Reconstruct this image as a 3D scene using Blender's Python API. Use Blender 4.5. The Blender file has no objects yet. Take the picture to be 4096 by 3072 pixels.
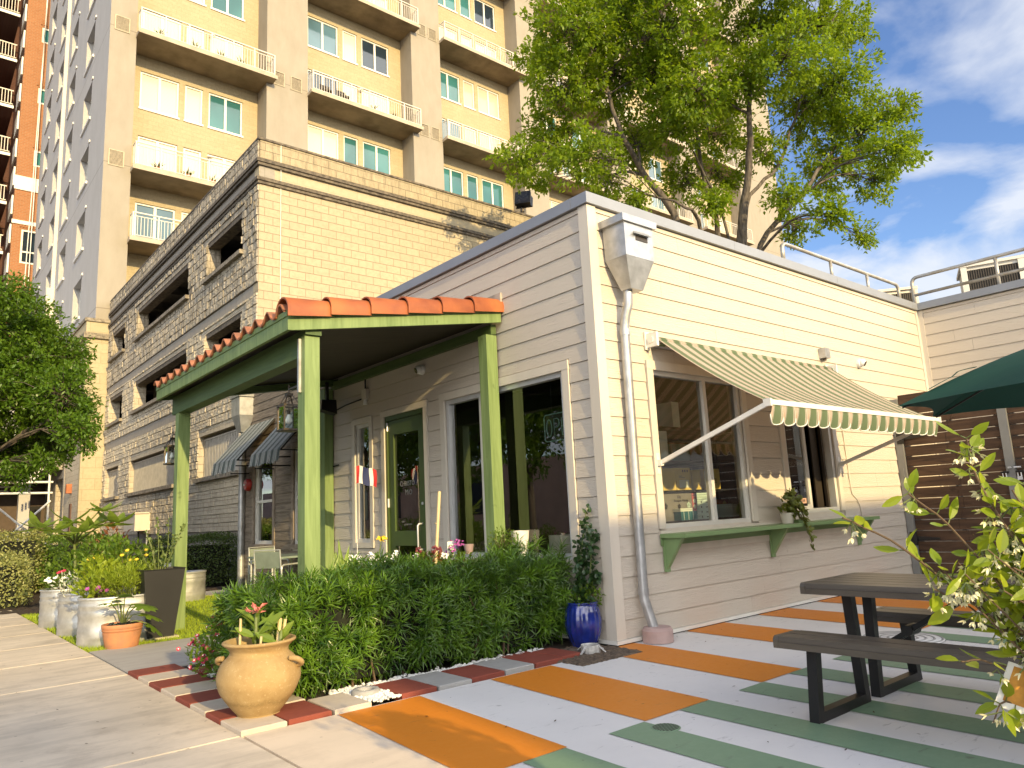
import bpy, math, random
import numpy as np
from mathutils import Vector, Matrix
R = math.radians
PI = math.pi
sc = bpy.context.scene
col = sc.collection
rnd = random.Random(7)

# ------------------------------------------------------------------ camera, world, sun, exposure
CAM = Vector((-4.87324, -4.54971, 1.17))
yaw, pit, rol = R(49.87235787), R(9.96616965), R(-2.86341621)
f_ = Vector((math.cos(yaw)*math.cos(pit), math.sin(yaw)*math.cos(pit), math.sin(pit)))
r_ = f_.cross(Vector((0, 0, 1))).normalized()
u_ = r_.cross(f_)
r2 = r_*math.cos(rol) + u_*math.sin(rol)
u2 = -r_*math.sin(rol) + u_*math.cos(rol)
cd = bpy.data.cameras.new('camera')
cd.sensor_width = 36.0
cd.lens = 36.0*0.7170348
cd.clip_start = 0.05
cd.clip_end = 3000
cam = bpy.data.objects.new('camera', cd)
col.objects.link(cam)
cam.matrix_world = Matrix(((r2.x, u2.x, -f_.x, CAM.x), (r2.y, u2.y, -f_.y, CAM.y), (r2.z, u2.z, -f_.z, CAM.z), (0, 0, 0, 1)))
sc.camera = cam

SUN_EL = R(17.5)
SUN_DIR = Vector((-0.120, -0.993, 0)).normalized()*math.cos(SUN_EL) + Vector((0, 0, math.sin(SUN_EL)))
world = bpy.data.worlds.new('World')
sc.world = world
world.use_nodes = True
wt = world.node_tree
wt.nodes.clear()
def wn(t, **k):
    n = wt.nodes.new(t)
    for a, b in k.items(): setattr(n, a, b)
    return n
sky = wn('ShaderNodeTexSky', sky_type='NISHITA')
sky.sun_disc = False
sky.sun_elevation = R(17.5)
sky.sun_rotation = math.atan2(SUN_DIR.x, SUN_DIR.y) % (2*PI)
sky.altitude = 100
sky.air_density = 1.0
sky.dust_density = 0.6
sky.ozone_density = 2.2
tc = wn('ShaderNodeTexCoord')
sp = wn('ShaderNodeSeparateXYZ'); wt.links.new(tc.outputs['Generated'], sp.inputs[0])
ad = wn('ShaderNodeMath', operation='ADD'); wt.links.new(sp.outputs['Z'], ad.inputs[0]); ad.inputs[1].default_value = 0.22
dx = wn('ShaderNodeMath', operation='DIVIDE'); wt.links.new(sp.outputs['X'], dx.inputs[0]); wt.links.new(ad.outputs[0], dx.inputs[1])
dy = wn('ShaderNodeMath', operation='DIVIDE'); wt.links.new(sp.outputs['Y'], dy.inputs[0]); wt.links.new(ad.outputs[0], dy.inputs[1])
cb = wn('ShaderNodeCombineXYZ'); wt.links.new(dx.outputs[0], cb.inputs[0]); wt.links.new(dy.outputs[0], cb.inputs[1])
cb.inputs[2].default_value = 4.4
cn = wn('ShaderNodeTexNoise'); cn.inputs['Scale'].default_value = 2.4; cn.inputs['Detail'].default_value = 7; cn.inputs['Roughness'].default_value = 0.52
cn.inputs['Distortion'].default_value = 0.35
wt.links.new(cb.outputs[0], cn.inputs['Vector'])
cr = wn('ShaderNodeValToRGB')
cr.color_ramp.elements[0].position = 0.44; cr.color_ramp.elements[0].color = (0, 0, 0, 1)
cr.color_ramp.elements[1].position = 0.60; cr.color_ramp.elements[1].color = (1, 1, 1, 1)
wt.links.new(cn.outputs['Fac'], cr.inputs[0])
mx = wn('ShaderNodeMix', data_type='RGBA')
mf = wn('ShaderNodeMath', operation='MULTIPLY'); mf.inputs[1].default_value = 0.85
wt.links.new(cr.outputs[0], mf.inputs[0])
wt.links.new(mf.outputs[0], mx.inputs[0])
hs = wn('ShaderNodeHueSaturation'); hs.inputs['Saturation'].default_value = 1.12; hs.inputs['Value'].default_value = 0.66; hs.inputs['Hue'].default_value = 0.512
wt.links.new(sky.outputs[0], hs.inputs['Color'])
wt.links.new(hs.outputs[0], mx.inputs[6])
mx.inputs[7].default_value = (2.5, 2.6, 2.8, 1)
# cloud bank added in the unseen southern sky as fill for the shaded surfaces
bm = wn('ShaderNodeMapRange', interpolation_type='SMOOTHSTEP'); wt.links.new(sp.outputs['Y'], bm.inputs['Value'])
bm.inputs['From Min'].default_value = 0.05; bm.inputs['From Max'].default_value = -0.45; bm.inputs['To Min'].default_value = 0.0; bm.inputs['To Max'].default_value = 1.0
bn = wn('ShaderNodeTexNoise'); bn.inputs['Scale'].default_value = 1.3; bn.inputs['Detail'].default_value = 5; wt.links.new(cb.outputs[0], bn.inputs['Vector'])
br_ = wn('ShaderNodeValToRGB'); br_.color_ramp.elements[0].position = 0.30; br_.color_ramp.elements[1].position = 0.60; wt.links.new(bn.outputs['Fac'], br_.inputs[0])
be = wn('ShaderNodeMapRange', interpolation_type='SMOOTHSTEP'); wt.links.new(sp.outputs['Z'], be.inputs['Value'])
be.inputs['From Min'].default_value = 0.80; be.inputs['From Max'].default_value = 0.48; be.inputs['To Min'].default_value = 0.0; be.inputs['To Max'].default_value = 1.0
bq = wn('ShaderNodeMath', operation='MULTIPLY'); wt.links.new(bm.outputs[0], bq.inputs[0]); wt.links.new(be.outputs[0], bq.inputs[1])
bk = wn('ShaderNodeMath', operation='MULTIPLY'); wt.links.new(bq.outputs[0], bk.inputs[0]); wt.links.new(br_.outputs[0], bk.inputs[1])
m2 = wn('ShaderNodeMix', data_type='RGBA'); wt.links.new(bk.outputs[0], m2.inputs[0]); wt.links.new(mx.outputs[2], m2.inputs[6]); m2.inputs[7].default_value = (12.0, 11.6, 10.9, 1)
bg = wn('ShaderNodeBackground'); bg.inputs['Strength'].default_value = 0.15
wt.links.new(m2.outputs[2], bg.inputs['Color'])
wo = wn('ShaderNodeOutputWorld'); wt.links.new(bg.outputs[0], wo.inputs[0])

sd = bpy.data.lights.new('sun', 'SUN')
sd.energy = 2.5
sd.angle = R(0.6)
sd.color = (1.0, 0.75, 0.36)
sun = bpy.data.objects.new('sun', sd)
col.objects.link(sun)
sun.rotation_euler = (-SUN_DIR).to_track_quat('-Z', 'Y').to_euler()
sun.location = (0, 0, 40)

vs = sc.view_settings
vs.view_transform = 'Standard'
vs.look = 'None'
vs.exposure = 1.3
vs.gamma = 1.0
sc.cycles.use_denoising = True
sc.cycles.max_bounces = 8
sc.cycles.transparent_max_bounces = 16

# ------------------------------------------------------------------ helpers
WL = {}
class MB:
    def __init__(s): s.v = []; s.f = []; s.m = []; s.mi = 0
    def add(s, vs_, fs):
        b = len(s.v); s.v += [tuple(p) for p in vs_]
        for f in fs: s.f.append(tuple(i+b for i in f)); s.m.append(s.mi)
        return s
    def quad(s, a, b, c, d): return s.add((a, b, c, d), ((0, 1, 2, 3),))
    def box(s, x0, x1, y0, y1, z0, z1):
        return s.add([(x0,y0,z0),(x1,y0,z0),(x1,y1,z0),(x0,y1,z0),(x0,y0,z1),(x1,y0,z1),(x1,y1,z1),(x0,y1,z1)],
                     [(0,3,2,1),(4,5,6,7),(0,1,5,4),(1,2,6,5),(2,3,7,6),(3,0,4,7)])
    def hexa(s, bot, top):   # 4 bottom points, 4 top points
        return s.add(list(bot)+list(top), [(0,3,2,1),(4,5,6,7),(0,1,5,4),(1,2,6,5),(2,3,7,6),(3,0,4,7)])
    def bar(s, a, b, w, h=None, up=(0, 0, 1)):
        h = h or w
        a = Vector(a); b = Vector(b); d = (b-a).normalized(); u = Vector(up)
        if abs(d.dot(u)) > .98: u = Vector((1, 0, 0))
        x = d.cross(u).normalized()*(w/2); y = x.cross(d).normalized()*(h/2)
        return s.hexa([a-x-y, a+x-y, a+x+y, a-x+y], [b-x-y, b+x-y, b+x+y, b-x+y])
    def tube(s, pts, r, n=8, cap=True):
        pts = [Vector(p) for p in pts]
        rs = r if isinstance(r, (list, tuple)) else [r]*len(pts)
        b = len(s.v); N = len(pts); prev = None
        for i, p in enumerate(pts):
            d = (pts[min(i+1, N-1)]-pts[max(i-1, 0)])
            if d.length < 1e-9: d = Vector((0, 0, 1))
            d.normalize()
            if prev is None:
                x = d.cross(Vector((0, 0, 1)) if abs(d.z) < .95 else Vector((1, 0, 0))).normalized()
            else:
                x = (prev-d*prev.dot(d))
                x = x.normalized() if x.length > 1e-6 else d.orthogonal().normalized()
            prev = x; y = d.cross(x)
            for k in range(n):
                a = 2*PI*k/n; s.v.append(tuple(p+(x*math.cos(a)+y*math.sin(a))*rs[i]))
        for i in range(N-1):
            for k in range(n):
                s.f.append((b+i*n+k, b+i*n+(k+1) % n, b+(i+1)*n+(k+1) % n, b+(i+1)*n+k)); s.m.append(s.mi)
        if cap:
            s.f.append(tuple(b+k for k in range(n))[::-1]); s.m.append(s.mi)
            s.f.append(tuple(b+(N-1)*n+k for k in range(n))); s.m.append(s.mi)
        return s
    def lathe(s, prof, c=(0, 0, 0), n=32, sx=1, sy=1, wob=0.0):
        b = len(s.v); N = len(prof)
        for i, (r, z) in enumerate(prof):
            for k in range(n):
                a = 2*PI*k/n; rr = r*(1+wob*math.sin(3*a+i))
                s.v.append((c[0]+rr*math.cos(a)*sx, c[1]+rr*math.sin(a)*sy, c[2]+z))
        for i in range(N-1):
            for k in range(n):
                s.f.append((b+i*n+k, b+i*n+(k+1) % n, b+(i+1)*n+(k+1) % n, b+(i+1)*n+k)); s.m.append(s.mi)
        return s
    def prism(s, poly, axis, a, b):   # poly in the two other axes
        def P(u, v, w):
            return {'x': (w, u, v), 'y': (u, w, v), 'z': (u, v, w)}[axis]
        n = len(poly)
        vs_ = [P(u, v, a) for u, v in poly]+[P(u, v, b) for u, v in poly]
        fs = [tuple(range(n))[::-1], tuple(range(n, 2*n))]+[(i, (i+1) % n, n+(i+1) % n, n+i) for i in range(n)]
        return s.add(vs_, fs)
    def leaf(s, base, d, nrm, L, W, fold=.25, bend=.2):
        d = d.normalized(); sd_ = d.cross(nrm)
        if sd_.length < 1e-4: sd_ = d.orthogonal()
        sd_.normalize(); n2 = sd_.cross(d)
        m = base+d*(L*.48)+n2*(bend*L*.25)
        t = base+d*L-n2*(bend*L*.35)
        l = m+sd_*(W/2)+n2*(fold*W/2); r = m-sd_*(W/2)+n2*(fold*W/2)
        s.add([base, r, t, l, m], [(0, 1, 4), (1, 2, 4), (0, 4, 3), (4, 2, 3)])
        return s
    def oleaf(s, base, d, nrm, L, W, fold=.2, bend=.2):
        d = d.normalized(); sd_ = d.cross(nrm)
        if sd_.length < 1e-4: sd_ = d.orthogonal()
        sd_.normalize(); n2 = sd_.cross(d)
        ts = (0, .18, .42, .68, .88, 1); ws = (0, .62, 1, .86, .42, 0)
        P = lambda t, w: base+d*(L*t)+sd_*(w*W/2)+n2*(bend*L*(.6*t-t*t*1.0)+fold*abs(w)*W/2)
        v = [base]+[P(ts[i], 0) for i in range(1, 5)]+[base+d*L+n2*(-.4*bend*L)]+[P(ts[i], ws[i]) for i in range(1, 5)]+[P(ts[i], -ws[i]) for i in range(1, 5)]
        f = [(0, 1, 6), (1, 2, 7, 6), (2, 3, 8, 7), (3, 4, 9, 8), (4, 5, 9), (0, 10, 1), (1, 10, 11, 2), (2, 11, 12, 3), (3, 12, 13, 4), (4, 13, 5)]
        return s.add(v, f)
    def fleaf(s, base, d, nrm, L, W):   # flat diamond leaf, one face
        d = d.normalized(); sd_ = d.cross(nrm)
        if sd_.length < 1e-4: sd_ = d.orthogonal()
        sd_.normalize(); m = base+d*(L*.45)
        return s.add([base, m-sd_*(W/2), base+d*L, m+sd_*(W/2)], [(0, 1, 2, 3)])
    def build(s, name, mat, parent=None, smooth=False, origin=None, fixn=False, ang=None):
        me = bpy.data.meshes.new(name)
        off = WL.get(parent.as_pointer()) if parent else (Vector(origin) if origin else None)
        if off is None: off = Vector((0, 0, 0))
        v = np.array(s.v, dtype=float).reshape(-1, 3)-np.array(off)
        me.from_pydata(v.tolist(), [], s.f)
        mats = mat if isinstance(mat, (list, tuple)) else [mat]
        for m in mats: me.materials.append(m)
        if len(mats) > 1: me.polygons.foreach_set('material_index', s.m)
        if fixn:
            import bmesh
            bm = bmesh.new(); bm.from_mesh(me); bmesh.ops.recalc_face_normals(bm, faces=bm.faces); bm.to_mesh(me); bm.free()
        if smooth:
            me.polygons.foreach_set('use_smooth', [True]*len(me.polygons))
        me.update()
        o = bpy.data.objects.new(name, me)
        col.objects.link(o)
        if ang is not None: me.set_sharp_from_angle(angle=R(ang))
        if parent: o.parent = parent
        else: o.location = off
        WL[o.as_pointer()] = Vector(off)
        KEEP.append(o)
        return o
KEEP = []
def tag(o, label, cat, group=None):
    o['label'] = label; o['category'] = cat
    if group: o['group'] = group
    return o
def struct(o, label, cat, kind='structure'):
    o['kind'] = kind; o['label'] = label; o['category'] = cat
    return o
def thing(name, label, cat, loc, group=None):
    o = bpy.data.objects.new(name, None); col.objects.link(o)
    o.location = loc; o.empty_display_size = .2
    WL[o.as_pointer()] = Vector(loc); KEEP.append(o)
    return tag(o, label, cat, group)
def copy_tree(o, parent=None):
    c = o.copy(); col.objects.link(c); c.parent = parent; KEEP.append(c)
    for ch in list(o.children): copy_tree(ch, c)
    return c
def box_part(name, m, par, *a):
    return MB().box(*a).build(name, m, par)
def rvec(): 
    while True:
        v = Vector((rnd.uniform(-1, 1), rnd.uniform(-1, 1), rnd.uniform(-1, 1)))
        if .05 < v.length < 1: return v.normalized()

# ------------------------------------------------------------------ materials
class NT:
    def __init__(s, name):
        s.m = bpy.data.materials.new(name); s.m.use_nodes = True; s.t = s.m.node_tree; s.t.nodes.clear()
        s.out = s.n('ShaderNodeOutputMaterial')
    def n(s, t, ins=None, **k):
        x = s.t.nodes.new(t)
        for a, b in k.items(): setattr(x, a, b)
        if ins:
            for a, b in ins.items(): s.set(x.inputs[a], b)
        return x
    def set(s, sock, val):
        if isinstance(val, bpy.types.NodeSocket): s.t.links.new(val, sock)
        else:
            if sock.type == 'RGBA' and len(val) == 3: val = (*val, 1)
            sock.default_value = val
    def math(s, op, a, b=0.0, clamp=False):
        x = s.n('ShaderNodeMath', {0: a, 1: b}, operation=op); x.use_clamp = clamp; return x.outputs[0]
    def mix(s, fac, a, b, blend='MIX'):
        x = s.n('ShaderNodeMix', data_type='RGBA', blend_type=blend)
        s.set(x.inputs[0], fac); s.set(x.inputs[6], a); s.set(x.inputs[7], b); return x.outputs[2]
    def noise(s, vec, scale, detail=4, rough=.55, dist=0):
        x = s.n('ShaderNodeTexNoise', {'Scale': scale, 'Detail': detail, 'Roughness': rough, 'Distortion': dist})
        if vec is not None: s.set(x.inputs['Vector'], vec)
        return x.outputs['Fac']
    def ramp(s, fac, stops, interp='LINEAR'):
        x = s.n('ShaderNodeValToRGB'); c = x.color_ramp; c.interpolation = interp
        while len(c.elements) < len(stops): c.elements.new(.5)
        for e, (p, cc) in zip(c.elements, stops):
            e.position = p; e.color = (*cc, 1) if len(cc) == 3 else cc
        s.set(x.inputs[0], fac); return x.outputs[0]
    def obj(s, scale=(1, 1, 1)):
        t = s.n('ShaderNodeTexCoord')
        m = s.n('ShaderNodeMapping', {'Vector': t.outputs['Object'], 'Scale': scale})
        return m.outputs[0]
    def uz(s, su=1.0, sz=1.0):   # wall coordinates: along the wall, height
        g = s.n('ShaderNodeNewGeometry')
        p = s.n('ShaderNodeSeparateXYZ', {0: g.outputs['Position']}); nn = s.n('ShaderNodeSeparateXYZ', {0: g.outputs['True Normal']})
        ax = s.math('GREATER_THAN', s.math('ABSOLUTE', nn.outputs[0]), .6)
        u = s.math('ADD', s.math('MULTIPLY', p.outputs[1], ax), s.math('MULTIPLY', p.outputs[0], s.math('SUBTRACT', 1.0, ax)))
        c = s.n('ShaderNodeCombineXYZ', {0: s.math('MULTIPLY', u, su), 1: s.math('MULTIPLY', p.outputs[2], sz)})
        return c.outputs[0]
    def bump(s, h, strength=.3, dist=.01, normal=None):
        x = s.n('ShaderNodeBump', {'Height': h, 'Strength': strength, 'Distance': dist})
        if normal is not None: s.set(x.inputs['Normal'], normal)
        return x.outputs[0]
    def pbr(s, colr, rough=.6, metal=0, normal=None, spec=.5, coat=0):
        x = s.n('ShaderNodeBsdfPrincipled', {'Base Color': colr, 'Roughness': rough, 'Metallic': metal, 'Specular IOR Level': spec, 'Coat Weight': coat})
        if normal is not None: s.set(x.inputs['Normal'], normal)
        return x.outputs[0]
    def done(s, sh):
        s.t.links.new(sh, s.out.inputs[0]); return s.m

def plain(name, c, rough=.5, metal=0, var=.12, vs_=6, bump=0, bs=60, stretch=(1, 1, 1), spec=.5, coat=0, c2=None, rv=.0):
    t = NT(name); o = t.obj(stretch)
    nz = t.noise(o, vs_, 5)
    c2 = c2 or tuple(x*(1-var*2) for x in c)
    cc = t.mix(t.ramp(nz, [(.3, (0, 0, 0)), (.7, (1, 1, 1))]), c2, tuple(min(1, x*(1+var*.3)) for x in c))
    nrm = t.bump(t.noise(o, bs, 5), bump, .01) if bump else None
    rg = t.math('ADD', rough-rv/2, t.math('MULTIPLY', t.noise(o, vs_*1.7, 4), rv)) if rv else rough
    return t.done(t.pbr(cc, rg, metal, nrm, spec, coat))

def foliage(name, c, c2, transl=.35, rough=.45, spec=.4, big=1.2):
    t = NT(name)
    g = t.n('ShaderNodeNewGeometry')
    ri = g.outputs['Random Per Island']
    nz = t.noise(t.obj(), big, 2)
    f1 = t.math('ADD', t.math('MULTIPLY', ri, .6), t.math('MULTIPLY', nz, .5), clamp=True)
    cc = t.mix(f1, c, c2)
    p = t.pbr(cc, rough, 0, None, spec)
    tr = t.n('ShaderNodeBsdfTranslucent', {'Color': t.mix(.5, cc, (c2[0]*1.9, c2[1]*1.7, c2[2]*.6))})
    ms = t.n('ShaderNodeMixShader', {0: transl, 1: p, 2: tr.outputs[0]})
    return t.done(ms.outputs[0])

def siding(name, c, dirt=.10, grain=.8):
    t = NT(name)
    uz = t.uz()
    mp = t.n('ShaderNodeMapping', {'Vector': uz, 'Scale': (2.2, 26, 1)}).outputs[0]
    g = t.noise(mp, 2.2, 6, .6, 1.6)
    rows = t.n('ShaderNodeSeparateXYZ', {0: uz})
    rid = t.math('FLOOR', t.math('DIVIDE', t.math('SUBTRACT', rows.outputs[1], .022), .18))
    wn_ = t.n('ShaderNodeTexWhiteNoise', {'W': rid}, noise_dimensions='1D')
    big = t.noise(t.obj(), .8, 4)
    cc = t.mix(t.math('MULTIPLY', big, dirt*2), c, tuple(x*.72 for x in c))
    cc = t.mix(t.math('MULTIPLY', wn_.outputs[0], dirt), cc, tuple(x*.8 for x in c))
    return t.done(t.pbr(cc, .62, 0, t.bump(g, grain, .009), .35))

def block(name, c, c2, mort, bw=.4, bh=.2, split=False, bs=.5, msize=.008, vstain=0, rough=.9, off=.5, uzs=(1, 1), bumpd=.012):
    t = NT(name)
    uz = t.uz(*uzs)
    b = t.n('ShaderNodeTexBrick', {'Vector': uz, 'Color1': c, 'Color2': c2, 'Mortar': mort, 'Scale': 1.0, 'Mortar Size': msize, 'Mortar Smooth': .3, 'Brick Width': bw, 'Row Height': bh, 'Bias': -.2}, offset=off)
    cc = b.outputs['Color']
    if split:
        mp = t.n('ShaderNodeMapping', {'Vector': uz, 'Scale': (11, 3.2, 1)}).outputs[0]
        h = t.noise(mp, 1.6, 7, .68, .6)
        fine = t.noise(t.n('ShaderNodeMapping', {'Vector': uz, 'Scale': (30, 14, 1)}).outputs[0], 1.5, 4, .7)
        hh = t.math('ADD', t.math('MULTIPLY', h, 1.0), t.math('MULTIPLY', fine, .35))
    else:
        h = t.noise(uz, 22, 6, .7)
        hh = t.math('MULTIPLY', h, .35)
    hh = t.math('SUBTRACT', hh, t.math('MULTIPLY', b.outputs['Fac'], .8))
    n1 = t.noise(uz, .55, 5, .6)
    cc = t.mix(t.math('MULTIPLY', n1, .5), cc, tuple(x*.68 for x in c))
    n2 = t.noise(uz, 9, 4, .7)
    cc = t.mix(t.ramp(n2, [(.45, (0, 0, 0)), (.75, (.55, .55, .55))]), cc, tuple(x*.7 for x in c2))
    if vstain:
        mp = t.n('ShaderNodeMapping', {'Vector': uz, 'Scale': (7, .9, 1)}).outputs[0]
        st = t.ramp(t.noise(mp, 1.5, 7, .7), [(.45, (0, 0, 0)), (.62, (1, 1, 1))])
        cc = t.mix(t.math('MULTIPLY', st, vstain), cc, (.045, .04, .035))
    return t.done(t.pbr(cc, rough, 0, t.bump(hh, bs, bumpd), .2))

def wood(name, c, c2, scale=(2, 2, 30), axis=None, rough=.6, bump=.35, knots=True, spec=.3):
    t = NT(name)
    o = t.obj(scale)
    g = t.noise(o, 1.4, 6, .62, .8)
    k = t.noise(t.obj(), 7, 2)
    cc = t.mix(t.ramp(g, [(.3, (0, 0, 0)), (.68, (1, 1, 1))]), c, c2)
    if knots: cc = t.mix(t.ramp(k, [(.68, (0, 0, 0)), (.78, (.6, .6, .6))]), cc, tuple(x*.35 for x in c))
    return t.done(t.pbr(cc, rough, 0, t.bump(g, bump, .004), spec))

def clear_glass(name, refl=1.0, tint=(.92, .96, .94)):
    t = NT(name)
    fr = t.n('ShaderNodeFresnel', {'IOR': 1.52})
    f1 = t.math('MULTIPLY', fr.outputs[0], refl, clamp=True)
    tr = t.n('ShaderNodeBsdfTransparent', {'Color': tint})
    gl = t.n('ShaderNodeBsdfGlossy', {'Roughness': 0.005, 'Color': (1, 1, 1)})
    ms = t.n('ShaderNodeMixShader', {0: f1, 1: tr.outputs[0], 2: gl.outputs[0]})
    return t.done(ms.outputs[0])

CREAM = (.57, .51, .43)
M = {}
M['siding'] = siding('cream_siding', CREAM)
M['trim'] = plain('cream_trim', (.62, .565, .48), .55, var=.05, bump=.12, bs=90, stretch=(1, 1, .15))
M['old_siding'] = wood('weathered_siding', (.10, .080, .058), (.26, .215, .165), (2, 2, 24), rough=.8)
M['old_trim'] = wood('weathered_trim', (.16, .125, .09), (.29, .24, .19), (4, 4, 4), rough=.8, knots=False)
M['coping'] = plain('metal_coping', (.29, .30, .32), .42, .35, var=.06, vs_=2)
M['galv'] = plain('galvanised_metal', (.50, .505, .51), .40, .7, var=.14, vs_=9, bump=.05, bs=40, rv=.2)
M['galv_tub'] = plain('tub_zinc', (.55, .56, .55), .42, .55, var=.22, vs_=5, bump=.06, bs=25, rv=.25)
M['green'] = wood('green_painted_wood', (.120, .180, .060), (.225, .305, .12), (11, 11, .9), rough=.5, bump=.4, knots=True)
M['green_shaded'] = wood('green_board_shaded', (.055, .092, .030), (.095, .145, .05), (1.2, 1.2, 22), rough=.5, bump=.35, knots=False)  # same green paint, darkened: shade of the porch boards put into the colour
M['door_green'] = plain('door_paint', (.060, .095, .022), .4, var=.06, bump=.03)
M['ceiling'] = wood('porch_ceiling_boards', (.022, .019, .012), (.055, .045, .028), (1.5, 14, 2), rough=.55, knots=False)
M['ledge_green'] = plain('ledge_paint', (.175, .27, .115), .42, var=.06, vs_=3, bump=.06, stretch=(.4, 3, 3))
M['frame_white'] = plain('window_frame', (.62, .60, .55), .4, var=.04)
M['frame_alu'] = plain('aluminium_frame', (.66, .67, .68), .3, .4, var=.04)
M['black'] = plain('black_metal', (.018, .017, .016), .4, .2, var=.1)
M['bronze'] = plain('bronze_metal', (.07, .055, .04), .4, .5, var=.1)
M['glass'] = clear_glass('window_glass', 2.3)
M['lamp_glass'] = clear_glass('lantern_glass', 1.0)
M['dark'] = plain('dark_interior', (.009, .008, .006), .8, var=.2)
M['darkfloor'] = plain('interior_floor', (.03, .024, .018), .5, var=.2)
M['soil'] = plain('soil', (.055, .035, .022), .95, var=.35, vs_=30, bump=.6, bs=60)
M['mulch'] = plain('mulch', (.16, .115, .075), .95, var=.4, vs_=45, bump=.8, bs=70, c2=(.05, .035, .025))
M['white_paint'] = plain('white_metal', (.74, .72, .66), .45, var=.05)
M['plastic_white'] = plain('white_plastic', (.78, .78, .76), .35, var=.03)
M['red'] = plain('red_paint', (.35, .02, .015), .35, var=.05)
M['stake'] = plain('bamboo', (.62, .50, .27), .5, var=.12, vs_=4, stretch=(1, 1, .3))
M['bark'] = plain('bark', (.15, .125, .10), .9, var=.35, vs_=14, bump=.9, bs=30, stretch=(1, 1, .25), c2=(.035, .028, .022))
M['stem'] = plain('green_stem', (.16, .20, .06), .6, var=.15)
M['twig'] = plain('brown_twig', (.13, .085, .05), .8, var=.2)
M['pebble_w'] = plain('white_pebble', (.74, .73, .70), .7, var=.08, bump=.2)
M['pebble_b'] = plain('black_pebble', (.012, .011, .012), .18, var=.1)
M['petal_w'] = plain('white_petal', (.82, .82, .80), .6, var=.03)
M['petal_p'] = plain('purple_petal', (.36, .07, .30), .55, var=.1)
M['petal_r'] = plain('pink_red_petal', (.58, .04, .10), .55, var=.2, vs_=40)
M['petal_c'] = plain('coral_petal', (.62, .18, .16), .55, var=.15, vs_=60)
M['petal_y'] = plain('yellow_petal', (.78, .55, .03), .55, var=.08)
M['petal_cream'] = plain('cream_petal', (.80, .76, .50), .55, var=.05)
M['teal'] = None

def concrete(name, c, stain=.35, speck=.5, jsc=1.1):
    t = NT(name); g = t.n('ShaderNodeNewGeometry'); p = g.outputs['Position']
    a = t.noise(p, .9*jsc, 6, .65); b = t.noise(p, 14, 5, .7); d = t.noise(p, 160, 3, .6)
    st = t.noise(t.n('ShaderNodeMapping', {'Vector': p, 'Scale': (1.2, 5, 1)}).outputs[0], 1.3, 5, .65)
    cc = t.mix(t.math('MULTIPLY', t.ramp(a, [(.35, (0, 0, 0)), (.75, (1, 1, 1))]), stain), c, tuple(x*.6 for x in c))
    cc = t.mix(t.math('MULTIPLY', t.ramp(st, [(.46, (0, 0, 0)), (.66, (1, 1, 1))]), stain*.75), cc, tuple(x*.55 for x in c))
    bl = t.noise(p, 3.3*jsc, 7, .7)
    cc = t.mix(t.math('MULTIPLY', t.ramp(bl, [(.52, (0, 0, 0)), (.66, (1, 1, 1))]), stain*.55), cc, (c[0]*.5, c[1]*.48, c[2]*.46))
    vo = t.n('ShaderNodeTexVoronoi', {'Vector': p, 'Scale': 6.0}, feature='F1')
    cc = t.mix(t.math('MULTIPLY', t.math('LESS_THAN', vo.outputs['Distance'], .05), .5*min(1, speck)), cc, (.09, .075, .06))
    cc = t.mix(t.math('MULTIPLY', t.ramp(b, [(.55, (0, 0, 0)), (.8, (1, 1, 1))]), speck*.5), cc, tuple(x*.7 for x in c))
    return t.done(t.pbr(cc, .85, 0, t.bump(t.math('ADD', b, t.math('MULTIPLY', d, .5)), .25, .006), .3))
def floor_paint(name, c, wear=.25, under=(.42, .40, .38)):
    t = NT(name); g = t.n('ShaderNodeNewGeometry'); p = g.outputs['Position']
    a = t.noise(p, 1.3, 5, .6); b = t.noise(p, 22, 6, .72); d = t.noise(p, 220, 3)
    scf = t.noise(t.n('ShaderNodeMapping', {'Vector': p, 'Scale': (2, 9, 1), 'Rotation': (0, 0, .5)}).outputs[0], 2.2, 6, .72)
    cc = t.mix(t.math('MULTIPLY', t.ramp(a, [(.4, (0, 0, 0)), (.75, (1, 1, 1))]), wear), c, tuple(x*.75 for x in c))
    cc = t.mix(t.math('MULTIPLY', t.ramp(b, [(.62, (0, 0, 0)), (.72, (1, 1, 1))]), wear*.7), cc, under)
    cc = t.mix(t.math('MULTIPLY', t.ramp(scf, [(.60, (0, 0, 0)), (.74, (1, 1, 1))]), wear*1.7), cc, (.10, .09, .08))
    sp_ = t.noise(p, 7.5, 3, .5)
    cc = t.mix(t.math('MULTIPLY', t.ramp(sp_, [(.70, (0, 0, 0)), (.76, (1, 1, 1))]), wear*1.3), cc, (.07, .06, .05))
    vo = t.n('ShaderNodeTexVoronoi', {'Vector': p, 'Scale': 9.0}, feature='F1')
    cc = t.mix(t.math('MULTIPLY', t.math('LESS_THAN', vo.outputs['Distance'], .045), .7), cc, (.06, .05, .04))
    rg = t.math('ADD', .38, t.math('MULTIPLY', b, .3))
    return t.done(t.pbr(cc, rg, 0, t.bump(t.math('ADD', b, t.math('MULTIPLY', d, .4)), .16, .004), .45))
M['walk'] = concrete('sidewalk_concrete', (.70, .60, .47), .62, .8)
M['beige'] = concrete('beige_concrete', (.70, .585, .45), .3, .6)
M['path'] = concrete('path_concrete', (.40, .38, .35), .3, .5)
M['paint_grey'] = floor_paint('pale_grey_floor_paint', (.72, .70, .68), .34)
M['paint_orange'] = floor_paint('orange_floor_paint', (.66, .215, .016), .26, (.50, .30, .14))
M['paint_sage'] = floor_paint('sage_floor_paint', (.185, .29, .18), .36, (.33, .33, .28))
M['asphalt'] = concrete('asphalt', (.055, .052, .05), .3, .5)
M['mortar'] = plain('joint_dirt', (.10, .085, .06), .95, var=.3, vs_=30)
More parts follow.
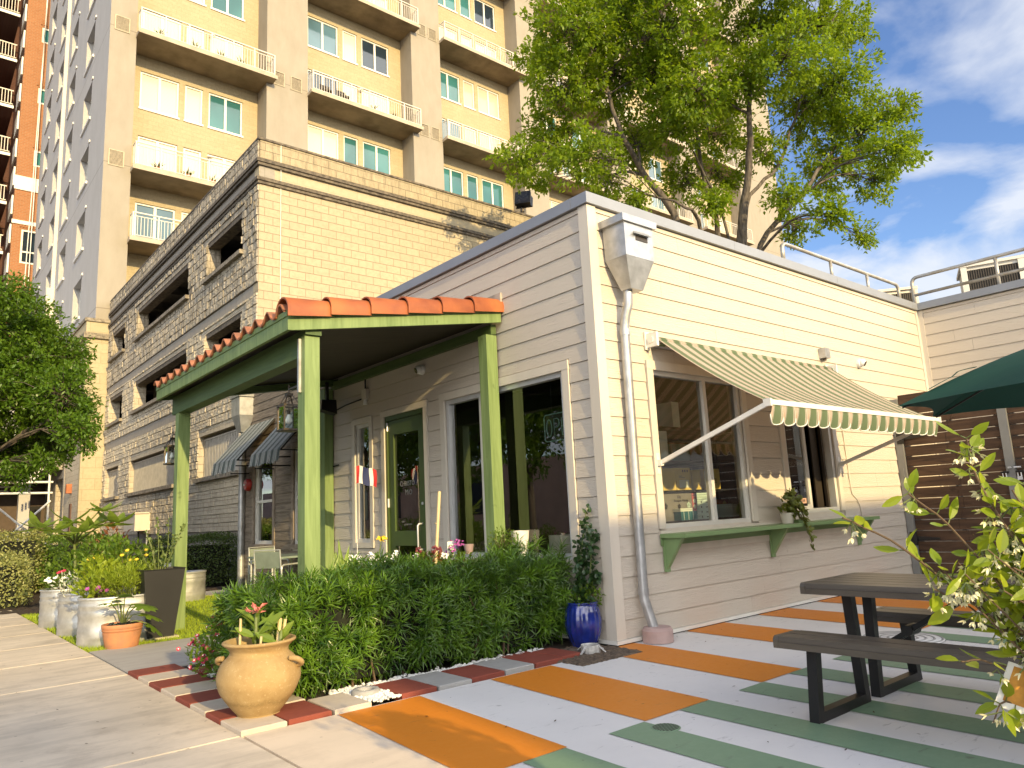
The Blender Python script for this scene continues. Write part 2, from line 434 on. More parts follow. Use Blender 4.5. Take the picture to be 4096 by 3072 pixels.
M['paver_red'] = concrete('red_paver', (.245, .062, .040), .3, .6, 4)
M['paver_cream'] = concrete('cream_paver', (.56, .48, .38), .25, .5, 4)
M['paver_grey'] = concrete('grey_paver', (.37, .36, .34), .3, .5, 4)

# ------------------------------------------------------------------ ground and paving
g = MB(); g.quad((-900, -900, -.06), (900, -900, -.06), (900, 900, -.06), (-900, 900, -.06))
struct(g.build('ground', M['asphalt']), 'dark ground plane under the whole street', 'ground')

g = MB()   # sidewalk of cast slabs with open joints
ys = [-9.2, -7.9, -6.6, -5.3, -4.0, -2.7, -1.4, -.1, 2.52, 3.88, 5.2, 6.5, 7.8, 9.1, 10.4, 11.7, 13.0, 14.3, 15.6, 16.9, 18.2, 19.5, 20.8, 22.1, 23.4, 24.7, 26]
for a, b in zip(ys, ys[1:]):
    for x0, x1 in ((-6.2, -4.75), (-4.735, -3.262)):
        e = .006
        g.hexa([(x0, a+e, -.05), (x1, a+e, -.05), (x1, b-e, -.05), (x0, b-e, -.05)],
               [(x0+.006, a+e+.006, 0), (x1-.006, a+e+.006, 0), (x1-.006, b-e-.006, 0), (x0+.006, b-e-.006, 0)])
struct(g.build('sidewalk', M['walk']), 'pale concrete sidewalk slabs with open joints', 'sidewalk')
g = MB(); g.box(-3.25, -2.683, -7, -.108, -.05, 0)
struct(g.build('beige_paving', M['beige']), 'unpainted beige concrete strip beside the orange stripes', 'pavement')
g = MB(); g.box(-3.25, -2.62, 2.56, 4.22, -.05, 0); g.box(-2.62, 0.02, 1.25, 4.22, -.05, 0); g.box(-2.2, .9, 9.35, 10.25, -.05, .0)
struct(g.build('path', M['path']), 'grey concrete path under the porch and by the turf', 'path')
g = MB(); g.box(-2.677, -.72, -7, -.108, -.05, 0); g.box(-.72, -.09, -7, -.345, -.05, 0); g.box(-.09, 7.5, -7, -.015, -.05, 0)
struct(g.build('patio', M['paint_grey']), 'patio floor painted pale grey', 'patio')
Z1 = .004
g = MB()
for x0, x1, y1 in ((-2.68, -2.09, -.13), (-1.49, -.90, -.13), (-.33, .18, -.03), (.92, 1.53, -.03), (2.13, 2.72, -.03), (3.33, 3.94, -.03), (4.54, 5.15, -.03)):
    yt = -.36 if x0 == -.33 else y1
    if x0 == -.33:
        g.quad((-.08, -.36, Z1), (x1, -.36, Z1), (x1, y1, Z1), (-.08, y1, Z1))
    g.quad((x0-.10, -1.655, Z1), (x1-.10, -1.655, Z1), (x1, yt, Z1), (x0, yt, Z1))
struct(g.build('orange_stripes', M['paint_orange']), 'broad orange stripes painted on the patio floor', 'floor marking')
g = MB()
x = -2.49
while x < 5.6:
    g.quad((x-.22, -6.9, Z1), (x+.285-.22, -6.9, Z1), (x+.285, -1.66, Z1), (x, -1.66, Z1)); x += .597
struct(g.build('green_stripes', M['paint_sage']), 'narrow sage green stripes painted on the patio floor', 'floor marking')

# manhole cover and floor grate
t = thing('manhole_cover', 'round painted manhole cover in the patio under the picnic table', 'manhole cover', (1.55, -1.72, .004))
mc = MB(); mc.lathe([(0, .008), (.30, .008), (.305, .002)], (1.55, -1.72, .004), 40); mc.build('cover', M['paint_grey'], t, True)
mc = MB()
for r0 in (.30, .24, .18, .12, .06):
    mc.lathe([(r0, .0083), (r0-.008, .013), (r0-.02, .0083)], (1.55, -1.72, .004), 40)
mc.build('rings', M['paver_grey'], t)
gr = MB(); gr.lathe([(0, .002), (.075, .002), (.08, 0)], (-1.62, -1.82, .0045), 28)
for k in range(-4, 5):
    w = math.sqrt(max(.001, .07**2-(k*.015)**2)); gr.mi = 1; gr.box(-1.62-w, -1.62+w, -1.82+k*.015-.004, -1.82+k*.015+.004, .006, .0068)
tag(gr.build('floor_drain', [M['paint_sage'], M['dark']], origin=(-1.62, -1.82, .0045)), 'small round slotted drain painted sage green in the patio', 'drain')

# beds
g = MB(); g.quad((-2.86, .30, -.01), (-.02, .30, -.01), (-.02, 1.24, -.01), (-2.86, 1.24, -.01)); g.quad((-2.86, 1.24, -.01), (-2.62, 1.24, -.01), (-2.62, 2.56, -.01), (-2.86, 2.56, -.01))
struct(g.build('planting_bed', M['soil']), 'dark soil bed under the hedge', 'soil')
g = MB()
nx, ny = 26, 24
for j in range(ny+1):
    for i in range(nx+1):
        xx = -.78+i*.74/nx; yy = -.36+j*.68/ny
        edge = min(i, nx-i, j, ny-j)
        g.v.append((xx, yy, -.004+(.014*rnd.random()+.006 if edge else 0)))
for j in range(ny):
    for i in range(nx):
        a = j*(nx+1)+i; g.f.append((a, a+1, a+nx+2, a+nx+1)); g.m.append(0)
struct(g.build('mulch_bed', M['mulch']), 'patch of bark mulch at the foot of the building corner', 'mulch')
g = MB()
nx, ny = 30, 40
def bumpgrid(g, x0, x1, y0, y1, z, amp, nx, ny, mask=None):
    b = len(g.v)
    for j in range(ny+1):
        for i in range(nx+1):
            e = min(i, nx-i, j, ny-j)
            g.v.append((x0+(x1-x0)*i/nx, y0+(y1-y0)*j/ny, z+(amp*rnd.random() if e else -.02)))
    for j in range(ny):
        for i in range(nx):
            a = b+j*(nx+1)+i; g.f.append((a, a+1, a+nx+2, a+nx+1)); g.m.append(0)
bumpgrid(g, -4.5, -2.3, 9.6, 26, -.02, .05, 20, 60); bumpgrid(g, -2.3, 1.0, 10.3, 26.4, -.02, .05, 20, 50)
struct(g.build('garden_bed', M['soil']), 'brown soil bed along the garage hedges', 'soil')

# pebbles
def pebble(mb, c, r):
    a = rnd.random()*6.28; ca, sa = math.cos(a), math.sin(a); s3 = (rnd.uniform(.7, 1.3), rnd.uniform(.6, 1), rnd.uniform(.45, .8))
    b = len(mb.v); pts = []
    for ph, n in ((PI/2, 1), (.6, 5), (-.3, 5), (-PI/2, 1)):
        for k in range(n):
            th = 2*PI*k/n+ph; j = rnd.uniform(.82, 1.15)
            p = (math.cos(ph)*math.cos(th)*s3[0]*j, math.cos(ph)*math.sin(th)*s3[1]*j, math.sin(ph)*s3[2])
            pts.append((c[0]+r*(p[0]*ca-p[1]*sa), c[1]+r*(p[0]*sa+p[1]*ca), c[2]+r*p[2]))
    f = [(0, 1+k, 1+(k+1) % 5) for k in range(5)]+[(1+k, 6+k, 6+(k+1) % 5, 1+(k+1) % 5) for k in range(5)]+[(6+k, 11, 6+(k+1) % 5) for k in range(5)]
    mb.add(pts, f)
g = MB()
for k in range(950):
    s = rnd.random()
    if s < .32: c = (rnd.uniform(-2.43, -2.2), rnd.uniform(-.09, .34))
    elif s < .8: c = (rnd.uniform(-2.5, -.55), .33+abs(rnd.gauss(0, .05)))
    elif s < .9: c = (rnd.uniform(-2.95, -2.68), rnd.uniform(.6, .8))
    else: c = (rnd.uniform(-2.86, -2.62), rnd.uniform(1.3, 2.4))
    pebble(g, (c[0], c[1], .012+.012*rnd.random()), rnd.uniform(.009, .021))
o = struct(g.build('pebbles', M['pebble_w']), 'loose white pebbles scattered between pavers and hedge', 'pebbles', 'stuff')

# edging pavers, each one a loose slab
def paver(x0, x1, y0, y1, m, label, tilt=0, h=.028):
    mb = MB(); e = .006
    z = lambda yy, xx: tilt*(xx-x0)
    mb.hexa([(x0+.004, y0+.004, -.02), (x1-.004, y0+.004, -.02), (x1-.004, y1-.004, -.02), (x0+.004, y1-.004, -.02)],
            [(x0+.004, y0+.004, h-e), (x1-.004, y0+.004, h-e+tilt), (x1-.004, y1-.004, h-e+tilt), (x0+.004, y1-.004, h-e)])
    mb.hexa([(x0+.004, y0+.004, h-e), (x1-.004, y0+.004, h-e+tilt), (x1-.004, y1-.004, h-e+tilt), (x0+.004, y1-.004, h-e)],
            [(x0+.004+e, y0+.004+e, h), (x1-.004-e, y0+.004+e, h+tilt), (x1-.004-e, y1-.004-e, h+tilt), (x0+.004+e, y1-.004-e, h)])
    return tag(mb.build('paver', M[m], origin=((x0+x1)/2, (y0+y1)/2, 0)), label, 'paver', 'pavers edging the hedge bed')
for a in ((-2.985, -2.70, -.10, .31, 'paver_red', 'red paver touching the right side of the big clay jar'),
          (-2.69, -2.43, -.11, .30, 'paver_cream', 'sunlit cream paver between the jar\'s red paver and the white pebbles'),
          (-2.20, -1.915, -.09, .33, 'paver_red', 'red paver just right of the grey concrete ring'),
          (-1.91, -1.625, -.10, .34, 'paver_grey', 'darker grey paver between two red ones in front of the hedge'),
          (-1.615, -1.31, -.08, .32, 'paver_red', 'red paver between the two grey pavers before the hedge'),
          (-1.30, -1.01, -.07, .36, 'paver_grey', 'pale grey paver second in line from the building corner end'),
          (-1.0, -.71, -.07, .38, 'paver_red', 'large red paver beside the pale grey one near the corner'),
          (-.70, -.48, -.05, .33, 'paver_red', 'narrow red paver last in line next to the bark mulch'),
          (-2.97, -2.68, .33, .60, 'paver_cream', 'cream paver behind the clay jar against the hedge'),
          (-3.27, -2.89, 2.21, 2.54, 'paver_red', 'red paver furthest from the jar in the checker strip'),
          (-3.27, -2.89, 1.88, 2.20, 'paver_cream', 'cream checker paver between the two red ones furthest from the jar'),
          (-3.27, -2.89, 1.55, 1.87, 'paver_red', 'red checker paver crossed by the shrub shadow beside the pink flowers'),
          (-3.27, -2.89, 1.18, 1.54, 'paver_cream', 'cream checker paver with a small dark spot beside the rose bush'),
          (-3.27, -2.89, .85, 1.17, 'paver_red', 'red checker paver just behind the clay jar'),
          (-3.27, -2.89, .53, .84, 'paver_cream', 'cream checker paver level with the back of the clay jar'),
          (-3.27, -2.89, .25, .52, 'paver_red', 'red paver half under the left side of the clay jar'),
          (-3.27, -2.99, -.11, .24, 'paver_cream', 'cream corner paver under the front of the clay jar'),
          (-2.88, -2.63, 1.93, 2.20, 'paver_red', 'small red paver behind the checker strip beyond the rose bush'),
          (-2.88, -2.70, 1.36, 1.60, 'paver_red', 'small red paver showing between rose bush and checker strip')):
    paver(*a)
mb = MB(); mb.lathe([(.045, -.01), (.045, .045), (.06, .052), (.085, .052), (.097, .04), (.10, -.01)], (-2.33, .16, 0), 28)
tag(mb.build('concrete_ring', M['paver_grey'], smooth=True, origin=(-2.33, .16, 0)), 'round grey concrete sprinkler ring among white pebbles', 'sprinkler ring')
mb = MB(); mb.lathe([(.062, -.01), (.062, .06), (.074, .07), (.08, .055), (.078, -.01)], (-.36, -.03, 0), 20, wob=.06)
for k in range(4):
    a = k*1.7; mb.bar((-.36+.075*math.cos(a), -.03+.075*math.sin(a), .06), (-.36+.15*math.cos(a), -.03+.13*math.sin(a), .015), .018, .006)
mb.v and tag(mb.build('broken_pipe', plain('chalky_pipe', (.6, .58, .55), .7, var=.3, vs_=20), origin=(-.36, -.03, 0)), 'broken grey pipe end with white paint sticking out of the mulch', 'pipe')

# turf lawn: base sheet plus blades
g = MB(); g.quad((-3.22, 4.24, -.012), (.0, 4.24, -.012), (.0, 9.34, -.012), (-3.22, 9.34, -.012))
g.quad((-3.24, 4.0, -.013), (-3.0, 4.0, -.013), (-3.0, 4.24, -.013), (-3.24, 4.24, -.013))
struct(g.build('lawn', plain('turf_base', (.19, .26, .03), .9, var=.2, vs_=8)), 'small artificial turf lawn base', 'lawn')
M['turf'] = foliage('turf_blades', (.20, .30, .02), (.42, .52, .05), .3, .6, .2)
g = MB()
for k in range(26000):
    d = rnd.random()**1.6; yy = 4.22+d*5.1; xx = rnd.uniform(-3.27, -.1)
    if xx > -.35 and yy < 9: continue
    a = rnd.random()*6.28; h = rnd.uniform(.016, .030); w = .0022+.0006*(yy-4)
    lx, ly = rnd.gauss(0, .010), rnd.gauss(0, .010)
    g.add([(xx-w*math.cos(a), yy-w*math.sin(a), -.012), (xx+w*math.cos(a), yy+w*math.sin(a), -.012), (xx+lx, yy+ly, h)], [(0, 1, 2)])
struct(g.build('grass', M['turf']), 'short bright green turf blades beside the tubs', 'grass', 'stuff')
# fallen bits
g = MB(); 
for k in range(150):
    if k < 60: x, y = rnd.uniform(.2, 5), -.05-abs(rnd.gauss(0, .08))
    elif k < 110: x, y = rnd.uniform(-2.5, 3), rnd.uniform(-3.3, -.2)
    else: x, y = rnd.uniform(-4.5, -3.3), rnd.uniform(-1, 5)
    a = rnd.random()*6.28; L = rnd.uniform(.012, .04)
    g.fleaf(Vector((x, y, .0075)), Vector((math.cos(a), math.sin(a), .05)), Vector((0, 0, 1)), L, L*.3)
struct(g.build('leaf_litter', plain('dry_leaf', (.12, .075, .035), .8, var=.4)), 'dry leaf bits scattered over the paving', 'leaves', 'stuff')

# ------------------------------------------------------------------ cafe building
def wallP(axis, base):
    if axis == 'x': return lambda u, o, z: (u, base-o, z)
    return lambda u, o, z: (base-o, u, z)
def lapwall(mb, axis, base, u0, u1, z0, z1, holes=(), lap=.18, zoff=.022, tmax=.014, joints=()):
    P = wallP(axis, base)
    k = math.floor((z0-zoff)/lap)
    while zoff+k*lap < z1-1e-6:
        a = zoff+k*lap; b = a+lap
        za = max(a, z0); zb = min(b, z1)
        cuts = sorted({za, zb}|{z for h in holes for z in (h[2], h[3]) if za+.004 < z < zb-.004})
        for c, d in zip(cuts, cuts[1:]):
            zm = (c+d)/2
            iv = [(u0, u1)]
            for h in holes:
                if h[2] < zm < h[3]:
                    nv = []
                    for p, q in iv:
                        if h[1] <= p or h[0] >= q: nv.append((p, q)); continue
                        if h[0] > p: nv.append((p, h[0]))
                        if h[1] < q: nv.append((h[1], q))
                    iv = nv
            oc = tmax-(tmax-.003)*(c-a)/lap; od = tmax-(tmax-.003)*(d-a)/lap
            for p, q in iv:
                rr = random.Random(hash((round(a*100), round(p*100))) & 0xffff)
                segs = [p]
                x = p+rr.uniform(.8, 3.4)
                while x < q-.3: segs.append(x); x += 3.66
                segs.append(q)
                for s0, s1 in zip(segs, segs[1:]):
                    e = .0012
                    dd = d-.004 if abs(d-zb) < 1e-6 else d
                    mb.add([P(s0+e, oc, c), P(s1-e, oc, c), P(s1-e, od, dd), P(s0+e, od, dd), P(s0+e, -.01, c), P(s1-e, -.01, c), P(s1-e, -.01, dd), P(s0+e, -.01, dd)],
                           [(0, 1, 2, 3), (0, 4, 5, 1), (1, 5, 6, 2), (3, 7, 4, 0)] if axis == 'x' else [(3, 2, 1, 0), (1, 5, 4, 0), (2, 6, 5, 1), (0, 4, 7, 3)])
        k += 1
def panel(mb, axis, base, u0, u1, z0, z1, holes, thick):
    """solid wall with rectangular openings; front face at base, body behind it"""
    P = wallP(axis, base)
    us = sorted({u0, u1}|{h[0] for h in holes}|{h[1] for h in holes}); zs = sorted({z0, z1}|{h[2] for h in holes}|{h[3] for h in holes})
    us = [u for u in us if u0 <= u <= u1]; zs = [z for z in zs if z0 <= z <= z1]
    def solid(i, j):
        if i < 0 or j < 0 or i >= len(us)-1 or j >= len(zs)-1: return False
        um = (us[i]+us[i+1])/2; zm = (zs[j]+zs[j+1])/2
        return not any(h[0] < um < h[1] and h[2] < zm < h[3] for h in holes)
    for i in range(len(us)-1):
        for j in range(len(zs)-1):
            if not solid(i, j): continue
            a, b, c, d = us[i], us[i+1], zs[j], zs[j+1]
            mb.quad(P(a, 0, c), P(b, 0, c), P(b, 0, d), P(a, 0, d)); mb.quad(P(a, -thick, c), P(a, -thick, d), P(b, -thick, d), P(b, -thick, c))
            if not solid(i-1, j): mb.quad(P(a, 0, c), P(a, 0, d), P(a, -thick, d), P(a, -thick, c))
            if not solid(i+1, j): mb.quad(P(b, 0, c), P(b, -thick, c), P(b, -thick, d), P(b, 0, d))
            if not solid(i, j-1): mb.quad(P(a, 0, c), P(a, -thick, c), P(b, -thick, c), P(b, 0, c))
            if not solid(i, j+1): mb.quad(P(a, 0, d), P(b, 0, d), P(b, -thick, d), P(a, -thick, d))
def wbox(mb, axis, base, u0, u1, o0, o1, z0, z1):   # o = distance in front of the wall
    if axis == 'x': mb.box(u0, u1, base-o1, base-o0, z0, z1)
    else: mb.box(base-o1, base-o0, u0, u1, z0, z1)

cafe = thing('cafe_building', 'single storey cafe with cream lap siding, green door and grey metal roof edge', 'building', (0, 0, 0))
ZT = 4.03
# window and door openings: glass opening (u0,u1,z0,z1)
W1 = (.76, 2.25, .955, 2.49); W2 = (3.06, 4.22, 1.0, 2.36)
BW = (.46, 2.46, .72, 2.50); DR = (2.91, 3.85, .0, 2.49); SL = (4.25, 4.66, .88, 2.48)
FW1 = (7.57, 8.40, .86, 2.36); FW2 = (5.85, 6.72, .86, 2.36)
def grow(h, a, b=None, c=None): return (h[0]-a, h[1]+a, h[2]-(a if b is None else b), h[3]+(a if c is None else c))
g = MB(); lapwall(g, 'x', 0, .10, 7.42, .045, ZT, [grow(W1, .10, .04, .085), grow(W2, .10, .06, .085)])
g.build('front_wall', M['siding'], cafe)
g = MB(); lapwall(g, 'y', 0, .10, 5.42, .045, ZT, [grow(BW, .10, .09, .10), (DR[0]-.09, DR[1]+.09, 0, DR[3]+.09), grow(SL, .09)])
g.build('side_wall', M['siding'], cafe)
g = MB(); lapwall(g, 'y', .0, 5.48, 8.93, .045, ZT, [grow(FW1, .10), grow(FW2, .10)], lap=.15)
o = g.build('weathered_wall', M['old_siding'], cafe); o['label'] = 'older section of weathered brown-grey plank siding'
g = MB()
panel(g, 'x', .012, .02, 7.5, 0, ZT, [W1, W2], .14); panel(g, 'y', .012, .155, 8.98, 0, ZT, [BW, DR, SL, FW1, FW2], .14)
g.box(.0, 7.5, 8.985, 9.1, 0, ZT)
g.build('wall_core', M['trim'], cafe)
g = MB()   # corner boards, opening trims
wbox(g, 'x', 0, -.024, .096, 0, .024, .045, ZT); g.box(-.024, 0.0, .0005, .096, .045, ZT)
wbox(g, 'x', 0, 7.42, 7.515, 0, .022, .045, ZT)
wbox(g, 'y', 0, 5.42, 5.48, .0, .022, .045, ZT)
def trim(g, axis, h, w, o=.024, sill=True):
    a, b, c, d = h
    wbox(g, axis, 0, a-w, a, 0, o, c, d+.001); wbox(g, axis, 0, b, b+w, 0, o, c, d+.001)
    wbox(g, axis, 0, a-w-.004, b+w+.004, 0, o+.004, d+.001, d+w)
    if sill: wbox(g, axis, 0, a-w, b+w, 0, o+.003, c-w*.85, c-.0005)
trim(g, 'x', W1, .09, sill=False); trim(g, 'x', W2, .09, sill=False); trim(g, 'y', BW, .09); trim(g, 'y', DR, .08, sill=False); trim(g, 'y', SL, .08)
g.build('trim_boards', M['trim'], cafe)
g = MB(); trim(g, 'y', FW1, .09); trim(g, 'y', FW2, .09); wbox(g, 'y', 0, 8.93, 9.0, 0, .022, .045, ZT)
g.build('weathered_trim', M['old_trim'], cafe)
g = MB()   # drip edge and plinth
g.box(-.035, 7.5, -.035, -.0, .012, .043); g.box(-.035, 0, .0005, 9.0, .012, .043)
g.build('drip_edge', M['white_paint'], cafe)
g = MB(); g.box(-.012, 7.5, -.012, -.001, -.05, .0115); g.box(-.012, -.001, 0, 9, -.05, .0115)
g.build('plinth', M['dark'], cafe)
g = MB()   # metal coping in lengths
def coplen(u0, u1, axis):
    x = u0; first = True
    while x < u1-.01:
        e = min(x+2.44, u1)
        if axis == 'x': g.box(x+.0015, e-.0015, -.052, .16, 4.035, 4.145)
        else: g.box(-.052, .16, x+.0015, e-.0015, 4.035, 4.145)
        x = e
coplen(-.052, 7.45, 'x')
coplen(.1615, 9.1, 'y')
g.box(7.452, 7.66, -7, .159, 4.037, 4.148)
g.build('coping', M['coping'], cafe)
g = MB(); g.box(.16, 7.5, .16, 9.0, 3.82, 3.9)
g.box(.155, 7.5, .155, 8.9, 3.3, 3.34)
g.build('roof', plain('roof_membrane', (.5, .5, .48), .8), cafe)
# wing: wall at right running toward the street
g = MB(); lapwall(g, 'y', 7.516, -7.0, -.09, .045, ZT, [])
g.build('wing_wall', M['siding'], cafe)
g = MB(); g.box(7.528, 7.66, -7, .012, 0, ZT); g.box(7.66, 12, -7, -6.85, 0, ZT); g.box(7.66, 12, -6.85, .012, 3.8, 3.9)
wbox(g, 'y', 7.516, -.09, -.022, 0, .02, .045, ZT)
g.build('wing_trim', M['trim'], cafe)
# interior shell
g = MB()
g.box(.2, 7.4, .2, 8.9, -.04, .02)
g.mi = 1
g.box(.2, 7.4, 5.0, 5.05, .02, 3.3); g.box(5.2, 5.25, .16, 5.0, .02, 3.3); g.box(.16, 5.2, .16, 5.0, 3.22, 3.28); g.box(.16, 5.2, 8.7, 8.75, .02, 3.2); g.box(3.2, 3.25, 5.05, 8.7, .02, 3.2); g.box(2.58, 2.62, .16, 3.0, .02, 3.22)
g.build('interior', [M['darkfloor'], M['dark']], cafe)

def window(parent, axis, h, mull=(), w=.05, m='frame_white', d0=-.085, d1=-.01, rail=None, name='window', glassoff=-.05):
    a, b, c, d = h
    f = MB()
    wbox(f, axis, 0, a, a+w, d0, d1, c, d); wbox(f, axis, 0, b-w, b, d0, d1, c, d)
    wbox(f, axis, 0, a+w, b-w, d0, d1, c, c+w); wbox(f, axis, 0, a+w, b-w, d0, d1, d-w, d)
    for u in mull: wbox(f, axis, 0, u-w*.6, u+w*.6, d0+.001, d1-.001, c+w, d-w)
    if rail:
        us = [a+w]+list(mull)+[b-w]
        wbox(f, axis, 0, a+w, b-w, d0+.003, d1-.004, rail-w*.4, rail+w*.4)
    wo_ = f.build(name, M[m], parent)
    p = MB()
    P = wallP(axis, 0)
    q = [P(a+w*.8, glassoff, c+w*.8), P(b-w*.8, glassoff, c+w*.8), P(b-w*.8, glassoff, d-w*.8), P(a+w*.8, glassoff, d-w*.8)]
    p.quad(*(q if axis == 'x' else q[::-1]))
    p.build('pane', M['glass'], wo_)
    return wo_
window(cafe, 'x', W1, mull=(1.62,), w=.042)
# pick-up window: left pane closed, right side slid open
w2 = MB()
a, b, c, d = W2
for u0, u1 in ((a, a+.05), (b-.06, b)): wbox(w2, 'x', 0, u0, u1, -.10, -.005, c, d)
wbox(w2, 'x', 0, a+.05, b-.06, -.10, -.005, d-.05, d); wbox(w2, 'x', 0, a+.05, b-.06, -.10, -.005, c, c+.05)
for u0, u1 in ((3.115, 3.155), (3.545, 3.60)): wbox(w2, 'x', 0, u0, u1, -.055, -.02, c+.05, d-.05)
wbox(w2, 'x', 0, 3.155, 3.545, -.055, -.02, c+.05, c+.10); wbox(w2, 'x', 0, 3.155, 3.545, -.055, -.02, d-.09, d-.05)
w2o = w2.build('pickup_window', M['frame_white'], cafe)
p = MB(); p.quad((3.15, .04, c+.09), (3.55, .04, c+.09), (3.55, .04, d-.08), (3.15, .04, d-.08)); p.build('pane', M['glass'], w2o)
w2.v = []
p = MB(); wbox(p, 'x', 0, 4.06, 4.10, -.095, -.06, c+.05, d-.05); wbox(p, 'x', 0, 3.9, 4.06, -.14, -.12, c+.05, d-.05); p.build('sliding_sash', M['bronze'], w2o)
# pane sills over the counter: pale board below both windows
g = MB(); wbox(g, 'x', 0, .67, 4.62, 0, .03, .90, .935)
g.build('window_apron', M['trim'], cafe)
lg = MB()
lg.hexa([(.68, -.30, .872), (4.60, -.30, .872), (4.66, -.031, .872), (.66, -.031, .872)], [(.68, -.30, .91), (4.60, -.30, .91), (4.66, -.031, .91), (.66, -.031, .91)])
lg.box(.66, 4.66, -.031, -.025, .80, .9105); 
lo = lg.build('serving_ledge', M['ledge_green'], cafe)
for bx in (.70, 2.52, 4.53):
    b_ = MB(); b_.prism([(-.02, .872), (-.24, .872), (-.22, .84), (-.05, .60), (-.02, .58)], 'x', bx, bx+.045)
    b_.box(bx-.01, bx+.055, -.04, -.018, .56, .80)
    b_.build('bracket', M['ledge_green'], lo)
g = MB(); wbox(g, 'x', 0, .76, 4.55, .0, .022, .735, .80); g.build('ledge_backboard', M['trim'], cafe)

window(cafe, 'y', BW, mull=(1.80,), w=.05, m='frame_alu')
window(cafe, 'y', SL, w=.05)
window(cafe, 'y', FW1, w=.055, rail=1.58); window(cafe, 'y', FW2, w=.055, rail=1.58)
# door
dm = MB()
a, b = DR[0], DR[1]
X0, X1 = .015, .065
dm.box(X0-.02, .11, a, a+.045, 0, 2.49); dm.box(X0-.02, .11, b-.045, b, 0, 2.49); dm.box(X0-.02, .11, a+.045, b-.045, 2.43, 2.49)
dfr = dm.build('door_frame', M['door_green'], cafe)
dl = MB()
la, lb = a+.05, b-.05
dl.box(X0, X1, la, la+.13, .02, 2.425); dl.box(X0, X1, lb-.12, lb, .02, 2.425)
for z0, z1 in ((.02, .26), (.84, 1.02), (2.24, 2.425)): dl.box(X0, X1, la+.13, lb-.12, z0, z1)
door = dl.build('door', M['door_green'], cafe)
pn = MB()
for z0, z1 in ((.26, .84), (1.02, 2.24)): pn.quad((.04, lb-.12, z0), (.04, la+.13, z0), (.04, la+.13, z1), (.04, lb-.12, z1))
pn.build('pane', M['glass'], door)
h = MB(); h.tube([(.014, la+.06, 1.10), (-.05, la+.06, 1.10), (-.065, la+.065, 1.08), (-.065, la+.065, .82), (-.05, la+.06, .80), (.014, la+.06, .80)], .011, 10)
h.build('handle', M['frame_alu'], door, True)
h = MB(); h.lathe([(0, 0), (.016, 0), (.018, -.005)], (0, 0, 0), 12)
h2 = MB(); h2.tube([(.016, la+.06, 1.34), (.004, la+.06, 1.34)], .018, 14); h2.build('lock', M['frame_alu'], door)
h = MB()
for z in (2.30, 1.32, .3): h.tube([(.004, lb+.01, z), (.004, lb+.01, z+.11)], .014, 10)
h.build('hinge', M['frame_alu'], door)

def text(s, size, m, loc, rot, name, parent=None, extr=.002, sx=1.0, spacing=1.0, off=0.0):
    c = bpy.data.curves.new(name, 'FONT'); c.body = s; c.size = size; c.extrude = extr; c.align_x = 'CENTER'; c.align_y = 'CENTER'; c.space_character = spacing
    c.offset = off; c.resolution_u = 4
    ob = bpy.data.objects.new(name+'_tmp', c); col.objects.link(ob)
    dg = bpy.context.evaluated_depsgraph_get(); dg.update()
    me = bpy.data.meshes.new_from_object(ob.evaluated_get(dg))
    bpy.data.objects.remove(ob); bpy.data.curves.remove(c)
    me.transform(Matrix.Scale(sx, 4, (1, 0, 0)))
    me.transform(Matrix.Translation(loc) @ rot.to_matrix().to_4x4())
    off_ = WL.get(parent.as_pointer(), Vector((0, 0, 0))) if parent else Vector(loc)
    me.transform(Matrix.Translation(-off_))
    me.materials.clear(); me.materials.append(m)
    o = bpy.data.objects.new(name, me); col.objects.link(o); KEEP.append(o)
    if parent: o.parent = parent
    else: o.location = off_
    WL[o.as_pointer()] = Vector(off_)
    return o
from mathutils import Euler
ROT_X = Euler((PI/2, 0, 0))                 # readable from -Y
ROT_Y = Euler((PI/2, 0, -PI/2))             # readable from -X
M['decal_dim'] = plain('dim_decal', (.26, .26, .24), .5, var=.02)
M['decal'] = plain('white_decal', (.62, .62, .58), .5, var=.02)
text('CHRISTO', .088, M['decal_dim'], Vector((.036, 3.40, 1.60)), ROT_Y, 'lettering', door, .0005, .95)
text('MiO', .095, M['decal_dim'], Vector((.036, 3.37, 1.49)), ROT_Y, 'lettering', door, .0005, .95)
text('OPEN', .026, M['decal_dim'], Vector((.036, 3.52, 1.13)), ROT_Y, 'small_lettering', door, .0005)
text('@CHRISTOMIO', .026, M['decal_dim'], Vector((.036, 3.40, 1.095)), ROT_Y, 'small_lettering', door, .0005)
rm = Euler((PI/2, 0, PI))                   # seen from behind: mirrored
text('CHRISTO MIO', .06, M['decal_dim'], Vector((3.37, .05, 1.585)), rm, 'lettering', w2o, .0004, .8)

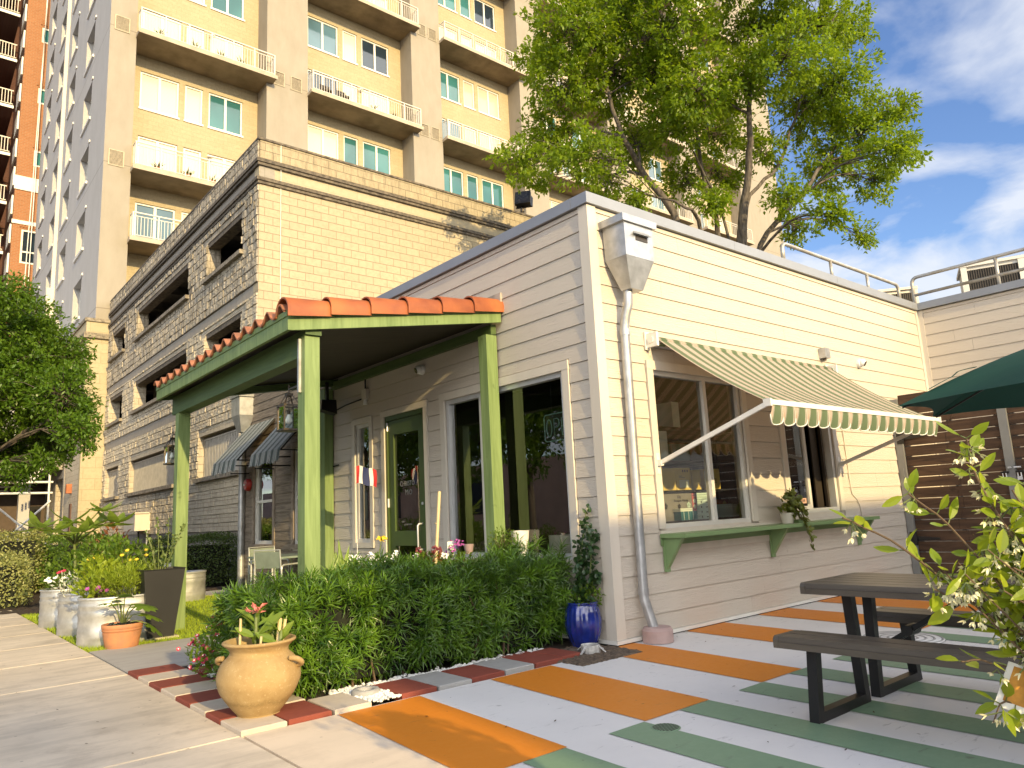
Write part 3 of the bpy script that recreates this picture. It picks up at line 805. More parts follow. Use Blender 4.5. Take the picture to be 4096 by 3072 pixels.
# OPEN neon sign hanging inside the big window
os_ = thing('open_sign', 'unlit OPEN neon sign hanging inside the large side window', 'sign', (.16, .72, 2.0))
M['neon'] = plain('unlit_neon_tube', (.20, .32, .27), .25, var=.05)
fr = MB()
y0, y1, z0, z1 = .44, .93, 1.86, 2.13
rr = .03
loop = []
for cy, cz, a0 in ((y1-rr, z1-rr, 0), (y0+rr, z1-rr, 90), (y0+rr, z0+rr, 180), (y1-rr, z0+rr, 270)):
    for k in range(4):
        a = R(a0+k*30); loop.append((.15, cy+rr*math.cos(a), cz+rr*math.sin(a)))
loop.append(loop[0])
fr.tube(loop, .006, 8)
fr.build('border_tube', M['neon'], os_, True)
def neon(letter, oy, s=1.0):
    st = {'O': [[(.5+.42*math.sin(2*PI*k/16), .5+.5*math.cos(2*PI*k/16)) for k in range(17)]],
          'P': [[(.1, 0), (.1, 1), (.6, 1), (.85, .9), (.9, .75), (.85, .6), (.6, .5), (.1, .5)]],
          'E': [[(.9, 1), (.1, 1), (.1, 0), (.9, 0)], [(.1, .52), (.7, .52)]],
          'N': [[(.1, 0), (.1, 1), (.9, 0), (.9, 1)]]}[letter]
    for s_ in st: lt.tube([(.148, oy-p[0]*.092, 1.905+p[1]*.175) for p in s_], .006, 8)
lt = MB()
for i, ch in enumerate('OPEN'): neon(ch, .905-i*.112)
lt.build('lettering', M['neon'], os_, True)
bp = MB(); bp.box(.158, .166, .43, .94, 1.85, 2.14); bp.build('backing', M['dark'], os_)
ch = MB(); ch.tube([(.16, .55, 2.14), (.16, .55, 3.2)], .002, 5); ch.tube([(.16, .82, 2.14), (.16, .82, 3.2)], .002, 5); ch.build('chain', M['black'], os_)

# ------------------------------------------------------------------ goods in the shop window
sh = thing('shelf_unit', 'black metal shelf unit standing just inside the large shop window', 'shelf', (1.66, .38, .02))
for z in (.985, 1.295, 1.60, 1.95, .6): 
    MB().box(.86, 2.52, .24, .58, z, z+.025).build('shelf_board', M['black'], sh)
g = MB()
for x in (.86, 2.50):
    for y in (.24, .56): g.box(x, x+.02, y, y+.02, .02, 2.3)
g.build('post', M['black'], sh)
M['box_y'] = plain('yellow_card', (.72, .52, .13), .6, var=.05)
M['box_mint'] = plain('pale_mint_card', (.55, .68, .60), .6, var=.04)
M['box_grey'] = plain('grey_card', (.21, .19, .17), .6, var=.08)
M['box_pink'] = plain('pink_card', (.52, .12, .14), .6, var=.05)
M['box_teal'] = plain('teal_card', (.02, .14, .15), .5, var=.05)
M['box_orange'] = plain('orange_card', (.45, .13, .03), .5, var=.05)
M['ink'] = plain('dark_ink', (.03, .025, .02), .6, var=.02)
M['label_w'] = plain('paper_label', (.74, .76, .66), .6, var=.03)
def carton(name, x0, x1, z0, z1, m, label, cat, y0=.27, d=.22, group=None):
    t = thing(name, label, cat, ((x0+x1)/2, y0+d/2, z0), group)
    MB().box(x0, x1, y0, y0+d, z0, z1).build('body', M[m], t)
    return t
def flat(par, name, m, x0, x1, z0, z1, y=.2695):
    MB().box(x0, x1, y-.001, y+.0005, z0, z1).build(name, M[m], par)
G1 = 'yellow cartons on the middle shelf'
carton('carton', 1.13, 1.345, 1.32, 1.545, 'box_y', 'plain yellow carton at the left end of the middle shelf', 'carton', group=G1)
t = carton('carton', 1.352, 1.60, 1.32, 1.55, 'box_y', 'yellow carton with white label and three dark ovals on the middle shelf', 'carton', group=G1)
flat(t, 'paper_label', 'label_w', 1.40, 1.565, 1.345, 1.425)
for k in range(3):
    m_ = MB(); m_.lathe([(0, 0), (.014, 0)], (0, 0, 0), 14, .7, 1); v = [(1.47+k*.038+p[0], .268, 1.518+p[1]) for p in m_.v]; m_.v = v; m_.build('printed_oval', M['ink'], t)
flat(t, 'printed_line', 'ink', 1.40, 1.455, 1.462, 1.467); flat(t, 'printed_line', 'ink', 1.40, 1.50, 1.446, 1.450)
carton('carton', 1.63, 1.77, 1.32, 1.52, 'box_y', 'narrow yellow carton in the middle of the row on the middle shelf', 'carton', group=G1)
t = carton('carton', 1.84, 2.12, 1.32, 1.54, 'box_y', 'yellow carton with dark printed lines at the right end of the middle shelf', 'carton', group=G1)
flat(t, 'side_strip', 'label_w', 1.842, 1.862, 1.325, 1.52)
for k, w in enumerate((.13, .12, .13, .09)): flat(t, 'printed_line', 'ink', 1.93, 1.93+w, 1.425-k*.017, 1.433-k*.017)
t = carton('activity_kit_box', 1.10, 1.585, 1.01, 1.285, 'box_grey', 'wide grey kit box with black handwriting lettering on the lower shelf', 'box')
text('Diy', .042, M['ink'], Vector((1.37, .2665, 1.25)), ROT_X, 'lettering', t, .0005)
text('Bouquet Making', .036, M['ink'], Vector((1.40, .2665, 1.212)), ROT_X, 'lettering', t, .0005)
def flower_print(t, x, z, r, m):
    mb = MB()
    for k in range(5):
        a = k*2*PI/5+.3; mb.lathe([(0, 0), (r*.5, 0)], (0, 0, 0), 10)
        n = len(mb.v)
        mb.v[n-20:] = [(x+r*.6*math.cos(a)+p[0], .2655, z+r*.6*math.sin(a)+p[1]) for p in mb.v[n-20:]]
    mb.build('printed_flower', M[m], t)
flower_print(t, 1.14, 1.16, .03, 'ink'); flower_print(t, 1.52, 1.165, .03, 'box_mint'); flower_print(t, 1.54, 1.08, .025, 'ink'); flower_print(t, 1.36, 1.155, .024, 'ink')
t = carton('book', 1.59, 1.655, 1.01, 1.285, 'box_pink', 'pink spine with white flowers standing between grey box and mint stack', 'book')
flower_print(t, 1.622, 1.205, .022, 'label_w'); flower_print(t, 1.622, 1.145, .022, 'label_w'); flower_print(t, 1.622, 1.075, .018, 'ink'); flat(t, 'printed_line', 'ink', 1.60, 1.645, 1.258, 1.266)
z = 1.01
for k, hh in enumerate((.052, .052, .052, .052, .024, .024, .022)):
    nm = ['bottom', 'second from the bottom', 'third from the bottom', 'fourth from the bottom', 'thin fifth', 'thin sixth', 'thin topmost'][k]
    t = carton('card_box', 1.665, 1.89, z, z+hh-.003, 'box_mint', '%s pale mint box in the stack on the lower shelf' % nm, 'box', group='stack of pale mint boxes')
    if k < 4:
        flat(t, 'printed_line', 'ink', 1.82, 1.875, z+.014, z+.024); flat(t, 'printed_mark', 'ink', 1.735, 1.75, z+.012, z+.034)
        flat(t, 'seam', 'box_grey', 1.67, 1.72, z+.03, z+.0325)
    z += hh
carton('card_box', 1.90, 2.01, 1.01, 1.095, 'box_mint', 'lower of two small mint boxes right of the tall stack', 'box', group='small mint boxes')
carton('card_box', 1.897, 1.995, 1.096, 1.185, 'box_mint', 'upper of two small mint boxes right of the tall stack', 'box', group='small mint boxes')
t = thing('gift_box', 'dark teal ribbed gift box with white lid edge in front of the grey kit box', 'box', (1.39, .24, 1.01))
MB().box(1.26, 1.53, .175, .262, 1.012, 1.10).build('body', M['box_teal'], t)
MB().box(1.25, 1.45, .17, .264, 1.101, 1.115).build('lid', M['label_w'], t); MB().box(1.25, 1.45, .17, .264, 1.118, 1.132).build('lid', M['label_w'], t)
for x in (1.30, 1.375, 1.45): MB().box(x, x+.006, .170, .1745, 1.015, 1.10).build('ribbon', M['label_w'], t)
carton('card_box', 2.30, 2.46, 1.01, 1.155, 'box_mint', 'square mint box behind the right hand pane of the shop window', 'box')
t = carton('poster_box', 2.40, 2.62-.05, 1.01, 1.21, 'box_orange', 'dark orange box with a yellow rounded patch behind the mint box', 'box', y0=.50, d=.06)
m_ = MB(); m_.lathe([(0, 0), (.075, 0)], (0, 0, 0), 20, .7, 1.1); m_.v = [(2.50+p[0], .498, 1.11+p[1]) for p in m_.v]; m_.build('yellow_patch', M['box_y'], t)
carton('paper_bag', 1.13, 1.26, 1.63, 1.93, 'label_w', 'white paper bag on the upper shelf at the left edge of the shop window', 'bag')
t = carton('carton', 1.32, 1.62, 1.63, 1.80, 'box_teal', 'flat dark teal carton on the upper shelf beside the white paper bag', 'carton')
carton('carton', 1.38, 1.50, 1.98, 2.25, 'label_w', 'tall white carton on the top shelf behind the awning reflection', 'carton')
# pick-up window bits
t = thing('price_card', 'small cream card with four digits behind the pick-up window', 'sign', (3.365, .012, 1.10))
MB().box(3.29, 3.44, .008, .012, 1.115, 1.175).build('card', plain('salmon_card', (.70, .42, .30), .6), t)
text('6508', .045, M['ink'], Vector((3.365, .0065, 1.146)), ROT_X, 'lettering', t, .0005)
MB().box(3.25, 3.46, .01, .20, 1.085, 1.113).build('base', M['black'], t)
t = thing('reed_jar', 'glass jar of dry reeds standing inside the pick-up window', 'jar', (3.36, .25, 1.05))
g = MB(); g.lathe([(0, 0), (.05, 0), (.05, .14), (.04, .16)], (3.36, .25, 1.06), 16); g.build('jar', M['box_mint'], t)
g = MB()
for k in range(6): g.tube([(3.36, .25, 1.1), (3.30+rnd.uniform(-.03, .1), .25+rnd.uniform(-.05, .05), 1.44+rnd.uniform(0, .1))], .004, 5)
g.build('reed', M['stake'], t)
t = thing('pink_bottle', 'pink bottle standing beside the reed jar in the pick-up window', 'bottle', (3.50, .3, 1.05))
g = MB(); g.lathe([(0, 0), (.045, 0), (.045, .22), (.018, .28), (.018, .36), (0, .36)], (3.49, .30, 1.06), 16); g.build('body', M['petal_p'], t, True)
MB().box(2.7, 5.1, .2, .7, 1.02, 1.05).build('counter', M['black'], cafe)

# ------------------------------------------------------------------ large striped awning
def stripes(name, period, stops, axis=0, rough=.8, transl=.16, off=0.0):
    t = NT(name); g = t.n('ShaderNodeNewGeometry'); p = t.n('ShaderNodeSeparateXYZ', {0: g.outputs['Position']})
    f = t.math('FRACT', t.math('DIVIDE', t.math('ADD', p.outputs[axis], off), period))
    cc = t.ramp(f, stops, 'CONSTANT')
    wv = t.noise(t.obj((200, 200, 200)), 3, 2)
    cc = t.mix(t.math('MULTIPLY', wv, .25), cc, t.mix(.5, cc, (0, 0, 0)))
    pb = t.pbr(cc, rough, 0, t.bump(wv, .1, .002), .2)
    tr = t.n('ShaderNodeBsdfTranslucent', {'Color': t.mix(.5, cc, (.75, .40, .12))})
    ms = t.n('ShaderNodeMixShader', {0: transl, 1: pb, 2: tr.outputs[0]})
    return t.done(ms.outputs[0])
GRN = (.125, .175, .10); CRM = (.56, .51, .42); DKB = (.045, .036, .028); PNK = (.52, .37, .29)
M['awning'] = stripes('awning_stripe_cloth', .2, [(0, GRN), (.44, CRM), (.48, DKB), (.51, CRM), (.57, PNK), (.66, CRM), (.69, DKB), (.71, CRM), (.75, PNK), (.84, CRM), (.90, DKB), (.93, CRM), (.965, GRN)], 0)
AX0, AX1 = .74, 4.26
aw = thing('striped_awning', 'extended green and cream striped awning with scalloped valance over the serving windows', 'awning', (2.5, 0, 2.77))
g = MB(); nU, nV = 110, 14
top_y, top_z, bot_y, bot_z = -.085, 2.80, -1.235, 1.985
for j in range(nV+1):
    v = j/nV
    for i in range(nU+1):
        u = i/nU
        sag = -.07*math.sin(PI*v)*(1-.35*math.cos(2*PI*u)) + .004*math.sin(37*u)*math.sin(PI*v)
        g.v.append((AX0+.02+(AX1-AX0-.04)*u, top_y+(bot_y-top_y)*v, top_z+(bot_z-top_z)*v+sag))
for j in range(nV):
    for i in range(nU):
        a = j*(nU+1)+i; g.f.append((a, a+nU+1, a+nU+2, a+1)); g.m.append(0)
g.build('canopy', M['awning'], aw, True)
g = MB(); nU, nV = 380, 6
def scal(x): 
    q = ((x+.0)/.2) % 1.0
    return .165+.03*math.cos(2*PI*(q-.24)) if True else 0
for j in range(nV+1):
    v = j/nV
    for i in range(nU+1):
        x = AX0+.01+(AX1-AX0-.02)*i/nU
        q = ((x/.2) % 1.0); dd = .06+.105*math.sqrt(max(0, 1-((q-.24 if q < .74 else q-1.24)/.5)**2))
        wob = .018*math.sin(x*31.4+1)*v
        g.v.append((x+.006*math.sin(x*31)*v, bot_y-.022+wob+.03*v*v, bot_z-.02-dd*v))
for j in range(nV):
    for i in range(nU):
        a = j*(nU+1)+i; g.f.append((a, a+nU+1, a+nU+2, a+1)); g.m.append(0)
vo = g.build('valance', M['awning'], aw, True)
e = MB(); pts = [g.v[nV*(nU+1)+i] for i in range(0, nU+1, 2)]; e.tube(pts, .0055, 5); e.build('edging', M['white_paint'], vo, True)
g = MB(); g.box(AX0-.01, AX1+.01, bot_y-.03, bot_y+.012, bot_z-.022, bot_z+.022); g.box(AX0-.035, AX0-.011, bot_y-.04, bot_y+.03, bot_z-.035, bot_z+.03); g.box(AX1+.011, AX1+.035, bot_y-.04, bot_y+.03, bot_z-.035, bot_z+.03)
g.build('front_bar', M['white_paint'], aw)
g = MB(); g.tube([(AX0+.03, -.085, 2.765), (AX1-.03, -.085, 2.765)], .045, 18); g.build('roller', M['awning'], aw, True)
for x in (AX0-.05, AX1-.0):
    g = MB(); g.box(x, x+.03, -.155, -.024, 2.70, 2.84); g.tube([(x-.012, -.085, 2.77), (x+.04, -.085, 2.77)], .034, 14); g.box(x-.02, x+.05, -.03, -.014, 2.68, 2.86); g.build('roller_bracket', M['white_paint'], aw)
for x in (AX0-.02, AX1+.02):
    g = MB(); g.bar((x, -.05, 1.572), (x, bot_y+.0, bot_z-.012), .028, .04); g.box(x-.02, x+.02, -.075, -.026, 1.545, 1.60); g.box(x-.024, x+.024, -.03, -.014, 1.47, 1.67)
    g.build('arm', M['white_paint'], aw)

# ------------------------------------------------------------------ downspouts with leader heads
def downspout(name, label, c, s, pipe, base, nrm_axis):
    t = thing(name, label, 'downspout', (c[0], c[1], 0))
    x, y, z = c   # top centre of the box, on the wall side
    w, d = .52*s, .34*s
    h = MB()
    def ring(w, d, z): return [(x-w/2, y-d/2, z), (x+w/2, y-d/2, z), (x+w/2, y+d/2, z), (x-w/2, y+d/2, z)]
    hb, hf = .46*s, .36*s
    if nrm_axis == 'y': w, d = d, w
    h.hexa(ring(w*.96, d*.96, z-hb), ring(w, d, z-.0))
    h.hexa(ring(w*.42, d*.44, z-hb-hf), ring(w*.95, d*.95, z-hb-.001))
    h.hexa(ring(w*1.16, d*1.16, z-.055*s), ring(w*1.19, d*1.19, z+.03*s))
    ho = h.build('leader_head', M['galv'], t)
    if nrm_axis == 'x':
        sl = MB(); sl.box(x-w*.12, x+w*.28, y-d/2-.0035, y-d/2+.005, z-.25*s, z-.19*s); sl.build('overflow_slot', M['bronze'], ho)
        sl = MB(); sl.hexa([(x-w*.20, y-d/2-.045*s, z-.19*s), (x+w*.34, y-d/2-.045*s, z-.19*s), (x+w*.34, y-d/2-.001, z-.17*s), (x-w*.20, y-d/2-.001, z-.17*s)], [(x-w*.20, y-d/2-.046*s, z-.185*s), (x+w*.34, y-d/2-.046*s, z-.185*s), (x+w*.32, y-d/2-.001, z-.14*s), (x-w*.18, y-d/2-.001, z-.14*s)]); sl.build('overflow_lip', M['galv'], ho)
    p = MB(); p.tube(pipe, base['r'], 20)
    for q in base['bands']: p.tube([(q[0], q[1], q[2]-.03), (q[0], q[1], q[2]+.03)], base['r']+.005, 20)
    p.build('pipe', M['galv'], t, True, ang=50)
    return t
t = downspout('downspout', 'grey metal downspout with funnel leader head at the front building corner', (.375, -.165, 3.85), .80,
    [(.345, -.14, 3.24), (.34, -.13, 3.06), (.33, -.095, 2.95), (.326, -.075, 2.84), (.305, -.075, .42), (.305, -.078, .36), (.335, -.135, .12), (.345, -.15, .06)],
    {'r': .044, 'bands': [(.305, -.075, .43), (.326, -.075, 2.80)]}, 'x')
g = MB(); g.lathe([(.135, 0), (.135, .10), (.125, .107), (.118, .125), (.07, .128), (0, .128)], (.345, -.165, .004), 32)
g.build('base_collar', plain('pinkish_concrete', (.46, .33, .30), .8, var=.1, bump=.15), t, True, ang=40)
t = downspout('downspout', 'far grey metal downspout with leader head at the end of the weathered wall', (-.12, 8.72, 3.52), .82,
    [(-.08, 8.72, 2.9), (-.08, 8.74, 2.75), (-.065, 8.86, 2.6), (-.065, 8.87, 2.45), (-.065, 8.87, .0)], {'r': .06, 'bands': [(-.065, 8.87, 1.2)]}, 'y')

# cameras, junction boxes, bell
def turret(loc, d, label):
    t = thing('security_camera', label, 'camera', loc)
    l = Vector(loc); d = Vector(d).normalized(); n = Vector((0, -1, 0)) if abs(l.y) < .1 else Vector((-1, 0, 0))
    g = MB(); g.tube([l+n*.012, l+n*.05, l+n*.06], [.062, .060, .05], 22); g.build('mount', M['plastic_white'], t, True, ang=40)
    c = l+n*.075
    g = MB(); g.lathe([(.0001, -.052), (.03, -.045), (.048, -.02), (.052, 0), (.048, .022), (.036, .036)], (0, 0, 0), 20)
    q = d.to_track_quat('Z', 'Y'); g.v = [tuple(c+q @ Vector(p)) for p in g.v]; b = g.build('ball', M['plastic_white'], t, True)
    g = MB(); g.lathe([(.036, .036), (.037, .041), (0.0001, .041)], (0, 0, 0), 20); g.v = [tuple(c+q @ Vector(p)) for p in g.v]; g.build('lens', plain('lens_black', (.01, .01, .012), .1), b)
turret((5.2, 0, 2.965), (.15, -.75, -.45), 'white dome security camera on the sunlit wall right of the awning')
turret((0, 2.90, 2.95), (-.8, .15, -.35), 'white dome security camera above the green door under the porch')
t = thing('junction_box', 'small grey metal box on the wall just above the awning', 'electrical box', (4.20, 0, 3.0))
g = MB(); g.box(4.13, 4.26, -.10, -.014, 2.93, 3.06); g.build('body', M['galv'], t)
g = MB(); g.tube([(4.19, -.055, 2.93), (4.19, -.055, 2.90)], .022, 10); g.build('fitting', M['bronze'], t)
t = thing('junction_box', 'tan conduit box with cable under the porch left of the door', 'electrical box', (0, 4.28, 2.86))
g = MB(); g.box(-.075, -.016, 4.23, 4.34, 2.79, 2.93); g.build('body', M['trim'], t)
g = MB(); g.tube([(-.045, 4.285, 2.93), (-.045, 4.285, 3.16)], .013, 8); g.tube([(-.03, 4.34, 2.82), (-.03, 4.9, 2.80), (-.03, 5.28, 2.76), (-.03, 5.36, 2.70), (-.03, 5.37, 2.3), (-.03, 5.37, 2.05), (-.03, 5.30, 1.96), (-.035, 5.12, 1.97)], .010, 8); g.build('conduit', M['black'], t, True)
g = MB(); g.tube([(-.05, 4.285, 2.79), (-.05, 4.285, 2.72)], [.022, .03], 10); g.build('bulb_socket', M['plastic_white'], t)
t = thing('cable', 'thin cable running down the wall right of the pick-up window', 'cable', (4.5, -.02, 1.6))
g = MB(); g.tube([(4.50, -.018, 2.1), (4.52, -.018, 1.35), (4.54, -.018, 1.2), (4.66, -.02, 1.12), (4.72, -.02, 1.02), (4.72, -.02, .90)], .007, 7); g.build('wire', M['trim'], t, True)
t = thing('alarm_bell', 'red round alarm bell on the weathered wall beside the far downspout', 'alarm bell', (-.05, 8.62, 1.9))
g = MB(); g.tube([(-.02, 8.62, 1.9), (-.07, 8.62, 1.9), (-.10, 8.62, 1.9)], [.11, .11, .085], 24); g.build('bell', M['red'], t, True, ang=40)
g = MB(); g.tube([(-.10, 8.62, 1.9), (-.125, 8.62, 1.9)], .02, 10); g.build('knob', M['frame_alu'], t)

# two small awnings over the windows of the weathered wall
STR = [(0, (.09, .12, .115)), (.30, (.5, .5, .46)), (.36, (.03, .035, .035)), (.42, (.5, .5, .46)), (.50, (.28, .31, .29)), (.68, (.5, .5, .46)), (.74, (.03, .035, .035)), (.80, (.5, .5, .46)), (.88, (.09, .12, .115))]
M['awning_far'] = stripes('grey_stripe_cloth', .23, STR, 1)
for y0, y1, lb in ((7.48, 8.66, 'small grey striped window awning nearer the far downspout'), (5.72, 6.86, 'small grey striped window awning nearer the porch lantern')):
    t = thing('window_awning', lb, 'awning', (-.3, (y0+y1)/2, 2.6), 'small striped awnings on the weathered wall')
    g = MB(); n = 40
    for j in range(9):
        v = j/8
        for i in range(n+1):
            yy = y0+(y1-y0)*i/n
            if j <= 5: g.v.append((-.03-.62*j/5, yy, 2.96-.70*j/5))
            else: k = (j-5)/3; g.v.append((-.65-.03*k+.012*math.sin(yy*40)*k, yy, 2.26-(.19+.018*math.sin(yy*2*PI/.12))*k))
    for j in range(8):
        for i in range(n):
            a = j*(n+1)+i; g.f.append((a, a+1, a+n+2, a+n+1)); g.m.append(0)
    g.build('canopy', M['awning_far'], t)
    g = MB()
    for yy in (y0+.02, y1-.02):
        g.bar((-.02, yy, 2.94), (-.64, yy, 2.24), .02); g.bar((-.64, yy, 2.24), (-.02, yy, 2.24), .02); g.bar((-.35, yy, 2.10), (-.02, yy, 2.10), .02)
    g.bar((-.64, y0+.02, 2.24), (-.64, y1-.02, 2.24), .02)
    g.build('frame', M['black'], t)

# ------------------------------------------------------------------ tiled porch
pc = thing('porch', 'green timber porch with terracotta barrel tile roof over the side entrance', 'porch', (-1.1, 3.3, 0))
XE, YA, YB = -2.36, 1.36, 5.45     # eave, gable end, far end
zb = lambda x: 2.83+.160*(x-XE)   # underside of the boards
for (x0, x1, y0, y1, zt) in ((-2.21, -2.07, 1.40, 1.54, 2.80), (-.185, -.045, 1.40, 1.54, 3.05), (-2.21, -2.07, 5.12, 5.26, 2.62), (-.16, -.026, 5.30, 5.44, 3.1)):
    MB().box(x0, x1, y0, y1, -.02, zt).build('post', M['green'], pc)
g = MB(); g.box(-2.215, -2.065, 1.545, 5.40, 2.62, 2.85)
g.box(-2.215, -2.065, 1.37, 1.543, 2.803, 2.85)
g.build('beam', M['green_shaded'], pc)
g = MB(); g.hexa([(-2.06, 5.14, 2.81), (-.02, 5.14, 3.135), (-.02, 5.26, 3.135), (-2.06, 5.26, 2.81)], [(-2.06, 5.14, 2.90), (-.02, 5.14, 3.22), (-.02, 5.26, 3.22), (-2.06, 5.26, 2.90)]); g.build('rafter', M['green_shaded'], pc)
g = MB(); g.hexa([(-.10, 1.42, 3.06), (-.03, 1.42, 3.07), (-.03, 5.2, 3.07), (-.10, 5.2, 3.06)], [(-.10, 1.42, 3.17), (-.03, 1.42, 3.18), (-.03, 5.2, 3.18), (-.10, 5.2, 3.17)]); g.build('wall_beam', M['green_shaded'], pc)
g = MB()
g.hexa([(XE, YA-.035, zb(XE)-.02), (-.03, YA-.035, zb(-.03)-.02), (-.03, YA, zb(-.03)-.02), (XE, YA, zb(XE)-.02)], [(XE, YA-.035, zb(XE)+.18), (-.03, YA-.035, zb(-.03)+.18), (-.03, YA, zb(-.03)+.18), (XE, YA, zb(XE)+.18)])
g.build('gable_board', M['green'], pc)
g = MB(); g.box(XE-.036, XE-.001, YA-.036, YB, zb(XE)-.02, zb(XE)+.115); g.box(XE-.046, XE-.0365, YA-.03, YB, zb(XE)+.10, zb(XE)+.15); g.build('eave_board', M['green'], pc)
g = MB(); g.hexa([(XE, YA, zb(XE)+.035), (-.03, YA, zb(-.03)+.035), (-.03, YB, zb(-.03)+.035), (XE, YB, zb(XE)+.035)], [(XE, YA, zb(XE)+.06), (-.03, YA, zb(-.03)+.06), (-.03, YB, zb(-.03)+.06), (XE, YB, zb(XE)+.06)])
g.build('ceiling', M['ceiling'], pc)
g = MB(); g.hexa([(XE, YB, zb(XE)-.02), (-.03, YB, zb(-.03)-.02), (-.03, YB+.035, zb(-.03)-.02), (XE, YB+.035, zb(XE)-.02)], [(XE, YB, zb(XE)+.18), (-.03, YB, zb(-.03)+.18), (-.03, YB+.035, zb(-.03)+.18), (XE, YB+.035, zb(XE)+.18)]); g.build('gable_board', M['green_shaded'], pc)
M['tile'] = plain('terracotta_tile', (.41, .125, .036), .6, var=.22, vs_=3.2, bump=.15, bs=60, c2=(.24, .065, .025))
M['tile_old'] = plain('weathered_tile', (.40, .15, .075), .8, var=.25, vs_=9, bump=.3, bs=50, c2=(.22, .10, .06))
g = MB()   # field tiles: S shaped courses stepping down to the eave
per = .285
n = int((YB+.06-YA)/per*10)
ncrs = 6
for c in range(ncrs):
    xa = XE-.07+c*.41; xb = xa+.45 if c < ncrs-1 else -.03
    for th in (0, 1):
        pass
    b = len(g.v)
    for xx, up in ((xa, .028), (xb, .0)):
        for lay in (0, -.016):
            for i in range(n+1):
                yy = YA-.02+per*i/10
                ph = 2*PI*(yy-YA)/per
                s = math.sin(ph); w = .06*(s if s > 0 else s*.55)
                g.v.append((xx, yy, zb(xx)+.15+w+up+lay))
    N = n+1
    for i in range(n):
        t0, l0, t1, l1 = b+i, b+N+i, b+2*N+i, b+3*N+i
        g.f += [(t0, t1, t1+1, t0+1), (l0, l0+1, l1+1, l1), (t0, t0+1, l0+1, l0)]; g.m += [0, 0, 0]
g.build('roof_tiles', M['tile_old'], pc, True, ang=50)
g = MB()   # barrel tiles along the gable edge
L = .415
for k in range(6):
    xa = XE-.06+k*L*.965; xb = min(xa+L, .0)
    ra, rb = .140, .115
    b = len(g.v); n = 12
    yc = YA+.055
    for xx, r0 in ((xa, ra), (xb, rb)):
        for off in (0, -.014):
            for i in range(n+1):
                a = R(-8+196*i/n)
                rr = r0+off
                yy = yc-rr*math.cos(a)*1.0; zz = zb(xx)+.135+max(-.03, rr*math.sin(a))*1.0+(.016 if xx == xa else 0)
                if i == 0: zz -= .035
                g.v.append((xx, yy-.012, zz))
    N = n+1
    for i in range(n):
        t0, l0, t1, l1 = b+i, b+N+i, b+2*N+i, b+3*N+i
        g.f += [(t0, t1, t1+1, t0+1), (l0, l0+1, l1+1, l1), (t0, t0+1, l0+1, l0), (t1, l1, l1+1, t1+1)]; g.m += [0]*4
    g.f += [(b, b+N, b+3*N, b+2*N), (b+n, b+2*N+n, b+3*N+n, b+N+n)]; g.m += [0, 0]
g.build('gable_tiles', M['tile'], pc, True, ang=35)
g = MB(); g.box(-.04, -.014, YA-.05, YB, zb(0)+.12, zb(0)+.30); g.build('mortar_bed', plain('roof_mortar', (.42, .36, .30), .9, var=.2, bump=.4), pc)

# lanterns on the outer faces of the two outer posts
def lantern(y0, label):
    t = thing('wall_lantern', label, 'lantern', (-2.14, y0, 2.3), 'lanterns on the porch posts')
    x = -2.14; y = y0+.36
    g = MB(); g.tube([(x, y0+.012, 2.33), (x, y0+.03, 2.33)], .06, 20); g.box(x-.03, x+.03, y0+.03, y0+.045, 2.22, 2.42); g.build('wall_plate', M['bronze'], t)
    g = MB(); g.bar((x, y0+.045, 2.40), (x, y, 2.40), .014); g.tube([(x, y, 2.40), (x-.0, y+.012, 2.425), (x, y, 2.44), (x, y-.012, 2.425), (x, y, 2.40), (x, y, 2.36)], .006, 8); g.build('arm', M['bronze'], t)
    w, h0, h1 = .075, 2.02, 2.245
    f = MB()
    for sx in (-1, 1):
        for sy in (-1, 1): f.box(x+sx*w-.006, x+sx*w+.006, y+sy*w-.006, y+sy*w+.006, h0, h1)
    for z in (h0, h1):
        f.box(x-w-.01, x+w+.01, y-w-.01, y-w+.008, z-.008, z+.008); f.box(x-w-.01, x+w+.01, y+w-.008, y+w+.01, z-.008, z+.008)
        f.box(x-w-.01, x-w+.008, y-w+.008, y+w-.008, z-.0078, z+.0078); f.box(x+w-.008, x+w+.01, y-w+.008, y+w-.008, z-.0078, z+.0078)
    f.box(x-w, x+w, y-w, y+w, h0-.012, h0-.0085)
    f.build('frame', M['bronze'], t)
    f = MB(); f.hexa([(x-.028, y-.028, 2.335), (x+.028, y-.028, 2.335), (x+.028, y+.028, 2.335), (x-.028, y+.028, 2.335)], [(x-.03, y-.03, 2.36), (x+.03, y-.03, 2.36), (x+.03, y+.03, 2.36), (x-.03, y+.03, 2.36)])
    for sx in (-1, 1):
        for sy in (-1, 1): f.bar((x+sx*w, y+sy*w, h1), (x+sx*.026, y+sy*.026, 2.338), .01)
    f.build('roof', M['bronze'], t)
    f = MB()
    for sx, sy in ((1, 0), (-1, 0), (0, 1), (0, -1)):
        if sx: f.quad((x+sx*(w-.002), y-w+.007, h0+.008), (x+sx*(w-.002), y+w-.007, h0+.008), (x+sx*(w-.002), y+w-.007, h1-.008), (x+sx*(w-.002), y-w+.007, h1-.008))
        else: f.quad((x-w+.007, y+sy*(w-.002), h0+.008), (x+w-.007, y+sy*(w-.002), h0+.008), (x+w-.007, y+sy*(w-.002), h1-.008), (x-w+.007, y+sy*(w-.002), h1-.008))
    f.build('pane', M['lamp_glass'], t)
    f = MB(); f.lathe([(.0001, .0), (.022, .006), (.031, .026), (.031, .04), (.016, .075), (.014, .09)], (x, y, 2.075), 16); b = f.build('bulb', M['plastic_white'], t, True)
    f = MB(); f.tube([(x, y, 2.165), (x, y, 2.2)], .016, 10); f.tube([(x, y, 2.2), (x, y, 2.34)], .005, 6); f.build('socket', M['bronze'], t)
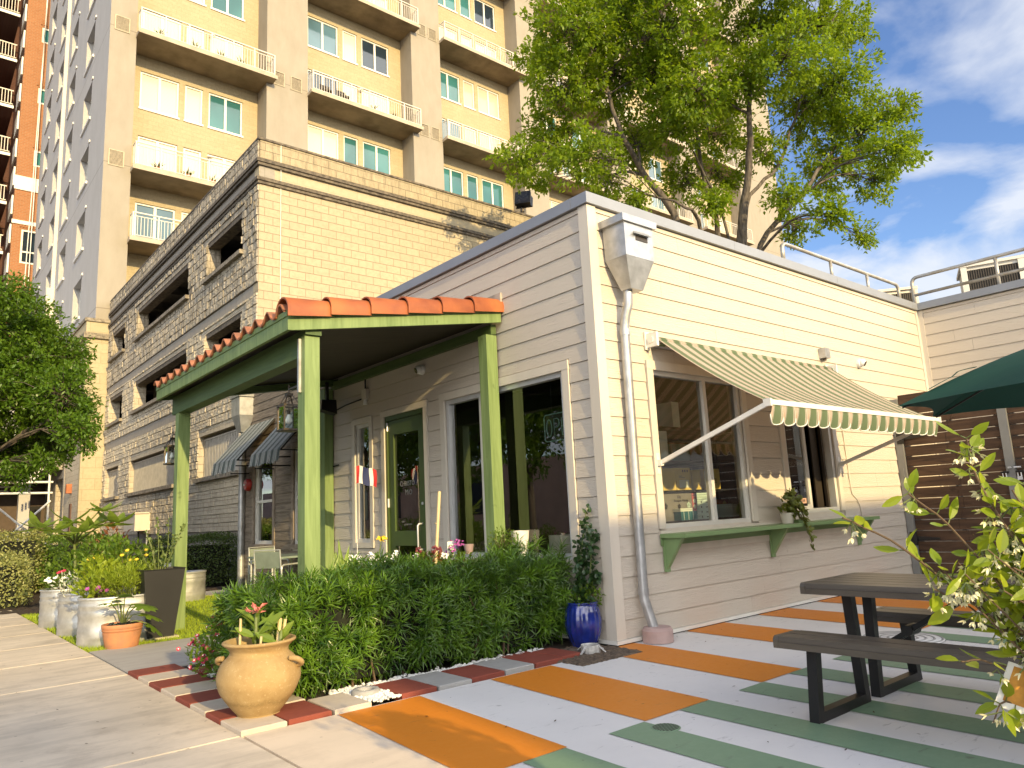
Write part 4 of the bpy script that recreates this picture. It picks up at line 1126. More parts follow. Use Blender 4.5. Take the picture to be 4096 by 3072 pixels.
lantern(1.54, 'bronze lantern with clear bulb on the post nearest the tiled gable')
lantern(5.26, 'bronze lantern with clear bulb on the far porch post')
t = thing('conduit', 'grey conduit strip up the outer porch post above the lantern', 'conduit', (-2.22, 1.5, 2.4))
g = MB(); g.box(-2.235, -2.211, 1.47, 1.50, 2.30, 2.78); g.build('pipe', M['galv'], t)
t = thing('hanging_speaker', 'black speaker hung under the porch ceiling at the far post', 'speaker', (-.3, 5.0, 2.7))
g = MB(); g.hexa([(-.42, 4.86, 2.72), (-.20, 4.82, 2.66), (-.16, 5.02, 2.66), (-.40, 5.06, 2.72)], [(-.40, 4.88, 2.86), (-.20, 4.84, 2.86), (-.16, 5.02, 2.86), (-.38, 5.05, 2.86)]); g.build('cabinet', M['black'], t)
g = MB(); g.bar((-.29, 4.95, 2.86), (-.29, 4.95, 3.12), .04); g.build('bracket', M['black'], t)

# small flag on a stick
def flag(base, top, w, h, label, lean):
    t = thing('flag', label, 'flag', base)
    g = MB(); g.tube([base, top], .005, 6); g.build('stick', M['white_paint'], t)
    cols = [M['petal_r2'], M['petal_w'], M['blue_cloth'], M['blue_cloth'], M['petal_w'], M['petal_r2']]
    g = MB(); n = 12
    for i in range(n+1):
        for j in range(7):
            s = i/n
            g.v.append((top[0]+s*w*.72+.012*math.sin(s*7+j*.6), top[1]-s*w*.66+.012*math.sin(s*8+j*.5), top[2]-.01-.25*s*s*w-j/6*h+.012*math.sin(s*9)))
    for i in range(n):
        for j in range(6):
            a = i*7+j; g.f.append((a, a+7, a+8, a+1)); g.m.append(min(5, int(i/n*6)))
    g.build('cloth', cols, t, True)
M['petal_r2'] = plain('flag_red', (.50, .03, .03), .7, var=.05); M['blue_cloth'] = plain('flag_blue', (.03, .04, .13), .7, var=.05)
flag((-.42, 3.86, .62), (-.42, 3.88, 1.86), .27, .22, 'small red white and blue striped flag on a stick before the door', 0)

# ------------------------------------------------------------------ parking garage
GX, GY, GZ = 1.07, 11.2, 10.05
TAN = (.52, .44, .30)
M['split'] = block('split_face_block', (.60, .53, .41), (.53, .46, .35), (.24, .17, .13), .4, .2, True, .6, .006, .16, bumpd=.04)
M['split_dirty'] = block('stained_split_face_block', (.56, .49, .385), (.48, .42, .32), (.16, .12, .09), .4, .2, True, .6, .006, .8, bumpd=.04)
M['splitY'] = block('rough_tan_block', (.46, .39, .27), (.42, .35, .24), (.26, .21, .14), .4, .2, False, .8, .008, .0, bumpd=.02)
M['splitY_dirty'] = block('stained_tan_block', (.44, .37, .25), (.40, .33, .22), (.2, .16, .11), .4, .2, True, .8, .008, .25, bumpd=.02)
M['smooth'] = block('smooth_grey_block', (.34, .31, .27), (.32, .29, .25), (.22, .2, .17), .4, .6, False, .3, .006, 0)
M['smoothY'] = block('smooth_tan_block', (.48, .41, .29), (.46, .39, .27), (.36, .30, .21), .8, .2, False, .3, .005, 0)
M['ledge'] = plain('stained_ledge', (.17, .14, .105), .9, var=.45, vs_=12, bump=.3, c2=(.05, .042, .035))
M['sill'] = plain('concrete_sill', (.34, .29, .22), .85, var=.35, vs_=10, bump=.2)
gar = thing('parking_garage', 'tan concrete block parking garage with dark openings beside the hedge', 'garage', (GX, GY, 0))
EY = 26.5; EX = 14.0
rows = [(7.62, 8.66), (5.12, 6.16)]
cols_ = [(12.2, 14.85), (16.42, 22.2), (23.9, 26.0)]
vents = [(12.2, 15.15), (17.2, 22.4), (24.0, 26.1)]
holes = [(a, b, c, d) for c, d in rows for a, b in cols_]+[(a, b, 2.42, 3.50) for a, b in vents]
def relief(mb, base, u0, u1, z0, z1, hs, amp=.045):
    P = wallP('y', base); rr = random.Random(11)
    fu = (0, .035, .2, .37, .52, .68, .84, .965, 1); fz = (0, .07, .30, .52, .76, .93, 1)
    row = 0; z = z0
    while z < z1-.01:
        zt = min(z+.2, z1); u = u0-(.2 if row % 2 else 0)
        while u < u1-.01:
            a, b = max(u, u0), min(u+.4, u1)
            zs_ = [(z, zt)]; um = (a+b)/2; zm = (z+zt)/2
            hit = [h for h in hs if h[1] > a+.01 and h[0] < b-.01 and h[3] > z+.01 and h[2] < zt-.01]
            ok = True
            for h in hit:
                if h[2] <= z+.015 and h[3] >= zt-.015:
                    if h[0] <= a+.01 and h[1] >= b-.01: ok = False
                    elif h[0] <= a+.01: a = h[1]
                    elif h[1] >= b-.01: b = h[0]
                    else: ok = False
                else:
                    if h[0] <= a+.2 and h[1] >= b-.2: ok = False
                    else: ok = False
            if ok and b-a > .05:
                tilt = rr.uniform(-.4, .4); lo = rr.uniform(.15, .5); n0 = len(mb.v)
                cols_o = [rr.random() for _ in fu]
                for j, q in enumerate(fz):
                    for i, p in enumerate(fu):
                        edge = i in (0, len(fu)-1) or j in (0, len(fz)-1)
                        o = 0.0 if edge else amp*max(.08, (lo+.75*cols_o[i]*(.5+.5*rr.random())+tilt*(p-.5)*.6+.15*rr.random()))
                        mb.v.append(P(a+(b-a)*p, o+.001, z+(zt-z)*q))
                w_ = len(fu)
                for j in range(len(fz)-1):
                    for i in range(w_-1):
                        k_ = n0+j*w_+i; mb.f.append((k_, k_+w_, k_+w_+1, k_+1)); mb.m.append(0)
            u += .4
        z += .2; row += 1
def band(z0, z1, m, name, hs, base=GX, dx=0):
    g = MB(); panel(g, 'y', base-dx, GY+.012, EY, z0, z1, [h for h in hs if h[3] > z0 and h[2] < z1], .35); return g.build(name, m, gar)
def clip(hs, z0, z1): return [(a, b, max(c, z0), min(d, z1)) for a, b, c, d in hs if d > z0 and c < z1]
for z0, z1 in ((1.08, 4.22), (4.48, 6.34)):
    g = MB(); relief(g, GX, GY+.012, EY, z0, z1, holes); g.build('rough_block_face', M['split'], gar)
g = MB(); relief(g, GX, GY+.012, EY, 6.60, 8.96, holes); g.build('rough_block_face', M['split_dirty'], gar)
g = MB(); relief(g, GX-.02, GY+.0, EY, 9.57, GZ, [], .03); g.build('rough_block_face', M['split_dirty'], gar)
for z0, z1, m in ((0, 1.08, 'smooth'), (1.08, 4.22, 'split'), (4.22, 4.48, 'smooth'), (4.48, 6.34, 'split'), (6.34, 6.60, 'smooth'), (6.60, 8.96, 'split_dirty')):
    band(z0, z1, M[m], 'front_wall', clip(holes, z0, z1), dx=0 if m != 'smooth' else -.008)
band(9.11, 9.42, M['smooth'], 'front_frieze', [], dx=-.02)
band(9.57, GZ, M['split_dirty'], 'front_parapet', [], dx=.02)
def bandY(z0, z1, m, dy=0, name='end_wall'):
    g = MB(); g.box(GX+.004, EX, GY-dy, GY+.30, z0, z1); return g.build(name, M[m], gar)
bandY(0, 8.96, 'splitY'); bandY(9.11, 9.42, 'smoothY', -.02, 'end_frieze'); bandY(9.57, GZ-.001, 'splitY_dirty', .02, 'end_parapet')
for z in (8.96, 9.42):
    g = MB(); g.box(GX-.085, GX-.002, GY-.085, EY, z+.07, z+.15); g.box(GX-.05, GX-.002, GY-.05, EY, z, z+.069)
    g.box(GX-.0015, EX, GY-.085, GY+.2, z+.07, z+.1495); g.box(GX-.0015, EX, GY-.05, GY+.2, z+.0005, z+.0685)
    g.build('cornice', M['ledge'], gar)
g = MB(); g.box(GX-.05, GX+.35, GY-.05, EY, GZ, GZ+.05); g.box(GX+.351, EX, GY-.05, GY+.35, GZ, GZ+.05); g.build('cap', M['ledge'], gar)
g = MB(); g.box(GX+.5, GX+.512, GY-.026, GY-.0205, .2, GZ+.0)
g.build('movement_joint', M['white_paint'], gar)
for h in holes:
    g = MB(); g.box(GX-.13, GX+.30, h[0]-.14, h[1]+.06, h[2]-.10, h[2]+.002); g.build('sill', M['sill'], gar)
    if h[3]-h[2] < 1.06:
        g = MB(); g.box(GX+.02, GX+.30, h[0], h[1], h[3]-.12, h[3]-.001); g.build('lintel', M['ledge'], gar)
M['louver'] = plain('vent_slats', (.50, .47, .42), .5, .3, var=.12)
for a, b in vents:
    g = MB(); y = a+.06
    while y < b-.03:
        g.box(GX+.11, GX+.15, y, y+.05, 2.47, 3.40); y += .115
    g.box(GX+.105, GX+.15, a+.03, b-.01, 3.401, 3.43); g.box(GX+.105, GX+.15, a+.03, b-.01, 2.44, 2.469)
    g.build('vent_screen', M['louver'], gar)
g = MB()
for z in (1.0, 3.85, 6.45, 9.0): g.box(GX+.36, EX-.1, GY+.36, EY-.1, z, z+.25)
g.box(GX+6, GX+6.2, GY+.31, EY, 0, 9)
g.mi = 0
for y in (13.9, 18.5, 23.0): g.box(GX+.9, GX+1.4, y, y+.5, 0, 9)
for y in range(12, 26, 2): g.box(GX+.37, GX+5.9, y, y+.25, 8.72, 8.99); g.box(GX+.37, GX+5.9, y, y+.25, 6.2, 6.44)
g.build('inside_structure', plain('garage_concrete', (.12, .11, .10), .9, var=.2), gar)
g = MB(); g.box(GX+.31, EX, GY+.31, EY, 0, .05); g.box(EX-.2, EX, GY+.3, EY, 0, 9); g.box(GX+.31, EX, EY-.2, EY, 0, 9); g.build('back_walls', M['dark'], gar)
# utility box, floodlight
ub = thing('utility_box', 'beige electrical cabinet with cable on the garage wall', 'utility box', (1.0, 20.2, 1.4))
g = MB(); g.box(.62, 1.06, 19.55, 20.9, 1.2, 1.70); g.box(.58, 1.0, 19.50, 20.95, 1.701, 1.74); g.build('cabinet', M['trim'], ub)
g = MB(); g.tube([(.9, 20.3, 1.2), (.9, 20.25, .9), (.88, 20.0, .6), (.95, 19.8, .1)], .025, 6); g.build('cable', M['black'], ub)
g = MB(); g.tube([(.98, 19.6, 1.2), (.98, 19.6, 0)], .03, 8); g.build('conduit', M['galv'], ub)
fl = thing('floodlight', 'black square floodlight tilted on the garage parapet corner', 'floodlight', (9.25, 11.3, 10.1))
fo = Vector((9.28, 11.25, 10.55)); q = Euler((R(-28), R(12), R(38))).to_quaternion()
g = MB(); g.hexa([(-.20, -.08, -.2), (.20, -.08, -.2), (.26, .12, -.16), (-.26, .12, -.16)], [(-.20, -.08, .2), (.20, -.08, .2), (.26, .12, .22), (-.26, .12, .22)])
g.box(-.24, .24, -.19, -.081, -.23, .24)
q2 = Euler((R(-20), 0, R(-52))).to_quaternion()
g.v = [tuple(fo+q2 @ Vector(p)) for p in g.v]; hd = g.build('housing', M['black'], fl)
g = MB(); g.box(-.19, .19, -.196, -.1905, -.17, .19); g.v = [tuple(fo+q2 @ Vector(p)) for p in g.v]; g.build('lens', plain('lamp_lens', (.05, .045, .04), .15, var=.4, vs_=20), hd)
g = MB(); g.tube([(9.25, 11.3, 10.06), (9.25, 11.3, 10.3)], .04, 10); g.tube([(9.25, 11.3, 10.22), (9.25, 11.3, 10.36)], .065, 10); g.build('stem', M['bronze'], fl)

# ------------------------------------------------------------------ apartment tower
TX, TY, TB = .56, 26.6, 27.75
TOP = 58.0
tw = thing('apartment_tower', 'tall cream apartment tower with stucco piers and stacked balconies', 'tower', (TX, TY, 0))
def stucco(name, c, c2, s=.12):
    t = NT(name); uz = t.uz()
    a = t.noise(t.n('ShaderNodeMapping', {'Vector': uz, 'Scale': (1.3, .45, 1)}).outputs[0], 1.4, 6, .65)
    f = t.noise(uz, 60, 4)
    jz = t.n('ShaderNodeSeparateXYZ', {0: uz})
    fr = t.math('FRACT', t.math('DIVIDE', t.math('SUBTRACT', jz.outputs[1], 21.98), 6.1))
    j = t.math('LESS_THAN', fr, .006)
    cc = t.mix(t.ramp(a, [(.3, (0, 0, 0)), (.75, (1, 1, 1))]), c, c2)
    cc = t.mix(t.math('MULTIPLY', j, .6), cc, (.15, .12, .09))
    return t.done(t.pbr(cc, .85, 0, t.bump(f, .12, .01), .25))
M['stucco'] = stucco('tower_stucco', (.325, .29, .235), (.275, .24, .19))
M['stucco_grey'] = stucco('tower_side_stucco', (.47, .455, .44), (.41, .395, .375))
M['tower_block'] = block('tower_tan_block', (.45, .375, .24), (.41, .335, .21), (.36, .29, .18), .4, .2, False, .5, .006, 0)
M['tower_base'] = block('tower_base_block', (.50, .43, .29), (.45, .38, .25), (.34, .28, .18), .8, .4, False, .5, .008, 0)
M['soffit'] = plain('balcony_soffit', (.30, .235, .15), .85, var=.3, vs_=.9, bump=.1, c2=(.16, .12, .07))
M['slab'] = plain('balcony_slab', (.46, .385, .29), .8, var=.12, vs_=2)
M['rail'] = plain('balcony_rail', (.62, .57, .48), .5, var=.04)
def pane_mat(name, c, rough=.06, spec=.9, blind=False, bc=(.62, .58, .44)):
    t = NT(name)
    if blind:
        uz = t.uz(); z = t.n('ShaderNodeSeparateXYZ', {0: uz}); f = t.math('FRACT', t.math('MULTIPLY', z.outputs[1], 16))
        cc = t.mix(t.ramp(f, [(.0, (.75, .75, .75)), (.2, (1, 1, 1)), (.9, (1, 1, 1))]), (0, 0, 0), bc)
        cc = t.mix(t.ramp(f, [(.1, (0, 0, 0)), (.25, (1, 1, 1))]), tuple(x*.7 for x in bc), bc)
        return t.done(t.pbr(cc, .35, 0, None, .4, .6))
    big = t.noise(t.obj(), .35, 2)
    cc = t.mix(t.ramp(big, [(.4, (0, 0, 0)), (.6, (1, 1, 1))]), c, tuple(x*1.6 for x in c))
    return t.done(t.pbr(cc, rough, 0, None, spec))
M['pane_teal'] = pane_mat('teal_window_glass', (.030, .115, .115))
M['pane_dark'] = pane_mat('dark_window_glass', (.018, .03, .045))
M['pane_blue'] = pane_mat('blue_window_glass', (.06, .115, .15))
M['pane_blind'] = pane_mat('window_with_blind', (0, 0, 0), blind=True)
M['pane_shade'] = pane_mat('window_with_shade', (0, 0, 0), blind=True, bc=(.52, .45, .33))
bays = [(1.57, 7.185), (9.24, 15.29), (17.22, 23.2), (25.2, 31.2), (33.2, 39.2), (41.2, 47.2)]
piers = [(TX, 1.57), (7.185, 9.24), (15.29, 17.22), (23.2, 25.2), (31.2, 33.2), (39.2, 41.2), (47.2, 53.2)]
for i, (a, b) in enumerate(piers):
    MB().box(a, b, TY, TY+1.4, 0, TOP).build('pier', M['stucco'], tw)
FZ = [12.75+3.05*k for k in range(11)]      # floor levels
wcount = 0; late = {}
winlist = []
PANES = {(0, 2): 'BBT', (0, 3): 'BBB', (0, 4): 'BBT', (0, 1): 'BBB', (0, 0): 'UBU', (1, 4): 'UBD', (1, 2): 'BTT', (1, 3): 'DBB', (1, 5): 'DBB', (1, 6): 'TBB', (2, 6): 'TTD', (2, 4): 'TSS', (2, 3): 'USS', (2, 2): 'TTT', (2, 5): 'BBB'}
for bi, (a, b) in enumerate(bays):
    w = (b-a)/5.95
    hs = []
    for fi, z in enumerate(FZ):
        if bi == 0 and z > 30 or bi == 1 and z > 34: continue
        bal = (fi % 2 == 1) or (fi == 0 and bi == 0)
        for k, (p, q) in enumerate(((.48, 2.18), (2.45, 3.27), (3.55, 5.2))):
            x0, x1 = a+p*w, a+q*w
            if bi >= 4 and k == 1: continue
            h = (x0, x1, z+.02, z+2.18) if bal and k != 1 else (x0, x1, z+.45, z+2.18)
            if bal and k == 1: h = (x0, x1, z+.02, z+2.18)
            hs.append(h); pk_ = PANES.get((bi, fi)); winlist.append((math.hypot(x0-CAM.x, 27)+(z*.5), h, k, bal, rnd.random(), pk_[k] if pk_ else None))
    g = MB(); panel(g, 'x', TB, a-.05, b+.05, 0, TOP, hs, .3); g.build('bay_wall', M['tower_block'], tw)
g = MB(); g.box(TX+.62, 53, 46.3, 46.6, 0, TOP); g.box(TX+.63, 53, TB+.32, TB+.4, 9, TOP); g.build('dark_rooms', M['dark'], tw)
winlist.sort(key=lambda t_: t_[0])
seed = random.Random(5)
rest = [MB(), MB(), MB()]
for n, (_, h, k, bal, rv, pk_) in enumerate(winlist):
    a, b, c, d = h; f = MB() if n < 98 else rest[0]; e = .075
    Y0, Y1 = TB+.06, TB+.14
    f.box(a, a+e, Y0, Y1, c, d); f.box(b-e, b, Y0, Y1, c, d); f.box(a+e, b-e, Y0, Y1, c, c+e); f.box(a+e, b-e, Y0, Y1, d-e, d)
    if k != 1: f.box((a+b)/2-e*.7, (a+b)/2+e*.7, Y0+.002, Y1, c+e, d-e)
    f.box(a-.04, b+.04, TB-.05, TB+.055, c-.09, c-.001)
    p = MB() if n < 98 else rest[1+(rv > .45)]
    p.quad((a+e, TB+.11, c+e), (b-e, TB+.11, c+e), (b-e, TB+.11, d-e), (a+e, TB+.11, d-e))
    if n < 98:
        fo_ = f.build('window', M['white_paint'], tw)
        m = M['pane_blind'] if rv < .30 else M['pane_shade'] if rv < .42 else M['pane_teal'] if rv < .78 else M['pane_blue'] if rv < .9 else M['pane_dark']
        if pk_: m = M[{'B': 'pane_blind', 'T': 'pane_teal', 'U': 'pane_blue', 'D': 'pane_dark', 'S': 'pane_shade'}[pk_]]
        p.build('pane', m, fo_)
o = rest[0].build('further_windows', M['white_paint'], tw); o['kind'] = 'stuff'
rest[1].build('panes', M['pane_blind'], o); rest[2].build('panes', M['pane_blue'], o)
bz = []
for bi, (a, b) in enumerate(bays):
    for fi, z in enumerate(FZ):
        if not ((fi % 2 == 1) or (fi == 0 and bi == 0)): continue
        if bi == 0 and z > 27 or bi == 1 and z > 34: continue
        x0, x1 = a-.03, b+.28
        y0, y1 = 26.08, TB-.001
        zb_ = z-.15
        s = MB(); s.box(x0, x1, y0, TY-.002, zb_+.002, z+.02); s.box(a+.002, b-.002, TY-.002, y1, zb_+.002, z+.018)
        s.box(x0-.03, x1+.03, y0-.03, y0-.001, zb_-.01, z+.025)
        so = s.build('balcony', M['slab'], tw)
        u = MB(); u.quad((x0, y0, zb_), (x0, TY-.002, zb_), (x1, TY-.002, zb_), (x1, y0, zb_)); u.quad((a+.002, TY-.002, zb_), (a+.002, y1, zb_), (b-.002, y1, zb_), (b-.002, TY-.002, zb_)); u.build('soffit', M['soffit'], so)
        r = MB(); yr = y0+.05; h = 1.02
        xa, xb = x0+.06, x1-.06
        r.box(xa, xb, yr-.022, yr+.022, z+h, z+h+.05); r.box(xa, xb, yr-.015, yr+.015, z+h-.14, z+h-.11); r.box(xa, xb, yr-.015, yr+.015, z+.08, z+.11)
        for xx in (xa, xb-.04): r.box(xx, xx+.04, yr+.023, TY-.02, z+h, z+h+.049); r.box(xx, xx+.03, yr+.023, TY-.02, z+.08, z+.11)
        n = 6 if bi < 4 else 4
        for k in range(n+1):
            xx = xa+(xb-.05-xa)*k/n; r.box(xx, xx+.05, yr-.02, yr+.021, z+.02, z+h-.001)
        np_ = 46 if bi < 4 else 30
        for k in range(np_):
            xx = xa+.06+(xb-xa-.12)*k/(np_-1); r.box(xx, xx+.02, yr-.01, yr+.01, z+.111, z+h-.141)
        for xx in (xa+.01, xb-.03):
            for k in range(4): r.box(xx, xx+.02, yr+.1+k*.1, yr+.12+k*.1, z+.111, z+h-.001)
        r.build('railing', M['rail'], so)
        bz.append((bi, fi, a, b, z))
# ventilation grilles
M['grille'] = plain('vent_grille', (.42, .36, .26), .6, .2, var=.1)
def grille(x0, x1, z0, z1):
    f = MB(); f.box(x0, x1, TY-.03, TY-.002, z0, z0+.04); f.box(x0, x1, TY-.03, TY-.002, z1-.04, z1); f.box(x0, x0+.04, TY-.03, TY-.002, z0+.04, z1-.04); f.box(x1-.04, x1, TY-.03, TY-.002, z0+.04, z1-.04)
    z = z0+.06
    while z < z1-.06: f.box(x0+.04, x1-.04, TY-.02, TY-.004, z, z+.022); z += .05
    o = f.build('vent_grille', M['grille'], tw)
    b = MB(); b.quad((x0+.04, TY-.003, z0+.04), (x1-.04, TY-.003, z0+.04), (x1-.04, TY-.003, z1-.04), (x0+.04, TY-.003, z1-.04)); b.build('backing', M['ledge'], o)
for z in (15.75, 21.8): grille(.72, 1.3, z+.03, z+.72)
for z in (21.8, 27.9): grille(7.5, 8.05, z, z+.72); grille(8.35, 8.92, z, z+.72)
for z in (21.75, 27.85): grille(15.75, 16.3, z, z+.72); grille(16.45, 17.0, z, z+.72)
grille(23.6, 24.2, 21.7, 22.45); grille(24.4, 25.0, 27.8, 28.5)
# left side of the tower, recessed windows
LW = []
for fi in range(-1, 11):
    z = FZ[0]+3.05*fi
    for (p, q) in ((30.0, 31.9), (34.7, 36.5), (38.9, 40.6), (43.2, 45.0)): LW.append((p, q, z+.55, z+2.3))
def sidewall(z0, z1, hs, m, base, name, y0=TY+.001):
    g = MB(); panel(g, 'y', base, y0, 46.6, z0, z1, hs, .6); return g.build(name, m, tw)
sidewall(9.2, TOP, [h for h in LW if h[2] > 9.2], M['stucco_grey'], TX-.001, 'side_wall')
LW.sort(key=lambda h: h[0]+abs(h[2]-14))
big = MB()
for n, (a, b, c, d) in enumerate(h for h in LW if h[2] > 9.2):
    f = big
    X = TX+.26
    f.mi = 0
    f.box(X, X+.07, a, a+.09, c, d); f.box(X, X+.07, b-.09, b, c, d); f.box(X, X+.07, a+.09, b-.09, c, c+.09); f.box(X, X+.07, a+.09, b-.09, d-.09, d); f.box(X, X+.07, (a+b)/2-.05, (a+b)/2+.05, c+.09, d-.09)
    f.box(TX-.07, TX+.25, a-.06, b+.06, c-.12, c-.001)
    f.box(TX-.05, TX-.002, a-.25, a-.01, d+.0, d+.10) if n % 1 == 0 else None
    f.mi = 1
    f.quad((X+.05, a+.09, c+.09), (X+.05, a+.09, d-.09), (X+.05, b-.09, d-.09), (X+.05, b-.09, c+.09))
    f.mi = 0
o = big.build('side_windows', [M['white_paint'], M['pane_blue']], tw); o['kind'] = 'stuff'
g = MB(); g.box(TX-.16, TX-.003, 37.5, 37.75, 13.5, TOP); g.box(TX-.35, TX-.003, 37.4, 37.9, 11.6, 13.5); g.build('rain_pipe', M['trim'], tw)
# stone base
g = MB(); g.box(.30, 1.066, TY-.02, TY+.25, 0, 8.55); g.build('base_corner', M['tower_base'], tw)
bh = [(29.9, 31.6, .3, 3.45), (31.2, 33.0, 5.6, 7.4), (36, 38, 5.6, 7.4)]
def sideb(z0, z1, m, base): 
    g = MB(); panel(g, 'y', base, TY+.251, 46.6, z0, z1, clip(bh, z0, z1), .5); g.build('base_side', m, tw)
sideb(0, 4.3, M['split'], .30); sideb(4.3, 4.75, M['smooth'], .308); sideb(4.75, 8.55, M['split'], .30)
g = MB(); g.box(.26, TX+.1, TY+.252, 46.6, 8.751, 9.2); g.box(.26, 1.066, TY-.06, TY+.25, 8.751, 9.2); g.build('base_frieze', M['tower_base'], tw)
g = MB(); g.box(.18, TX+.1, TY+.252, 46.6, 8.55, 8.75); g.box(.18, 1.066, TY-.14, TY+.25, 8.55, 8.75); g.box(.2, TX+.05, TY+.252, 46.6, 9.2, 9.33); g.box(.2, 1.066, TY-.12, TY+.25, 9.2, 9.33); g.build('base_cornice', M['sill'], tw)
g = MB(); g.box(.27, .30-.002, 29.7, 31.8, 3.46, 3.8); g.box(.27, .298, 29.65, 29.9, .3, 3.459); g.box(.27, .298, 31.6, 31.85, .3, 3.459); g.build('door_surround', M['smooth'], tw)
g = MB(); g.box(.55, .6, 29.9, 31.6, 0, 3.45); g.build('side_door', M['dark'], tw)
g = MB(); g.box(.12, .299, 28.0, 28.25, 2.75, 3.1); g.build('siren', M['tile'], tw)
g = MB(); g.box(.255, .298, 27.85, 28.15, 1.2, 2.35); g.build('brown_plaque', plain('brown_plaque', (.12, .06, .04), .7), tw)

# balcony things
def balcony_item(bi, fi, dx, kind, label):
    for (b_, f_i, a, b, z) in bz:
        if b_ == bi and f_i == fi:
            x = a+dx; y = 26.55; z = z+.03
            if kind == 'plant':
                t = thing('balcony_plant', label, 'potted plant', (x, y, z), 'potted plants on the tower balconies')
                g = MB(); g.lathe([(0, 0), (.13, 0), (.18, .26), (.165, .26), (.16, .22), (0, .22)], (x, y, z), 14); g.build('pot', M['tile'], t)
                g = MB()
                for k in range(26):
                    d = rvec(); d.z = abs(d.z)*.9+.35; g.leaf(Vector((x, y, z+.22)), d, rvec(), rnd.uniform(.25, .5), .05)
                g.build('leaves', M['hedge_dark'], t)
            elif kind == 'chair':
                t = thing('balcony_chair', label, 'chair', (x, y, z))
                g = MB(); g.box(x-.25, x+.25, y-.2, y+.25, z+.38, z+.44); g.build('seat', M['bronze'], t)
                g = MB(); g.hexa([(x-.25, y+.22, z+.44), (x+.25, y+.22, z+.44), (x+.25, y+.27, z+.44), (x-.25, y+.27, z+.44)], [(x-.25, y+.30, z+.9), (x+.25, y+.30, z+.9), (x+.25, y+.34, z+.9), (x-.25, y+.34, z+.9)]); g.build('backrest', M['bronze'], t)
                for sx in (-.22, .22):
                    for sy in (-.17, .2): MB().box(x+sx-.02, x+sx+.02, y+sy-.02, y+sy+.02, z, z+.379).build('leg', M['bronze'], t)
            else:
                t = thing('balcony_lamp', label, 'wall lamp', (x, TB, z+2.0), 'round lamps on the balcony walls')
                g = MB(); g.lathe([(.0, .06), (.10, .02), (.13, -.05), (.0, -.03)], (x, TB-.14, z+1.95), 14); g.build('shade', M['white_paint'], t)
                g = MB(); g.tube([(x, TB-.005, z+1.9), (x, TB-.14, z+1.92)], .03, 8); g.build('bracket', M['white_paint'], t)
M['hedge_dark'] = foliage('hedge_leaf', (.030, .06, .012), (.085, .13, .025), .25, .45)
for a in ((0, 3, .9, 'plant', 'spiky plant at the left end of the top left tower balcony'), (0, 3, 2.3, 'plant', 'low plant in the middle of the top left tower balcony'), (0, 3, 3.5, 'plant', 'bushy plant right of centre on the top left tower balcony'), (0, 3, 4.4, 'plant', 'plant near the right end of the top left tower balcony'),
          (0, 1, 1.0, 'plant', 'left plant of three on the second lowest left tower balcony'), (0, 1, 2.15, 'plant', 'middle plant of three on the second lowest left tower balcony'), (0, 1, 3.2, 'plant', 'right plant of three on the second lowest left tower balcony'),
          (1, 3, 1.0, 'chair', 'dark lounge chair at the left of the balcony above the garage wall'), (1, 3, 1.9, 'chair', 'second dark chair on the balcony above the garage wall'), (1, 3, 3.6, 'plant', 'tall plant in the middle of the balcony above the garage wall'), (1, 3, 4.9, 'plant', 'plant at the right of the balcony above the garage wall'),
          (0, 3, 3.41, 'lamp', 'white round lamp on the wall of the top left balcony'), (0, 1, 3.41, 'lamp', 'white round lamp on the wall of the lower left balcony'), (1, 3, 3.48, 'lamp', 'white round lamp on the wall of the balcony above the garage')):
    balcony_item(*a)

# ------------------------------------------------------------------ brick tower far left
bt = thing('brick_tower', 'orange red brick high-rise with white bands at the far left', 'tower', (-.7, 50, 0))
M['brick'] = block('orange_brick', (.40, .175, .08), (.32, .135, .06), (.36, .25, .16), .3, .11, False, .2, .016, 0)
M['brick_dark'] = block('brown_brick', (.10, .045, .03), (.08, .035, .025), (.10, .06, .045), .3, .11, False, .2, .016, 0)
bx0, bx1 = -.35, 14
hs = []
z = 25.2
zs_ = [25.4+4.55*k for k in range(6)]
for z in zs_: hs.append((.55, 4.2, z, z+1.15))
hs += [(.15, 2.6, 18.6, 20.3+.6), (.15, 2.6, 14.2, 16.3), (.15, 2.6, 9.8, 12), (.15, 2.6, 5.2, 7.6)]
g = MB(); panel(g, 'x', 50, bx0, bx1, 0, 70, hs, .4); g.build('front_wall', M['brick'], bt)
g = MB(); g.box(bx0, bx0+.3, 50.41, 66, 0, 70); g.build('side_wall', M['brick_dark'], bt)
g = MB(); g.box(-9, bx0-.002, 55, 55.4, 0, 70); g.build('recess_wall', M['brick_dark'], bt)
for z0, z1 in ((23.55, 24.5), (21.2, 21.45), (12.9, 13.3)):
    g = MB(); g.box(bx0-.06, bx1, 49.92, 49.999, z0, z1); g.build('stone_band', M['white_paint'], bt)
for h in hs:
    a, b, c, d = h
    f = MB(); f.box(a, a+.12, 50.05, 50.15, c, d); f.box(a+.12, b, 50.05, 50.15, c, c+.12); f.box(a+.12, b, 50.05, 50.15, d-.12, d)
    if d-c > 1.4: f.box((a+b)/2-.05, (a+b)/2+.05, 50.055, 50.145, c+.12, d-.12); f.box(a+.12, b, 50.056, 50.144, (c+d)/2-.4, (c+d)/2-.3)
    w_ = f.build('window', M['white_paint'], bt)
    p = MB(); p.quad((a+.1, 50.12, c+.1), (b, 50.12, c+.1), (b, 50.12, d-.1), (a+.1, 50.12, d-.1)); p.build('pane', M['pane_teal'] if c > 20 else M['pane_dark'], w_)
    l = MB(); x = a-.1
    while x < b: l.box(x, x+.09, 49.93, 49.998, d+.12, d+.52); x += .16
    l.build('lintel', M['brick'], bt)
